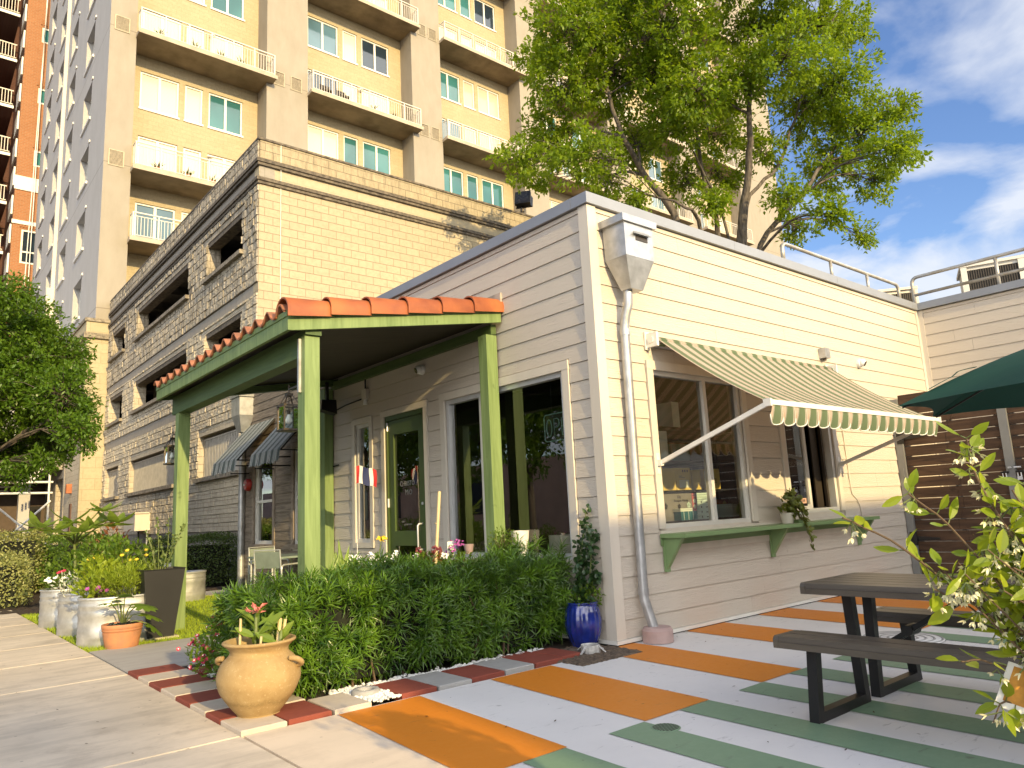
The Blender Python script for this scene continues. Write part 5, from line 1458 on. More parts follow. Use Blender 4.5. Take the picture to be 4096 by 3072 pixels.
for k in range(9):
    z = 16.0+3.4*k
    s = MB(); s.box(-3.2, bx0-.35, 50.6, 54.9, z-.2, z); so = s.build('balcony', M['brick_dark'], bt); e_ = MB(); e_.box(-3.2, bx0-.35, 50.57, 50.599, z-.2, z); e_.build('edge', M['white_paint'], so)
    r = MB(); r.box(-3.1, bx0-.4, 50.62, 50.68, z+1.05, z+1.12); r.box(-3.1, bx0-.4, 50.62, 50.68, z+.1, z+.15)
    x = -3.1
    while x < bx0-.4: r.box(x, x+.04, 50.63, 50.67, z+.15, z+1.05); x += .17
    r.build('railing', M['rail'], so)
g = MB()
for z in range(12, 60, 2): g.box(bx0-.10, bx0-.003, 50.5, 52.2, z, z+1.3)
g.build('side_panels', M['white_paint'], bt)
# thin lines hanging down between the towers
t = thing('hanging_ropes', 'two thin white ropes hanging down between brick tower and grey facade', 'ropes', (.2, 48.5, 0))
g = MB(); g.tube([(.30, 46, 10), (.30, 46.0, 46)], .025, 5); g.build('rope', M['white_paint'], t)
g = MB(); g.tube([(.05, 46, 10), (.45, 46.0, 46)], .025, 5); g.build('rope', M['white_paint'], t)

# ------------------------------------------------------------------ roof rails and rooftop units
def pipe_round(mb, pts, r, n=10, br=.10):
    out = [Vector(pts[0])]
    for a, b, c in zip(pts, pts[1:], pts[2:]):
        a, b, c = Vector(a), Vector(b), Vector(c); p = b+(a-b).normalized()*br; q = b+(c-b).normalized()*br
        for k in range(6):
            s = k/5; out.append((p*(1-s)+b*s)*(1-s)+(b*(1-s)+q*s)*s)
    out.append(Vector(pts[-1])); mb.tube(out, r, n)
M['pipe'] = plain('galvanised_pipe', (.50, .50, .49), .45, .55, var=.2, vs_=6, c2=(.38, .34, .27))
t = thing('roof_rail', 'low galvanised pipe rail on the sunlit roof edge above the awning', 'guard rail', (5.5, .08, 4.145))
g = MB(); pipe_round(g, [(3.68, .07, 4.14), (3.68, .07, 4.43), (7.12, .07, 4.43), (7.12, .07, 4.14)], .026); g.build('top_rail', M['pipe'], t, True)
for x in (4.95, 6.05):
    g = MB(); g.tube([(x, .07, 4.14), (x, .07, 4.41)], .022, 10); g.build('upright', M['pipe'], t, True)
g = MB(); g.tube([(4.0, .10, 4.16), (7.0, .10, 4.16)], .016, 8); g.build('lower_rail', M['pipe'], t, True)
t = thing('roof_rail', 'galvanised two-bar pipe rail on the wing roof edge in front of the air conditioner', 'guard rail', (7.58, -2, 4.148))
g = MB(); pipe_round(g, [(7.56, .02, 4.15), (7.56, .02, 4.60), (7.56, -5.5, 4.60), (7.56, -5.5, 4.15)], .028); g.build('top_rail', M['pipe'], t, True)
g = MB(); g.tube([(7.56, .02, 4.31), (7.56, -5.5, 4.31)], .024, 10); g.build('lower_rail', M['pipe'], t, True)
for y in (-1.18, -2.4, -3.6):
    g = MB(); g.tube([(7.56, y, 4.15), (7.56, y, 4.58)], .026, 10); g.build('upright', M['pipe'], t, True)
def acunit(c, s, rz, label, mat='frame_white'):
    t = thing('rooftop_unit', label, 'air conditioner', c)
    q = Matrix.Rotation(rz, 3, 'Z')
    def put(mb): mb.v = [tuple(Vector(c)+q @ Vector(p)) for p in mb.v]; return mb
    w, d, h = s
    put(MB().box(-w/2, w/2, -d/2, d/2, 0, h)).build('casing', M[mat], t)
    put(MB().box(-w/2-.04, w/2+.04, -d/2-.05, d/2+.04, h+.001, h+.05)).build('lid', M[mat], t)
    g = MB(); g.box(-w/2+.06, w/2-.06, -d/2-.012, -d/2-.002, .05, h-.06); put(g).build('grille_back', M['dark'], t)
    g = MB(); x = -w/2+.08
    while x < w/2-.08: g.box(x, x+.012, -d/2-.02, -d/2-.013, .05, h-.06); x += .035
    for zz in (.3*h, .6*h): g.box(-w/2+.06, w/2-.06, -d/2-.024, -d/2-.0205, zz, zz+.012)
    put(g).build('grille_bars', M['bronze'], t)
    g = MB(); g.box(-w/2-.03, -w/2+.06, -d/2-.04, -d/2-.025, 0, h); put(g).build('corner_post', M[mat], t); g = MB(); g.box(w/2-.06, w/2+.03, -d/2-.04, -d/2-.025, 0, h); put(g).build('corner_post', M[mat], t)
acunit((9.45, -.55, 3.9), (.85, .8, 1.02), R(-68), 'white rooftop air conditioner with dark slanted grille behind the wing rail')
acunit((9.9, 1.75, 4.0), (1.5, .9, 1.05), R(-52), 'low tan rooftop unit behind the corner of the two roof edges', 'trim')
g = MB(); g.box(5.9, 7.1, 1.5, 3.2, 3.9, 4.42); t = thing('duct', 'flat grey metal duct lying low on the roof behind the rail', 'duct', (5.5, 2, 3.9)); g.v = [(x-1.2, y, z) for x, y, z in g.v]; g.build('casing', M['galv'], t)
g = MB(); g.box(4.6, 6.0, 1.4, 3.3, 4.421, 4.45); g.build('lid', M['galv'], t)

# ------------------------------------------------------------------ slatted gate
M['plank'] = wood('dark_brown_plank', (.030, .017, .011), (.10, .055, .03), (10, 1.3, 12), rough=.62, bump=.5)
M['post_grey'] = plain('grey_steel_post', (.235, .235, .225), .5, .3, var=.08, vs_=3)
gt = thing('wooden_gate', 'tall double gate of dark brown horizontal planks on grey steel posts', 'gate', (6.08, -1.2, 0))
GXX = 6.05
for y0, y1 in ((-.115, -.02), (-1.43, -1.33), (-3.1, -3.0)):
    MB().box(GXX-.04, GXX+.06, y0, y1, 0, 2.5).build('post', M['post_grey'], gt)
for y0, y1, jj in ((-1.325, -.12, 0), (-2.995, -1.435, 1)):
    z = .08; k = 0
    while z < 2.42:
        dz = rnd.uniform(-.002, .002)
        g = MB(); ym = y0+(y1-y0)*rnd.choice((.46, .5, .54))
        g.box(GXX, GXX+.025, y0, ym-.002, z, z+.135); g.box(GXX+.002, GXX+.027, ym+.002, y1, z+dz, z+.135+dz)
        for yy in (y0+.05, y1-.05, ym-.04, ym+.04):
            g.tube([(GXX-.001, yy, z+.03), (GXX-.003, yy, z+.03)], .007, 6); g.tube([(GXX-.001, yy, z+.105), (GXX-.003, yy, z+.105)], .007, 6)
        g.build('plank', M['plank'], gt); z += .146; k += 1
    MB().box(GXX+.03, GXX+.07, y0, y0+.06, .05, 2.44).build('back_frame', M['post_grey'], gt)
    MB().box(GXX+.03, GXX+.07, y1-.06, y1, .05, 2.44).build('back_frame', M['post_grey'], gt)
    MB().box(GXX+.03, GXX+.07, (y0+y1)/2-.03, (y0+y1)/2+.03, .05, 2.44).build('back_frame', M['post_grey'], gt)
for z in (.55, 1.95):
    g = MB(); g.box(GXX-.055, GXX-.041, -.14, -.05, z-.09, z+.09); g.hexa([(GXX-.03, -.42, z-.012), (GXX-.015, -.42, z-.012), (GXX-.015, -.12, z-.035), (GXX-.03, -.12, z-.035)], [(GXX-.03, -.42, z+.012), (GXX-.015, -.42, z+.012), (GXX-.015, -.12, z+.035), (GXX-.03, -.12, z+.035)]); g.build('hinge', M['black'], gt)
g = MB(); g.box(GXX-.05, GXX-.041, -.085, -.05, 1.40, 1.52); g.build('switch_plate', M['post_grey'], gt)
for y, lb in ((-1.31, 'small padlock on the latch left of the middle gate post'), (-1.475, 'silver padlock on the hasp right of the middle gate post')):
    t = thing('padlock', lb, 'padlock', (GXX-.06, y, 1.35), 'padlocks on the gate')
    g = MB(); g.box(GXX-.075, GXX-.05, y-.026, y+.026, 1.27, 1.315); g.build('body', M['frame_alu'], t)
    g = MB(); g.tube([(GXX-.062, y-.018, 1.315), (GXX-.062, y-.018, 1.36), (GXX-.062, y-.008, 1.378), (GXX-.062, y+.008, 1.378), (GXX-.062, y+.018, 1.36), (GXX-.062, y+.018, 1.315)], .006, 8); g.build('shackle', M['frame_alu'], t)
    g = MB(); g.box(GXX-.07, GXX-.028, y-.05, y+.04, 1.362, 1.385); g.build('hasp', M['black'], t)
g = MB(); g.box(GXX-.08, GXX-.0, -1.39, -1.36, 1.42, 1.44); g.tube([(GXX-.06, -1.42, 1.43), (GXX-.06, -1.5, 1.43)], .012, 8); g.build('latch_bar', M['frame_alu'], gt)

# ------------------------------------------------------------------ picnic table
M['slat'] = wood('dark_composite_slat', (.060, .048, .036), (.115, .095, .072), (9, 1.2, 9), rough=.42, bump=.25, knots=False, spec=.5)
M['legs'] = plain('black_steel', (.012, .011, .010), .45, .1, var=.1)
pt = thing('picnic_table', 'dark brown slatted picnic table with attached benches on black steel frames', 'picnic table', (-.41, -3.1, 0))
YT0, YT1 = -4.15, -2.22
def slats(name, x0, x1, n, zt, y0, y1):
    w = (x1-x0)/n
    g = MB()
    for k in range(n):
        a, b = x0+k*w+.0025, x0+(k+1)*w-.0025
        g.hexa([(a, y0, zt-.028), (b, y0, zt-.028), (b, y1, zt-.028), (a, y1, zt-.028)], [(a+.003, y0, zt), (b-.003, y0, zt), (b-.003, y1, zt), (a+.003, y1, zt)])
    o = g.build(name, M['slat'], pt)
    e = MB(); r = .03
    for yy, s in ((y0, -1), (y1, 1)):
        poly = [(x0-.002, zt-.062), (x0-.002, zt-.02), (x0+.008, zt-.004), (x0+.02, zt+.001), (x1-.02, zt+.001), (x1-.008, zt-.004), (x1+.002, zt-.02), (x1+.002, zt-.062)]
        e.prism(poly, 'y', yy+.0005 if s > 0 else yy-.03, yy+.03 if s > 0 else yy-.0005)
    for xx in (x0, x1): e.box(min(xx, xx), xx+.02 if xx == x0 else xx, y0, y1, zt-.062, zt-.029) if xx == x0 else e.box(xx-.02, xx, y0, y1, zt-.062, zt-.029)
    e.build('edge_trim', M['slat'], o)
slats('tabletop', -.76, -.06, 6, .685, YT0, YT1)
slats('seat', -1.10, -.85, 2, .435, YT0, YT1); slats('seat', .03, .28, 2, .435, YT0, YT1)
for yb in (-2.36, -4.0):
    for s in (-1, 1):
        X = lambda d: -.41+s*d
        y = yb
        g = MB()
        g.bar((X(.625), y, 0.0), (X(.575), y, .405), .055, .055, (1, 0, 0)); g.bar((X(.085), y, 0.0), (X(.13), y, .655), .055, .055, (1, 0, 0))
        g.box(min(X(.113), X(.5975)), max(X(.113), X(.5975)), y-.0272, y+.0272, .001, .052)
        g.build('leg', M['legs'], pt)
    MB().box(-.70, -.12, yb-.025, yb+.025, .624, .6545).build('crossbar', M['legs'], pt)
for s in (-1, 1):
    yb = -2.36 if s > 0 else -4.0
    g = MB(); g.bar((-.45, yb-s*.04, .26), (-.43, yb-s*.62, .625), .028, .028); g.bar((-.37, yb-s*.04, .26), (-.39, yb-s*.62, .625), .028, .028); g.tube([(-.47, yb-s*.28, .415), (-.35, yb-s*.28, .415)], .03, 10); g.bar((-.53, yb, .28), (-.29, yb, .28), .03, .03)
    g.build('brace', M['legs'], pt)

# ------------------------------------------------------------------ market umbrella
M['canvas'] = None
t_ = NT('dark_green_canvas'); cc = t_.mix(t_.noise(t_.obj(), 3, 4), (.007, .050, .036), (.010, .066, .047))
pb = t_.pbr(cc, .7, 0, t_.bump(t_.noise(t_.obj(), 9, 3), .12, .02), .3); tr = t_.n('ShaderNodeBsdfTranslucent', {'Color': (.01, .05, .035)}); M['canvas'] = t_.done(t_.n('ShaderNodeMixShader', {0: .05, 1: pb, 2: tr.outputs[0]}).outputs[0])
UC = Vector((1.93, -3.02, 0))
um = thing('market_umbrella', 'dark green market umbrella open at the right edge of the patio', 'umbrella', UC)
RU, ZE, ZA = 1.2, 1.85, 2.30
A0 = R(129)
g = MB(); nseg = 6; sub = 10; rings = 8
for j in range(rings+1):
    s = .06+.94*j/rings
    for i in range(nseg*sub):
        k = i/sub; f = k-math.floor(k); a0 = A0+2*PI*math.floor(k)/nseg; a1 = a0+2*PI/nseg
        p0 = Vector((math.cos(a0), math.sin(a0))); p1 = Vector((math.cos(a1), math.sin(a1)))
        pull = 1-.10*s*math.sin(PI*f)
        p = (p0*(1-f)+p1*f)*pull*RU*s
        z = ZA-(ZA-ZE)*s**1.05+.035*s*math.sin(PI*f)*.6+.05*math.sin(PI*s)*.4
        g.v.append((UC.x+p.x, UC.y+p.y, z))
n = nseg*sub
for j in range(rings):
    for i in range(n): g.f.append((j*n+i, j*n+(i+1) % n, (j+1)*n+(i+1) % n, (j+1)*n+i)); g.m.append(0)
co = g.build('canopy', M['canvas'], um, True, ang=25)
g = MB(); b0 = 0
ang_ = [A0+2*PI*k/nseg for k in range(nseg)]
for a in ang_:
    g2 = MB(); g2.tube([(UC.x, UC.y, ZA-.06), (UC.x+RU*.97*math.cos(a), UC.y+RU*.97*math.sin(a), ZE-.012)], .008, 6); g2.build('rib', M['black'], um)
g = MB(); g.tube([(UC.x, UC.y, 0.03), (UC.x, UC.y, ZA+.04)], .019, 12); g.lathe([(.24, 0), (.24, .03), (.05, .05), (.03, .28), (.0, .28)], (UC.x, UC.y, 0.001), 28); g.build('pole', M['bronze'], um, True, ang=40)
g = MB(); g.lathe([(0, .05), (.03, .03), (.035, 0), (.02, -.02)], (UC.x, UC.y, ZA+.03), 12); g.build('finial', M['canvas'], um, True)
a = A0; pts = []   # tie strap lying on the canopy
for k in range(9):
    s = .50+.30*k/8; pts.append((UC.x+RU*s*math.cos(a+.02), UC.y+RU*s*math.sin(a+.02), ZA-(ZA-ZE)*s**1.05+.05*math.sin(PI*s)*.4+.012+.03*math.sin(PI*k/8)*(1 if k < 4 else .3)))
g = MB()
for p, q in zip(pts, pts[1:]): g.bar(p, q, .035, .004)
g.build('tie_strap', M['canvas'], um)

# ------------------------------------------------------------------ things across the street and behind the viewer (they throw the shade)
ob = thing('office_block', 'plain tan office block across the patio behind the viewer', 'building', (10, -30, 0))
ex = -2.12-.1208*19.7
g = MB(); g.box(ex, 60, -34, -20, 0, 7.42); g.build('wall', M['stucco'], ob)
g = MB(); g.box(ex, 60, -20.15, -20.001, 7.2, 7.44); g.build("parapet", M['sill'], ob)
for k in range(12):
    for z in (1.2, 4.4): MB().box(ex+1.5+k*4, ex+3.6+k*4, -20.0, -19.95, z, z+1.7).build('window', M['pane_dark'], ob)
fb = thing('added_shade_block', 'tall plain block added out of view behind the viewer to shade the near sidewalk', 'building', (-30, -85, 0))  # unseen block added so its shadow edge lies along the near sidewalk
g = MB(); g.box(-60, -13.62, -100, -80, 0, 26.2); g.build('wall', M['stucco'], fb)
for k in range(8):
    for j in range(6): MB().box(-19-k*5, -16.5-k*5, -80.0, -79.9, 3+j*3.8, 5.2+j*3.8).build('window', M['pane_dark'], fb)
pk = thing('pink_building', 'pale pink plastered building across the street', 'building', (-20, 10, 0))
g = MB(); g.box(-32, -20, -4, 60, 0, 3.9); g.build('wall', plain('pink_plaster', (.55, .40, .34), .85, var=.12, vs_=1), pk)
for k in range(14): MB().box(-20.0, -19.95, -2+k*4.3, -.4+k*4.3, 1.2, 3.2).build('window', M['pane_dark'], pk)

# ------------------------------------------------------------------ trees
M['leaf_tree'] = foliage('tree_leaf', (.060, .135, .010), (.24, .34, .018), .5, .42, .4, .5)
M['leaf_tree2'] = foliage('street_tree_leaf', (.045, .115, .012), (.145, .245, .022), .42, .38, .5, .6)
BIG = [(7.95, 7.41, 13.64, 1.34), (9.87, 7.23, 14.78, 1.43), (8.28, 8.12, 12.53, 1.19), (10.08, 7.76, 13.15, 1.45), (8.7, 9.4, 11.61, 0.99), (6.63, 8.4, 9.96, 0.64), (7.73, 7.2, 9.89, 0.98), (11.25, 8.39, 11.8, 1.03), (10.07, 5.75, 13.57, 1.22), (10.48, 5.64, 11.92, 1.22), (13.73, 7.07, 12.27, 1.06), (10.86, 6.74, 11.5, 0.96), (12.38, 7.69, 10.64, 0.76), (11.91, 6.36, 9.44, 0.64), (12.93, 5.25, 14.48, 1.32), (11.98, 3.8, 12.43, 1.07), (14.33, 4.04, 14.51, 1.19), (15.2, 5.03, 12.7, 1.25), (14.61, 3.61, 12.65, 0.97), (15.89, 3.94, 11.81, 1.15), (16.45, 3.04, 11.94, 0.67), (13.86, 2.35, 9.72, 0.7), (15.52, 4.57, 10.81, 1.02), (15.8, 3.61, 9.93, 0.72), (12.81, 4.69, 9.16, 0.62), (12.71, 3.49, 8.19, 0.58), (16.8, 4.54, 8.86, 0.44), (10.23, 7.74, 9.54, 0.58), (13.74, 5.79, 11.11, 0.67), (15.35, 5.78, 9.12, 0.55), (17.02, 3.03, 10.95, 0.47), (9.17, 9.97, 14.58, 0.77), (7.81, 9.2, 10.16, 0.5), (10.49, 9.11, 10.56, 0.61), (12.06, 5.36, 12.48, 1.02), (13.67, 7.1, 10.9, 0.63), (10.2, 8.16, 17.66, 1.66), (9.3, 5.09, 15.34, 1.53), (10.79, 4.04, 15.38, 1.55), (12.23, 3.35, 15.08, 1.33), (16.37, 4.0, 15.21, 0.85), (10.45, 6.59, 12.81, 1.02)]
STEMS = {'A': [(11.69, 7.57, 6.13), (11.4, 7.2, 8.81), (10.78, 7.7, 10.36), (9.46, 7.45, 11.38), (9.32, 7.88, 13.64)], 'B': [(13.03, 6.46, 6.04), (12.78, 6.15, 8.34), (12.58, 5.48, 10.64), (12.27, 5.16, 11.9), (13.09, 4.89, 14.63)], 'C': [(13.18, 6.34, 6.03), (13.21, 5.81, 8.18), (14.16, 4.91, 9.66), (15.4, 4.36, 11.17), (16.2, 3.6, 11.67)], 'D': [(12.53, 6.87, 6.08), (12.27, 6.53, 8.56), (12.53, 6.99, 10.55), (12.21, 6.96, 13.07), (12.49, 7.15, 16.36)], 'E': [(12.68, 6.75, 6.07), (12.5, 6.35, 8.48), (11.86, 6.77, 10.98)], 'F': [(11.93, 7.37, 6.11), (11.89, 6.82, 8.65), (10.86, 6.68, 9.17), (10.6, 7.6, 9.7)], 'G': [(13.11, 6.4, 6.04), (12.81, 5.92, 9.22), (14.0, 5.43, 10.72), (14.6, 4.68, 12.96), (14.55, 3.61, 14.49)]}
SR = {'A': .165, 'B': .175, 'C': .115, 'D': .11, 'E': .09, 'F': .095, 'G': .085}
def smooth_path(pts, n=5, jit=0.0):
    pts = [Vector(p) for p in pts]; out = []
    for i in range(len(pts)-1):
        p0, p1, p2, p3 = pts[max(i-1, 0)], pts[i], pts[i+1], pts[min(i+2, len(pts)-1)]
        for k in range(n):
            t = k/n
            out.append(.5*((2*p1)+(p2-p0)*t+(2*p0-5*p1+4*p2-p3)*t*t+(3*p1-p0-3*p2+p3)*t**3)+rvec()*jit*(1 if i or k else 0))
    out.append(pts[-1]); return out
def make_tree(name, label, base, stems, srad, lobes, leaf, lw, clus, per, mat, spread=.17, droop=.35, group=None, bareTw=10):
    t = thing(name, label, 'tree', base, group)
    nodes = []
    tr = MB()
    for k, pts in stems.items():
        sp_ = smooth_path([tuple(base)]+[tuple(p) for p in pts], 5, .03)
        r0 = srad[k]; N = len(sp_)
        tr.tube(sp_, [max(.03, r0*(1-.8*i/(N-1))) for i in range(N)], 9)
        nodes += [(p, max(.03, r0*(1-.8*i/(N-1)))) for i, p in enumerate(sp_) if p.z > base[2]+(stems[k][0][2]-base[2])*.75]
    tr.build('trunk', M['bark'], t, True)
    br = MB(); lf = MB()
    for (x, y, z, r) in lobes:
        c = Vector((x, y, z))
        n0, nr = min(nodes, key=lambda q: (q[0]-c).length+max(0, q[0].z-c.z+.3)*1.6)
        mid = (n0+c)/2+Vector((0, 0, .12*(c-n0).length))+rvec()*.12
        pa = smooth_path([n0, mid, c], 4, .02); rr = min(nr*.6, .05+.02*r)
        br.tube(pa, [rr*(1-.72*i/(len(pa)-1)) for i in range(len(pa))], 6, False)
        nc = int(clus*r*r)
        for k in range(nc):
            d = rvec(); q = r*(rnd.random()**.45)*rnd.uniform(.85, 1.12)
            p = c+Vector((d.x*q, d.y*q, d.z*q*.88))
            if k % 2 == 0 or k < 6:
                st = pa[rnd.randint(len(pa)//2, len(pa)-1)]
                m_ = (st+p)/2+rvec()*.08*r
                br.tube([st, m_, p], [.012, .008, .004], 4, False)
            out = (p-c).normalized()
            for j in range(per):
                lp = p+rvec()*spread*rnd.random()**.5
                dd = (out*.6+rvec()*.9+Vector((0, 0, -droop))).normalized()
                lf.fleaf(lp, dd, (rvec()*.8+Vector((0, 0, .9))).normalized(), leaf*rnd.uniform(.65, 1.25), lw*rnd.uniform(.75, 1.2))
        for k in range(bareTw if r > .6 else 3):   # a few bare twigs past the leaves
            d = rvec(); d.z = abs(d.z)*.4
            if rnd.random() < .35: br.tube([c+d*r*.8, c+d*r*1.15+rvec()*.06, c+d*r*1.4+rvec()*.1], [.008, .006, .003], 4, False)
    br.build('branches', M['bark'], t, True)
    lf.build('crown', mat, t)
    return t
make_tree('shade_tree', 'large multi-stemmed green tree rising behind the cafe roof', (12.5, 6.7, -.06), STEMS, SR, BIG, .145, .068, 100, 24, M['leaf_tree'], .20)
LEFT = [(-2.92, 14.07, 5.76, 0.76), (-3.37, 12.67, 5.95, 0.46), (-2.48, 14.23, 5.22, 0.83), (-2.85, 13.91, 4.1, 1.04), (-2.37, 12.53, 4.01, 0.71), (-2.2, 11.8, 3.22, 0.41), (-2.29, 14.6, 3.24, 0.62), (-2.87, 15.58, 3.17, 0.79), (-3.04, 12.79, 2.39, 0.36), (-2.12, 13.89, 4.92, 0.46), (-3.4, 13.67, 4.71, 0.96), (-3.92, 13.36, 4.04, 1.1), (-3.93, 13.53, 5.5, 1.04), (-3.56, 15.42, 3.04, 0.92), (-4.47, 16.11, 4.96, 1.56), (-2.73, 12.33, 2.58, 0.32), (-2.05, 13.46, 3.73, 0.45), (-2.1, 11.71, 2.94, 0.23)]
make_tree('street_tree', 'leafy dense green tree at the left edge over the hedges', (-4.3, 14.3, -.06), {'A': [(-4.2, 14.3, 2.2), (-3.6, 14.2, 3.6), (-3.3, 14.0, 5.0)], 'B': [(-4.25, 14.3, 2.1), (-4.6, 14.6, 3.8), (-4.3, 15.4, 5.0)], 'C': [(-4.2, 14.25, 2.2), (-3.3, 13.7, 3.0), (-2.5, 13.0, 3.6)]},
          {'A': .15, 'B': .13, 'C': .10}, LEFT, .10, .046, 330, 20, M['leaf_tree2'], .14, .15)
# tree behind the viewer on the pavement, dapples the near sidewalk and shows in the glass
make_tree('pavement_tree', 'small leafy tree on the sidewalk behind the viewer', (-8.6, 11.0, -.06), {'A': [(-8.6, 11.0, 2.0), (-8.4, 11.3, 3.5), (-8.3, 11.4, 5.5)], 'B': [(-8.6, 11.0, 2.0), (-9.0, 10.0, 3.6)]}, {'A': .13, 'B': .09},
          [(-8.3, 11.3, 4.6, 1.7), (-8.8, 9.4, 4.2, 1.6), (-8.0, 10.4, 3.2, 1.2), (-8.4, 13.2, 3.8, 1.6), (-8.8, 14.8, 3.2, 1.4), (-9, 16.8, 4.0, 1.9), (-9.2, 19.5, 3.6, 1.8), (-8.6, 11.0, 6.3, 1.6)], .15, .08, 75, 20, M['leaf_tree2'], .2)
make_tree('pavement_tree', 'tall slim tree on the sidewalk far behind the viewer', (-8.6, -13.5, -.06), {'A': [(-8.6, -13.5, 2.0), (-8.5, -13.3, 3.5), (-8.5, -13.4, 5.0)]}, {'A': .12},
          [(-8.2, -13.2, 3.9, 1.1), (-8.9, -13.6, 4.6, 1.0), (-8.4, -12.9, 5.2, .9)], .10, .05, 60, 16, M['leaf_tree2'], .18)

# ------------------------------------------------------------------ podocarpus hedge in front of the porch
t = NT('strap_leaf')
g_ = t.n('ShaderNodeNewGeometry')
nz = t.ramp(t.noise(t.obj(), 6.5, 2), [(.36, (0, 0, 0)), (.64, (1, 1, 1))])
f1 = t.math('ADD', t.math('MULTIPLY', g_.outputs['Random Per Island'], .35), t.math('MULTIPLY', nz, .65), clamp=True)
cc = t.mix(f1, (.012, .050, .007), (.14, .265, .016))
tr = t.n('ShaderNodeBsdfTranslucent', {'Color': t.mix(.5, cc, (.25, .35, .02))})
M['strap'] = t.done(t.n('ShaderNodeMixShader', {0: .25, 1: t.pbr(cc, .34, 0, None, .55), 2: tr.outputs[0]}).outputs[0])
M['core'] = plain('hedge_inside', (.014, .018, .007), .95, var=.4, vs_=12)  # for solid dark filler boxes added so the hedges don't show through
hd = thing('hedge', 'bushy knee-high hedge with narrow strap leaves in front of the porch', 'hedge', (-1.45, .75, 0))
HX0, HX1, HY0, HY1 = -3.02, -.12, .34, 1.16
def htop(x, y): return .72+.05*math.sin(x*3.1+1)+.035*math.sin(x*7.7+y*4)+.03*math.sin(y*9)+(.06 if x > -.75 else 0)
core = MB(); core.hexa([(HX0+.22, HY0+.16, .05), (HX1-.16, HY0+.16, .05), (HX1-.16, HY1-.1, .05), (HX0+.22, HY1-.1, .05)], [(HX0+.2, HY0+.14, .56), (HX1-.16, HY0+.14, .60), (HX1-.16, HY1-.1, .6), (HX0+.2, HY1-.1, .56)]); core.build('dark_filler', M['core'], hd)
st = MB()
for k in range(60):
    x = rnd.uniform(HX0+.15, HX1-.1); y = rnd.uniform(HY0+.1, HY1-.1); st.tube([(x, y, -.02), (x+rnd.gauss(0, .04), y+rnd.gauss(0, .04), .3), (x+rnd.gauss(0, .08), y+rnd.gauss(0, .06), .6)], [.009, .007, .004], 5, False)
st.build('stems', M['twig'], hd)
lf = MB()
def rosette(mb, p, ax, n, L, W, wild=.35):
    ax = ax.normalized(); a1 = ax.orthogonal().normalized(); a2 = ax.cross(a1)
    for k in range(n):
        f = k/n; ph = k*2.4+rnd.random()*.5
        tilt = R(28+68*(1-f)+rnd.gauss(0, 7))
        d = ax*math.cos(tilt)+(a1*math.cos(ph)+a2*math.sin(ph))*math.sin(tilt)
        b = p-ax*(.05*(1-f))
        mb.leaf(b, d, ax+rvec()*wild, L*rnd.uniform(.75, 1.12), W, .5, .25) if L > .1 else mb.fleaf(b, d, ax+rvec()*wild, L*rnd.uniform(.7, 1.15), W)
def bulge(x, z): return .05*math.sin(x*4.3+z*5)+.04*math.sin(x*9.1-z*7)
for k in range(1250):
    s = rnd.random()
    if s < .46:     # front
        x = rnd.uniform(HX0+.04, HX1); z = rnd.uniform(.06, .74); y = HY0+.04-bulge(x, z)*.8+rnd.uniform(-.02, .10)+(.10 if z < .15 else 0)+max(0, (z-.6))*.6
        if z > htop(x, y): continue
        n = Vector((rnd.gauss(0, .35), -1, .45+rnd.gauss(0, .3)))
    elif s < .84:   # top
        x = rnd.uniform(HX0+.04, HX1); y = rnd.uniform(HY0+.02, HY1); z = htop(x, y)+rnd.uniform(-.10, .05); n = Vector((rnd.gauss(0, .35), -.15+rnd.gauss(0, .35), 1))
    elif s < .96:   # left end
        y = rnd.uniform(HY0+.02, HY1); z = rnd.uniform(.06, .72); x = HX0+.05-bulge(y, z)*.6+rnd.uniform(-.03, .08); n = Vector((-1, rnd.gauss(0, .35), .4+rnd.gauss(0, .3)))
    else:           # right end
        y = rnd.uniform(HY0+.02, HY1); z = rnd.uniform(.1, .72); x = HX1-rnd.uniform(0, .1); n = Vector((1, rnd.gauss(0, .35), .4))
    rosette(lf, Vector((x, y, z)), n, rnd.randint(15, 21), .125, .0125, .2)
lf.build('foliage', M['strap'], hd)

# ------------------------------------------------------------------ generic plant builders
def plant(name, label, cat, base, group=None): return thing(name, label, cat, base, group)
def leafy(par, c, rx, ry, rz, n, L, W, mat, up=.5, stems=8, fold=True, base=None, shell=.4, name='leaves', stemm='twig', sr=.005):
    c = Vector(c); g = MB(); s = MB(); base = Vector(base) if base else c-Vector((0, 0, rz))
    tips = []
    for k in range(stems):
        d = rvec(); d.z = abs(d.z); e = c+Vector((d.x*rx, d.y*ry, d.z*rz))*rnd.uniform(.5, .95)
        s.tube([base+Vector((rnd.gauss(0, .02), rnd.gauss(0, .02), 0)), (base+e)/2+rvec()*.04, e], [sr, sr*.8, sr*.4], 5, False); tips.append(e)
    for k in range(n):
        d = rvec(); q = rnd.random()**shell; p = c+Vector((d.x*rx*q, d.y*ry*q, d.z*rz*q))
        if p.z < base.z: p.z = base.z+rnd.random()*.05
        dd = ((p-base).normalized()*.6+rvec()*.7+Vector((0, 0, up*.4))).normalized()
        nn = (rvec()*.6+Vector((0, 0, 1))).normalized()
        if fold: g.leaf(p, dd, nn, L*rnd.uniform(.6, 1.2), W*rnd.uniform(.7, 1.15))
        else: g.fleaf(p, dd, nn, L*rnd.uniform(.6, 1.2), W*rnd.uniform(.7, 1.15))
    if stems: s.build('stems', M[stemm], par)
    g.build(name, mat, par)
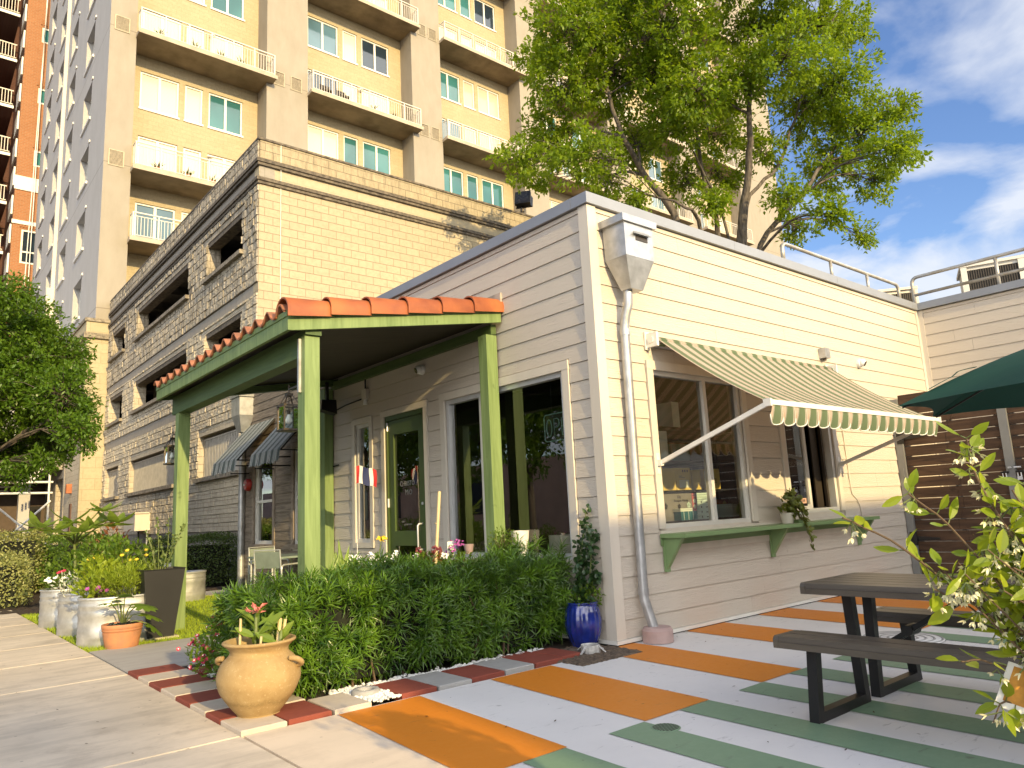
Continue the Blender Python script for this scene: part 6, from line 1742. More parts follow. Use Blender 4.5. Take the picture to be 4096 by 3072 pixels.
def flower(mb, c, n, r, d=None, w=.55):
    d = (d or rvec()); d = d.normalized(); a1 = d.orthogonal().normalized(); a2 = d.cross(a1); ph = rnd.random()*6
    for k in range(n):
        a = ph+2*PI*k/n; q = (a1*math.cos(a)+a2*math.sin(a))*.9+d*.35
        mb.fleaf(Vector(c), q, d, r, r*w*1.6)
M['yg'] = foliage('yellow_green_leaf', (.14, .23, .02), (.36, .44, .04), .4, .5)
M['mid'] = foliage('mid_green_leaf', (.055, .125, .015), (.17, .27, .03), .4, .42)
M['darkleaf'] = foliage('glossy_dark_leaf', (.014, .042, .012), (.04, .085, .02), .2, .3, .6)
M['big_leaf'] = foliage('broad_leaf', (.14, .23, .03), (.27, .37, .06), .42, .4)
M['silver'] = foliage('silver_leaf', (.42, .45, .40), (.60, .62, .56), .2, .7)
M['var_leaf'] = foliage('variegated_leaf', (.08, .13, .02), (.42, .42, .16), .25, .45, .4, 3)
M['rust'] = foliage('rusty_leaf', (.16, .06, .025), (.26, .11, .04), .3, .5)
M['pothos'] = foliage('trailing_leaf', (.075, .10, .018), (.17, .20, .035), .3, .35)
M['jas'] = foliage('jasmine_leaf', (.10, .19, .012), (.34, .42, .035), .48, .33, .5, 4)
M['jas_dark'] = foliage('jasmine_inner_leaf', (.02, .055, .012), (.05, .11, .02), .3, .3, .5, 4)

# background hedges: each a separate clipped hedge
def hedge_box(label, x0, x1, y0, y1, z1, n, L, mat, core=True, rough=.06, cat='hedge'):
    t = thing('hedge', label, cat, ((x0+x1)/2, (y0+y1)/2, 0))
    c = MB(); c.box(x0+.16, x1-.16, y0+.16, y1-.16, 0, z1-.16); c.build('dark_filler', M['core'], t)
    g = MB(); ax, ay, az = (x1-x0), (y1-y0), z1
    areas = [ax*az, ay*az, ay*az, ax*ay]; tot = sum(areas)
    for k in range(n):
        s = rnd.random()*tot
        w = rnd.uniform(-rough, rough)
        if s < areas[0]: p = Vector((rnd.uniform(x0, x1), y0+.03+w, rnd.uniform(.05, z1))); o = Vector((0, -1, .3))
        elif s < areas[0]+areas[1]: p = Vector((x0+.03+w, rnd.uniform(y0, y1), rnd.uniform(.05, z1))); o = Vector((-1, 0, .3))
        elif s < areas[0]+2*areas[1]: p = Vector((x1-.03-w, rnd.uniform(y0, y1), rnd.uniform(.05, z1))); o = Vector((1, 0, .3))
        else:
            xx, yy = rnd.uniform(x0, x1), rnd.uniform(y0, y1); p = Vector((xx, yy, z1-.02+w+.03*math.sin(xx*5)+.03*math.sin(yy*4))); o = Vector((0, 0, 1))
        g.fleaf(p, (o*.5+rvec()).normalized(), (o+rvec()*.6).normalized(), L*rnd.uniform(.7, 1.2), L*.5)
    g.build('foliage', mat, t)
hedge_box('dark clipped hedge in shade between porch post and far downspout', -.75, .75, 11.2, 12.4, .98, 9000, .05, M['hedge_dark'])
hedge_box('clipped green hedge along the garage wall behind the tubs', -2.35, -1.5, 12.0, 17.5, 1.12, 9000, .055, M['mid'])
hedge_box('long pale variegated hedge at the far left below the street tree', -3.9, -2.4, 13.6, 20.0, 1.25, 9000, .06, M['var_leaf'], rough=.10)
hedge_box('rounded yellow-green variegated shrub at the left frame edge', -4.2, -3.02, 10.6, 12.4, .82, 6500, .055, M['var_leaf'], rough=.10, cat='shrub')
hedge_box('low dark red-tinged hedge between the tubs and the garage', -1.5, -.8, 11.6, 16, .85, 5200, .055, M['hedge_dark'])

# ------------------------------------------------------------------ tubs, pots and their plants
def tub(x0, x1, y0, y1, h, label):
    t = thing('galvanised_tub', label, 'planter', ((x0+x1)/2, (y0+y1)/2, 0), 'galvanised stock tank planters')
    r = (y1-y0)/2; n = 14; yc = (y0+y1)/2
    out = [(x1-r+r*math.cos(a), yc+r*math.sin(a)) for a in [R(-90+180*k/n) for k in range(n+1)]]+[(x0+r+r*math.cos(a), yc+r*math.sin(a)) for a in [R(90+180*k/n) for k in range(n+1)]]
    cx = (x0+x1)/2
    prof = []
    z = 0
    for z, o in ((0, 0), (.02, .004), (.08, .0), (.10, .007), (.12, 0), (.15, .007), (.17, 0), (.30, 0), (.33, .009), (.36, 0), (h-.10, 0), (h-.085, .007), (h-.07, 0), (h-.02, .0), (h-.015, .012), (h, .014), (h+.008, .006), (h, -.006), (h-.05, -.008)): prof.append((z, o))
    g = MB(); N = len(out)
    for z, o in prof:
        for (x, y) in out:
            ex = cx+(x-cx)*(1+o/ ((x1-x0)/2)); ey = yc+(y-yc)*(1+o/r); g.v.append((ex, ey, z-.012))
    for i in range(len(prof)-1):
        for k in range(N): g.f.append((i*N+k, i*N+(k+1) % N, (i+1)*N+(k+1) % N, (i+1)*N+k)); g.m.append(0)
    g.build('tank', M['galv_tub'], t, True, ang=60)
    s = MB(); s.v = [(x, y, h-.06) for x, y in out]; s.f = [tuple(range(N))]; s.m = [0]; s.build('soil', M['soil'], t)
    return t
tub(-3.26, -2.42, 4.52, 5.12, .50, 'nearest galvanised tub, behind the terracotta pot, with feathery yellow-green plant')
tub(-3.27, -2.05, 5.72, 6.32, .49, 'middle galvanised tub along the sidewalk with silver leaved plant')
tub(-3.30, -2.05, 6.92, 7.52, .48, 'furthest galvanised tub along the sidewalk with small white flowers')
tub(-2.05, -.66, 8.62, 9.24, .47, 'galvanised tub in sunlight right of the black planter and porch post')

def tri_strip_plant(*a): pass
p = plant('feathery_plant', 'bright yellow-green feathery plant filling the nearest galvanised tub', 'plant', (-2.85, 4.8, .45))
leafy(p, (-2.84, 4.80, .64), .38, .27, .24, 2200, .055, .011, M['yg'], .8, 24, False, (-2.8, 4.8, .44), .5, stemm='stem')
for k in range(0): pass
g = MB()
for k in range(260):
    a = rnd.random()*6.28; q = rnd.random()**.5*.28; b_ = Vector((-2.78+math.cos(a)*q, 4.8+math.sin(a)*q*.8, .60))
    rosette(g, b_+Vector((math.cos(a)*.06, math.sin(a)*.06, rnd.uniform(.0, .20))), Vector((math.cos(a)*.5, math.sin(a)*.5, 1)), 9, .07, .006)
g.build('fronds', M['yg'], p)
p = plant('yellow_flower', 'small yellow daisies among the leaves above the nearest tub', 'flowers', (-2.95, 5.2, .45))
g = MB(); s = MB()
for k in range(9):
    x, y, z = rnd.uniform(-3.15, -2.5), rnd.uniform(4.95, 5.3), rnd.uniform(.78, .98); s.tube([(x+.02, y, .45), (x, y, z)], .003, 4); flower(g, (x, y, z), 7, .028, Vector((-.3, -.6, .8)))
s.build('stems', M['stem'], p); g.build('petals', M['petal_y'], p)
p = plant('leafy_perennial', 'pale green leafy perennial at the left side of the nearest tub', 'plant', (-3.1, 5.0, .45))
leafy(p, (-3.06, 4.98, .66), .24, .24, .25, 420, .095, .05, M['yg'], .6, 10, True, (-3.05, 4.95, .44))
g = MB()
for k in range(5): flower(g, (rnd.uniform(-3.25, -3.0), rnd.uniform(4.62, 4.8), rnd.uniform(.5, .6)), 6, .03, Vector((-.4, -.6, .6)))
g.build('pink_flowers', M['petal_p'], p)
p = plant('dusty_miller', 'silver-white lacy plant in the middle galvanised tub', 'plant', (-3.1, 6.0, .45))
g = MB()
for k in range(60): 
    b_ = Vector((rnd.uniform(-3.24, -2.85), rnd.uniform(5.80, 6.2), .44)); d = rvec(); d.z = abs(d.z)+.7
    for j in range(5): g.leaf(b_+d*.04*j, (d+rvec()*.8).normalized(), rvec(), .06, .018)
g.build('leaves', M['silver'], p)
p = plant('green_perennial', 'dense mid green plants filling the back of the middle tub', 'plant', (-2.6, 6.0, .45))
leafy(p, (-2.72, 6.0, .76), .50, .32, .36, 1100, .085, .04, M['mid'], .6, 16, True, (-2.6, 6.0, .44))
p = plant('white_bedding_flowers', 'small white flowers with one red bloom in the furthest tub', 'flowers', (-3.1, 7.2, .45))
leafy(p, (-3.05, 7.2, .52), .22, .24, .10, 160, .05, .025, M['mid'], .6, 6, True, (-3.05, 7.2, .44))
g = MB()
for k in range(14): flower(g, (rnd.uniform(-3.27, -2.9), rnd.uniform(7.0, 7.4), rnd.uniform(.54, .63)), 5, .035, Vector((-.3, -.5, .8)))
g.build('petals', M['petal_w'], p)
g = MB()
for k in range(3): flower(g, (-3.12+k*.03, 7.1, .68+k*.01), 6, .035, Vector((-.3, -.5, .8)))
g.build('red_petals', M['petal_r'], p)
# tall broad-leaved plant
p = plant('broad_leaved_plant', 'tall plant with large pale green drooping leaves rising from the tubs', 'plant', (-3.0, 7.2, .45))
g = MB(); s = MB()
trunk = [Vector((-2.95, 6.95, .44)), Vector((-2.96, 6.95, .8)), Vector((-2.98, 6.95, 1.05))]
s.tube(trunk, [.022, .018, .015], 8)
heads = [(-3.26, 6.7, 1.27), (-3.05, 6.85, 1.38), (-2.78, 6.9, 1.32), (-2.70, 6.75, 1.52), (-3.42, 6.8, 1.33), (-2.98, 6.6, 1.24), (-2.52, 6.8, 1.34)]
for hx in heads:
    h = Vector(hx); s.tube([trunk[-1], (trunk[-1]+h)/2+Vector((0, 0, .05)), h], [.013, .01, .007], 6)
    for k in range(9):
        a = k*2.4; d = Vector((math.cos(a), math.sin(a), rnd.uniform(-.35, .55))); g.oleaf(h-Vector((0, 0, .03)), d, Vector((0, 0, 1))+rvec()*.2, rnd.uniform(.20, .33), rnd.uniform(.09, .14), .2, -.5)
s.build('stems', M['stem'], p, True); g.build('leaves', M['big_leaf'], p)
p = plant('mixed_foliage', 'tangled green shrub growing between the far tubs and the hedge', 'shrub', (-2.4, 8.0, 0))
leafy(p, (-2.65, 7.6, .70), .66, .55, .5, 2000, .085, .038, M['mid'], .5, 30, False, (-2.5, 7.9, .1), .6)
p = plant('rusty_shrub', 'thin shrub with rusty red leaves behind the black planter', 'shrub', (-1.9, 9.8, 0))
leafy(p, (-1.95, 9.9, .95), .30, .25, .42, 110, .13, .06, M['rust'], .4, 12, True, (-1.95, 9.9, .05))
p = plant('small_green_plant', 'small green plant with white tag in the right hand sunlit tub', 'plant', (-1.1, 8.9, .42))
leafy(p, (-1.15, 8.85, .60), .24, .2, .18, 130, .09, .05, M['mid'], .6, 10, True, (-1.15, 8.85, .42))
g = MB(); g.box(-1.38, -1.24, 8.70, 8.705, .55, .64); g.box(-1.318, -1.302, 8.7055, 8.709, .42, .62); g.build('plant_tag', M['plastic_white'], p)

# black tapered planter with rose bush
t = thing('tapered_planter', 'tall black square tapered planter on a pale slab by the turf', 'planter', (-2.5, 4.62, 0))
def sq(c, w, z): return [(c[0]-w, c[1]-w, z), (c[0]+w, c[1]-w, z), (c[0]+w, c[1]+w, z), (c[0]-w, c[1]+w, z)]
c = (-2.50, 4.64)
M['planter_black'] = plain('dark_planter', (.020, .020, .020), .5, .1, var=.12, vs_=2.5, rv=.15)
g = MB(); b0 = sq(c, .135, .012); b1 = sq(c, .215, .735); b2 = sq(c, .222, .75); b3 = sq(c, .198, .75); b4 = sq(c, .19, .68)
pts = b0+b1+b2+b3+b4
f = [(0, 3, 2, 1)]
for i in range(4):
    for k in range(4): f.append((i*4+k, i*4+(k+1) % 4, (i+1)*4+(k+1) % 4, (i+1)*4+k))
g.add(pts, f); g.build('body', M['planter_black'], t)
g = MB(); g.quad(*[(x, y, .69) for x, y, z in sq(c, .19, 0)]); g.build('soil', M['soil'], t)
g = MB()
for k in range(60): pebble(g, (c[0]+rnd.uniform(-.17, .17), c[1]+rnd.uniform(-.17, .17), .70), rnd.uniform(.016, .03))
o = g.build('pebbles', M['pebble_b'], t); o['kind'] = 'stuff'
g = MB(); g.box(c[0]-.17, c[0]+.18, c[1]-.17, c[1]+.17, -.011, .011); tag(g.build('stone_slab', M['paver_cream'], origin=(c[0], c[1], 0)), 'thin pale stone slab under the black tapered planter', 'slab')
p = plant('rose_bush', 'young rose bush with bare canes and pale green leaves in the black planter', 'shrub', (c[0], c[1], .70))
g = MB(); s = MB()
for k in range(9):
    a = k*.7; tip = Vector((c[0]+.28*math.cos(a)*rnd.uniform(.4, 1), c[1]+.2*math.sin(a), rnd.uniform(.95, 1.32))); b_ = Vector((c[0]+.04*math.cos(a), c[1]+.04*math.sin(a), .7)); m_ = (b_+tip)/2+rvec()*.05
    pa = smooth_path([b_, m_, tip], 4); s.tube(pa, [.007*(1-.6*i/len(pa)) for i in range(len(pa))], 5)
    for q in pa[2:]:
        for j in range(4): g.leaf(q, (rvec()+Vector((0, 0, .3))).normalized(), Vector((0, 0, 1))+rvec()*.5, rnd.uniform(.035, .06), .032)
s.build('canes', M['stem'], p); g.build('leaves', foliage('rose_leaf', (.09, .15, .04), (.22, .28, .09), .3, .45), p)

# terracotta pot with lobed leaf plant
t = thing('terracotta_pot', 'round orange terracotta pot with banded rim in front of the tubs', 'pot', (-2.94, 4.28, 0))
M['terracotta'] = plain('orange_terracotta', (.47, .20, .085), .8, var=.22, vs_=11, bump=.15, c2=(.36, .17, .09))
g = MB(); g.lathe([(0, 0), (.152, 0), (.160, .012), (.168, .07), (.178, .12), (.186, .16), (.180, .165), (.185, .172), (.192, .178), (.193, .19), (.188, .195), (.196, .203), (.198, .236), (.192, .243), (.176, .24), (.172, .19), (0, .185)], (-2.94, 4.28, -.006), 40); g.build('body', M['terracotta'], t, True, ang=45)
g = MB()
for k in range(70): a = rnd.random()*6.28; q = rnd.random()**.5*.16; pebble(g, (-2.94+q*math.cos(a), 4.28+q*math.sin(a), .215+.02*rnd.random()), rnd.uniform(.018, .03))
o = g.build('pebbles', M['pebble_b'], t); o['kind'] = 'stuff'
p = plant('lobed_leaf_plant', 'young plant with big lobed dark green leaves in the terracotta pot', 'plant', (-2.93, 4.28, .2))
def lobed(mb, base, d, nrm, L):
    d = d.normalized(); s_ = d.cross(nrm).normalized(); n2 = s_.cross(d)
    prof = [(0, .0), (.05, .28), (-.08, .42), (.15, .46), (.25, .30), (.38, .52), (.55, .50), (.52, .26), (.72, .34), (.86, .25), (.80, .12), (1.0, .0)]
    c_ = base+d*L*.4
    pts = [c_]+[base+d*L*a+s_*L*b-n2*L*(.25*b*b+.2*a*a) for a, b in prof]+[base+d*L*a-s_*L*b-n2*L*(.25*b*b+.2*a*a) for a, b in prof[-2:0:-1]]
    n = len(pts)-1
    mb.add(pts, [(0, 1+k, 1+(k+1) % n) for k in range(n)])
g = MB(); s = MB(); b_ = Vector((-2.94, 4.28, .21))
for tip, dr, L in (((-2.98, 4.24, .44), (-.5, -.5, .1), .19), ((-2.88, 4.18, .43), (.7, -.5, .0), .20), ((-2.94, 4.22, .50), (-.1, -.6, .3), .19), ((-2.80, 4.14, .33), (.8, -.4, -.25), .25), ((-2.84, 4.10, .42), (.5, -.8, -.1), .25), ((-2.74, 4.12, .22), (.7, -.3, -.5), .23), ((-3.06, 4.28, .45), (-.8, .0, .1), .14), ((-2.96, 4.42, .46), (0, .9, .1), .14)):
    tip = Vector(tip); s.tube([b_, (b_+tip)/2+Vector((0, 0, .04)), tip], [.008, .006, .005], 6); lobed(g, tip, Vector(dr), Vector((0, 0, 1)), L)
s.build('stems', M['stem'], p, True); g.build('leaves', M['mid'], p)

# large clay jar with canna
t = thing('clay_jar', 'large rounded tan clay jar with two small lug handles on the checker pavers', 'jar', (-3.04, .22, .03))
jt = NT('aged_tan_clay'); o_ = jt.obj()
n1 = jt.noise(o_, 7, 7, .7); n2 = jt.noise(o_, 48, 5, .72)
zz = jt.n('ShaderNodeSeparateXYZ', {0: o_}).outputs[2]
bd = jt.math('MULTIPLY', jt.ramp(jt.math('ADD', jt.math('ADD', zz, jt.math('MULTIPLY', jt.math('SUBTRACT', n1, .5), .12)), 0.0), [(.02, (.2, .2, .2)), (.06, (0, 0, 0)), (.085, (1, 1, 1)), (.12, (.15, .15, .15)), (.3, (0, 0, 0))]), jt.ramp(n2, [(.35, (0, 0, 0)), (.6, (1, 1, 1))]))
cc = jt.mix(jt.ramp(n1, [(.3, (0, 0, 0)), (.7, (1, 1, 1))]), (.30, .195, .08), (.40, .285, .135)); cc = jt.mix(jt.math('MULTIPLY', bd, .75), cc, (.17, .11, .035)); cc = jt.mix(jt.ramp(n2, [(.56, (0, 0, 0)), (.72, (.6, .6, .6))]), cc, (.62, .48, .28))
M['clay'] = jt.done(jt.pbr(cc, .82, 0, jt.bump(n2, .12, .005), .3))
JC = (-3.04, .22, .028)
prof = [(0, 0), (.118, 0), (.128, .006), (.17, .055), (.215, .115), (.244, .175), (.252, .225), (.243, .275), (.216, .322), (.185, .352), (.176, .37), (.180, .388), (.20, .41), (.218, .422), (.223, .432), (.215, .440), (.198, .436), (.178, .41), (.165, .385), (.165, .36), (0, .36)]
def spl(prof, n=4):
    out = []
    for i in range(len(prof)-1):
        p0, p1, p2, p3 = prof[max(i-1, 0)], prof[i], prof[i+1], prof[min(i+2, len(prof)-1)]
        for k in range(n):
            q = k/n; out.append(tuple(.5*(2*p1[j]+(p2[j]-p0[j])*q+(2*p0[j]-5*p1[j]+4*p2[j]-p3[j])*q*q+(3*p1[j]-p0[j]-3*p2[j]+p3[j])*q**3) for j in (0, 1)))
    return [(max(0.0001, a), b) for a, b in out+[prof[-1]]]
g = MB(); g.lathe(spl(prof), JC, 56, wob=.004); g.build('body', M['clay'], t, True)
vr = Vector((.643, -.766, 0))     # handles sit left and right as seen from the pavement
for s_ in (-1, 1):
    c_ = Vector(JC)+vr*s_*.222+Vector((0, 0, .305)); g = MB()
    d1 = vr*s_; d2 = vr.cross(Vector((0, 0, 1)))
    g.tube(smooth_path([c_+d2*.035+Vector((0, 0, .025)), c_+d2*.03+d1*.042+Vector((0, 0, .02)), c_+d1*.06-Vector((0, 0, .002)), c_-d2*.03+d1*.042-Vector((0, 0, .022)), c_-d2*.035-Vector((0, 0, .03))], 4), .017, 8); g.build('handle', M['clay'], t, True)
g = MB(); g.lathe([(0, .372), (.08, .374), (.166, .366)], JC, 20); g.build('soil', M['soil'], t)
p = plant('canna_plant', 'canna with cut stalks, broad leaves and a coral pink bloom in the clay jar', 'plant', (JC[0], JC[1], .4))
g = MB(); s = MB(); ct = MB()
JJ = Vector((JC[0], JC[1], .39))
vt = Vector((.766, .643, 0))  # away from the viewer
def J(a, b, z): return JJ+vr*a+vt*b+Vector((0, 0, z))
for a, b, h, r_s, ln in ((-.135, 0, .205, .0085, .005), (.115, .01, .20, .013, .02), (.13, .03, .19, .010, .03), (.03, -.05, .10, .008, .01)): ct.tube([J(a, b, -.02), J(a+ln*.5, b, h*.5), J(a+ln, b, h)], r_s, 8)
ct.build('cut_stalks', M['stake'], p)
for a, b, h, bl in ((-.035, .02, .24, 1), (.06, .05, .13, 0), (.15, -.02, .13, 0), (.02, .06, .14, 0), (-.06, .05, .12, 0)):
    base_ = J(a, b, -.02); top = J(a*1.05, b, h); s.tube([base_, (base_+top)/2, top], [.013, .012, .008], 8)
    nl = 6 if bl else 4
    for k in range(nl):
        an = k*2.5+a*20; d = (vr*math.cos(an)+vt*math.sin(an)*.6+Vector((0, 0, rnd.uniform(.3, 1.0)))); g.oleaf(base_+(top-base_)*(.35+.6*k/nl), d, Vector((0, 0, 1))+rvec()*.3-vt*.4, rnd.uniform(.13, .19), rnd.uniform(.035, .05), .35, .2)
g.oleaf(J(.0, -.02, .11), vr*.9+Vector((0, 0, .62)), Vector((0, 0, 1))-vt*1.2, .24, .075, .25, -.1); g.oleaf(J(.12, -.02, .06), vr*-.9+Vector((0, 0, .35)), Vector((0, 0, 1))-vt, .15, .06, .3, -.2); g.oleaf(J(.13, 0, .05), vr*.6+Vector((0, 0, .8)), -vt+Vector((0, 0, .4)), .17, .05, .3, .1); g.oleaf(J(-.03, 0, .09), vr*-.9+Vector((0, 0, .35)), Vector((0, 0, 1))-vt, .15, .05, .3, -.2)
s.build('stems', M['stem'], p, True); g.build('leaves', M['big_leaf'], p)
g = MB()
for k in range(24): 
    d = rvec(); d.z = abs(d.z)*.8+.1; g.leaf(J(-.035+rnd.gauss(0, .02), .0, .235+rnd.random()*.04), d, rvec(), rnd.uniform(.03, .065), rnd.uniform(.012, .022), .4, .5)
g.build('petals', M['petal_c'], p)

# rose bush with crimson blooms left of the jar
p = plant('miniature_rose', 'low rose shrub with clusters of crimson flowers beside the clay jar', 'shrub', (-2.78, 1.55, 0))
leafy(p, (-2.84, 1.50, .22), .25, .30, .18, 1100, .05, .026, M['mid'], .6, 30, False, (-2.76, 1.5, .0), .6, sr=.004)
g = MB(); g2 = MB()
for k in range(62):
    q = rnd.random(); cl = [(-3.02, 1.62, .30), (-2.93, 1.38, .27), (-2.80, 1.62, .42), (-2.70, 1.72, .45), (-2.86, 1.5, .37), (-2.75, 1.35, .36), (-3.0, 1.45, .18)][k % 7]
    c_ = Vector(cl)+Vector((rnd.gauss(0, .05), rnd.gauss(0, .05), rnd.gauss(0, .03))); d = Vector((-.5, -.6, .6))+rvec()*.5
    flower(g, c_, 6, .020, d); flower(g, c_+d.normalized()*.006, 5, .012, d, .7)
    if k % 3 == 0: flower(g2, c_+d.normalized()*.008, 4, .008, d)
g.build('petals', M['petal_r'], p); g2.build('flower_centres', M['petal_w'], p)

# blue pot with climbing rose at the corner
t = thing('blue_pot', 'tall glazed cobalt blue pot with vertical ribs at the building corner', 'pot', (-.17, .22, 0))
M['blue_glaze'] = plain('cobalt_glaze', (.012, .028, .24), .14, var=.3, vs_=9, c2=(.006, .012, .09), spec=.7, coat=.5)
g = MB(); n = 72; prof = spl([(.001, .005), (.095, .005), (.105, .012), (.142, .10), (.158, .20), (.150, .29), (.132, .345), (.130, .36), (.138, .372), (.128, .378), (.115, .36), (.11, .32), (.001, .32)], 3)
for r_0, z_0 in prof:
    for k in range(n):
        a = 2*PI*k/n; rr = r_0*(1+.020*(1 if k % 4 < 2 else -1)*(1 if .03 < z_0 < .34 else 0)); g.v.append((-.175+rr*math.cos(a), .22+rr*math.sin(a), z_0))
for i in range(len(prof)-1):
    for k in range(n): g.f.append((i*n+k, i*n+(k+1) % n, (i+1)*n+(k+1) % n, (i+1)*n+k)); g.m.append(0)
g.build('body', M['blue_glaze'], t, True, ang=60)
p = plant('climbing_rose', 'dark green climbing rose rising from the blue pot up the wall', 'vine', (-.17, .22, .33))
g = MB(); s = MB()
for tip, n in (((-.07, .2, 1.16), 15), ((-.16, .12, 1.02), 12), ((-.10, .30, .86), 10), ((-.24, .16, .72), 9), ((-.12, .10, .62), 9), ((-.20, .20, .55), 8), ((-.05, .12, .95), 11)):
    tip = Vector(tip); b_ = Vector((-.175, .22, .32)); pa = smooth_path([b_, b_*.6+tip*.4+rvec()*.05, b_*.25+tip*.75+rvec()*.05, tip], 5)
    s.tube(pa, [.007*(1-.6*i/len(pa)) for i in range(len(pa))], 6)
    for q in pa[2:]:
        for j in range(6): g.oleaf(q+rvec()*.03, (rvec()+Vector((-.2, -.3, 0))).normalized(), Vector((-.3, -.4, .7))+rvec()*.5, rnd.uniform(.04, .065), .034)
s.build('canes', M['stem'], p); g.build('leaves', M['darkleaf'], p)
p2 = plant('groundcover_leaves', 'fresh green leaves spilling over the rim of the blue pot', 'plant', (-.17, .22, .36))
leafy(p2, (-.15, .18, .42), .15, .13, .12, 130, .05, .035, M['mid'], .3, 6, True, (-.17, .22, .33))

# raised flower box behind the hedge
t = thing('flower_box', 'weathered wooden flower box behind the hedge by the door', 'planter', (-1.1, 1.5, 0))
MB().box(-1.95, -.45, 1.30, 1.34, 0, .70).build('front_board', M['old_trim'], t); MB().box(-1.95, -.45, 1.70, 1.74, 0, .70).build('back_board', M['old_trim'], t)
MB().box(-1.95, -1.91, 1.341, 1.699, 0, .70).build('end_board', M['old_trim'], t); MB().box(-.49, -.45, 1.341, 1.699, 0, .70).build('end_board', M['old_trim'], t); MB().box(-1.909, -.491, 1.341, 1.699, 0, .66).build('soil', M['soil'], t)
def bedding(name, label, x0, x1, mat, nf, rr, z0, z1, lm, nleaf=200):
    p = plant(name, label, 'flowers', ((x0+x1)/2, 1.5, .66)); leafy(p, ((x0+x1)/2, 1.45, .74), (x1-x0)/2, .16, .10, nleaf, .07, .03, lm, .6, 8, True, ((x0+x1)/2, 1.5, .64)); g = MB()
    for k in range(nf):
        c_ = Vector((rnd.uniform(x0, x1), rnd.uniform(1.28, 1.55), rnd.uniform(z0, z1)))
        for j in range(9): flower(g, c_+rvec()*.028, 5, rr, Vector((-.4, -.7, .5))+rvec()*.5)
    g.build('petals', mat, p)
bedding('white_phlox', 'clusters of white flowers above the hedge left of the door', -1.90, -1.25, M['petal_w'], 12, .015, .78, .88, M['mid'])
bedding('white_phlox', 'few white flower heads above the hedge below the bamboo cane', -1.2, -.8, M['petal_w'], 4, .014, .78, .86, M['mid'], 150)
bedding('verbena', 'purple verbena flowers right of the bamboo cane', -.78, -.50, M['petal_p'], 6, .013, .80, .92, M['mid'], 120)
bedding('red_foliage_plant', 'dark red flowered plant at the foot of the bamboo cane', -1.06, -.84, plain('wine_petal', (.16, .025, .03), .6), 5, .018, .80, .88, M['rust'], 60)
p = plant('yellow_bloom', 'single yellow flower on a tall stem left of the green door', 'flower', (-1.55, 1.4, .66))
g = MB(); g.tube([(-1.50, 1.40, .66), (-1.52, 1.39, .85), (-1.50, 1.37, .98)], .005, 6); g.build('stem', M['stem'], p)
g = MB()
for k in range(14): d = rvec(); d.z = -abs(d.z)*.6-.1; g.leaf(Vector((-1.50, 1.37, 1.02)), d, rvec(), .06, .03, .3, .6)
g.build('petals', M['petal_y'], p)
p = plant('upright_leaf_plant', 'pale upright leaves at the left end of the flower box', 'plant', (-1.85, 1.45, .66))
g = MB()
for k in range(9): g.leaf(Vector((-1.87+rnd.gauss(0, .03), 1.42, .66)), Vector((rnd.gauss(0, .25), rnd.gauss(0, .2), 1)), Vector((-.5, -.8, .1)), rnd.uniform(.2, .38), .05, .3, .4)
g.build('leaves', M['big_leaf'], p)
st = MB(); st.tube([(-.93, 1.38, .66), (-.90, 1.38, .95), (-.875, 1.38, 1.2), (-.855, 1.38, 1.41)], [.017, .0165, .0165, .017], 10)
for z, x in ((.98, -.897), (1.24, -.871)): st.tube([(x, 1.38, z-.006), (x, 1.38, z+.006)], .0195, 10)
st.tube([(-.89, 1.38, 1.10), (-.93, 1.36, 1.115)], .004, 5)
tag(st.build('bamboo_cane', M['stake'], origin=(-.93, 1.38, .66), smooth=True, ang=40), 'thick cut bamboo cane leaning up from the flower box', 'cane')
t = thing('no_smoking_sign', 'small white no smoking sign standing in the flower bed', 'sign', (-.70, 1.45, .7))
MB().box(-.735, -.665, 1.448, 1.452, .80, .93).build('board', M['plastic_white'], t); MB().box(-.704, -.696, 1.4525, 1.457, .6, .86).build('stake', M['black'], t)
g = MB(); g.tube([(-.70+.026*math.cos(a), 1.4465, .87+.026*math.sin(a)) for a in [2*PI*k/20 for k in range(21)]], .0032, 6, False); g.bar((-.718, 1.4465, .888), (-.682, 1.4465, .852), .006, .003, (0, 1, 0)); g.box(-.716, -.686, 1.4468, 1.4475, .866, .872); g.build('symbol', M['ink'], t)
t = thing('white_pot', 'white hammered pot on the sill before the large dark window', 'pot', (-.12, 1.25, .75))
g = MB(); g.lathe([(0, 0), (.072, 0), (.092, .25), (.095, .258), (.087, .258), (.083, .22), (0, .22)], (-.02, 1.20, .735), 30); g.build('body', plain('white_hammered', (.74, .73, .70), .5, var=.04, bump=.35, bs=45), t, True, ang=50)
p = plant('boxwood', 'small bright boxwood bush left of the white pot', 'shrub', (-.22, 1.22, .7))
leafy(p, (-.24, 1.20, .90), .16, .14, .14, 560, .028, .016, M['mid'], .5, 14, False, (-.24, 1.2, .66), .45)
t = thing('small_pot', 'small mauve pot below the window mullion', 'pot', (-.42, 1.6, .7))
g = MB(); g.lathe([(0, 0), (.035, 0), (.05, .08), (.052, .095), (.046, .095), (0, .07)], (-.40, 1.56, .79), 18); g.build('body', plain('mauve_clay', (.36, .26, .26), .7), t, True, ang=50)
t = thing('plant_stand', 'dark wooden bench carrying the white pots by the window', 'bench', (-.2, 1.3, 0))
MB().box(-.55, -.02, 1.10, 1.62, .70, .734).build('top', M['old_trim'], t)
for x in (-.54, -.07):
    for y in (1.11, 1.57): MB().box(x, x+.04, y, y+.04, -.02, .699).build('leg', M['old_trim'], t)
t = thing('white_planter', 'pale round planter glimpsed inside the big window', 'planter', (.5, 1.0, .02))
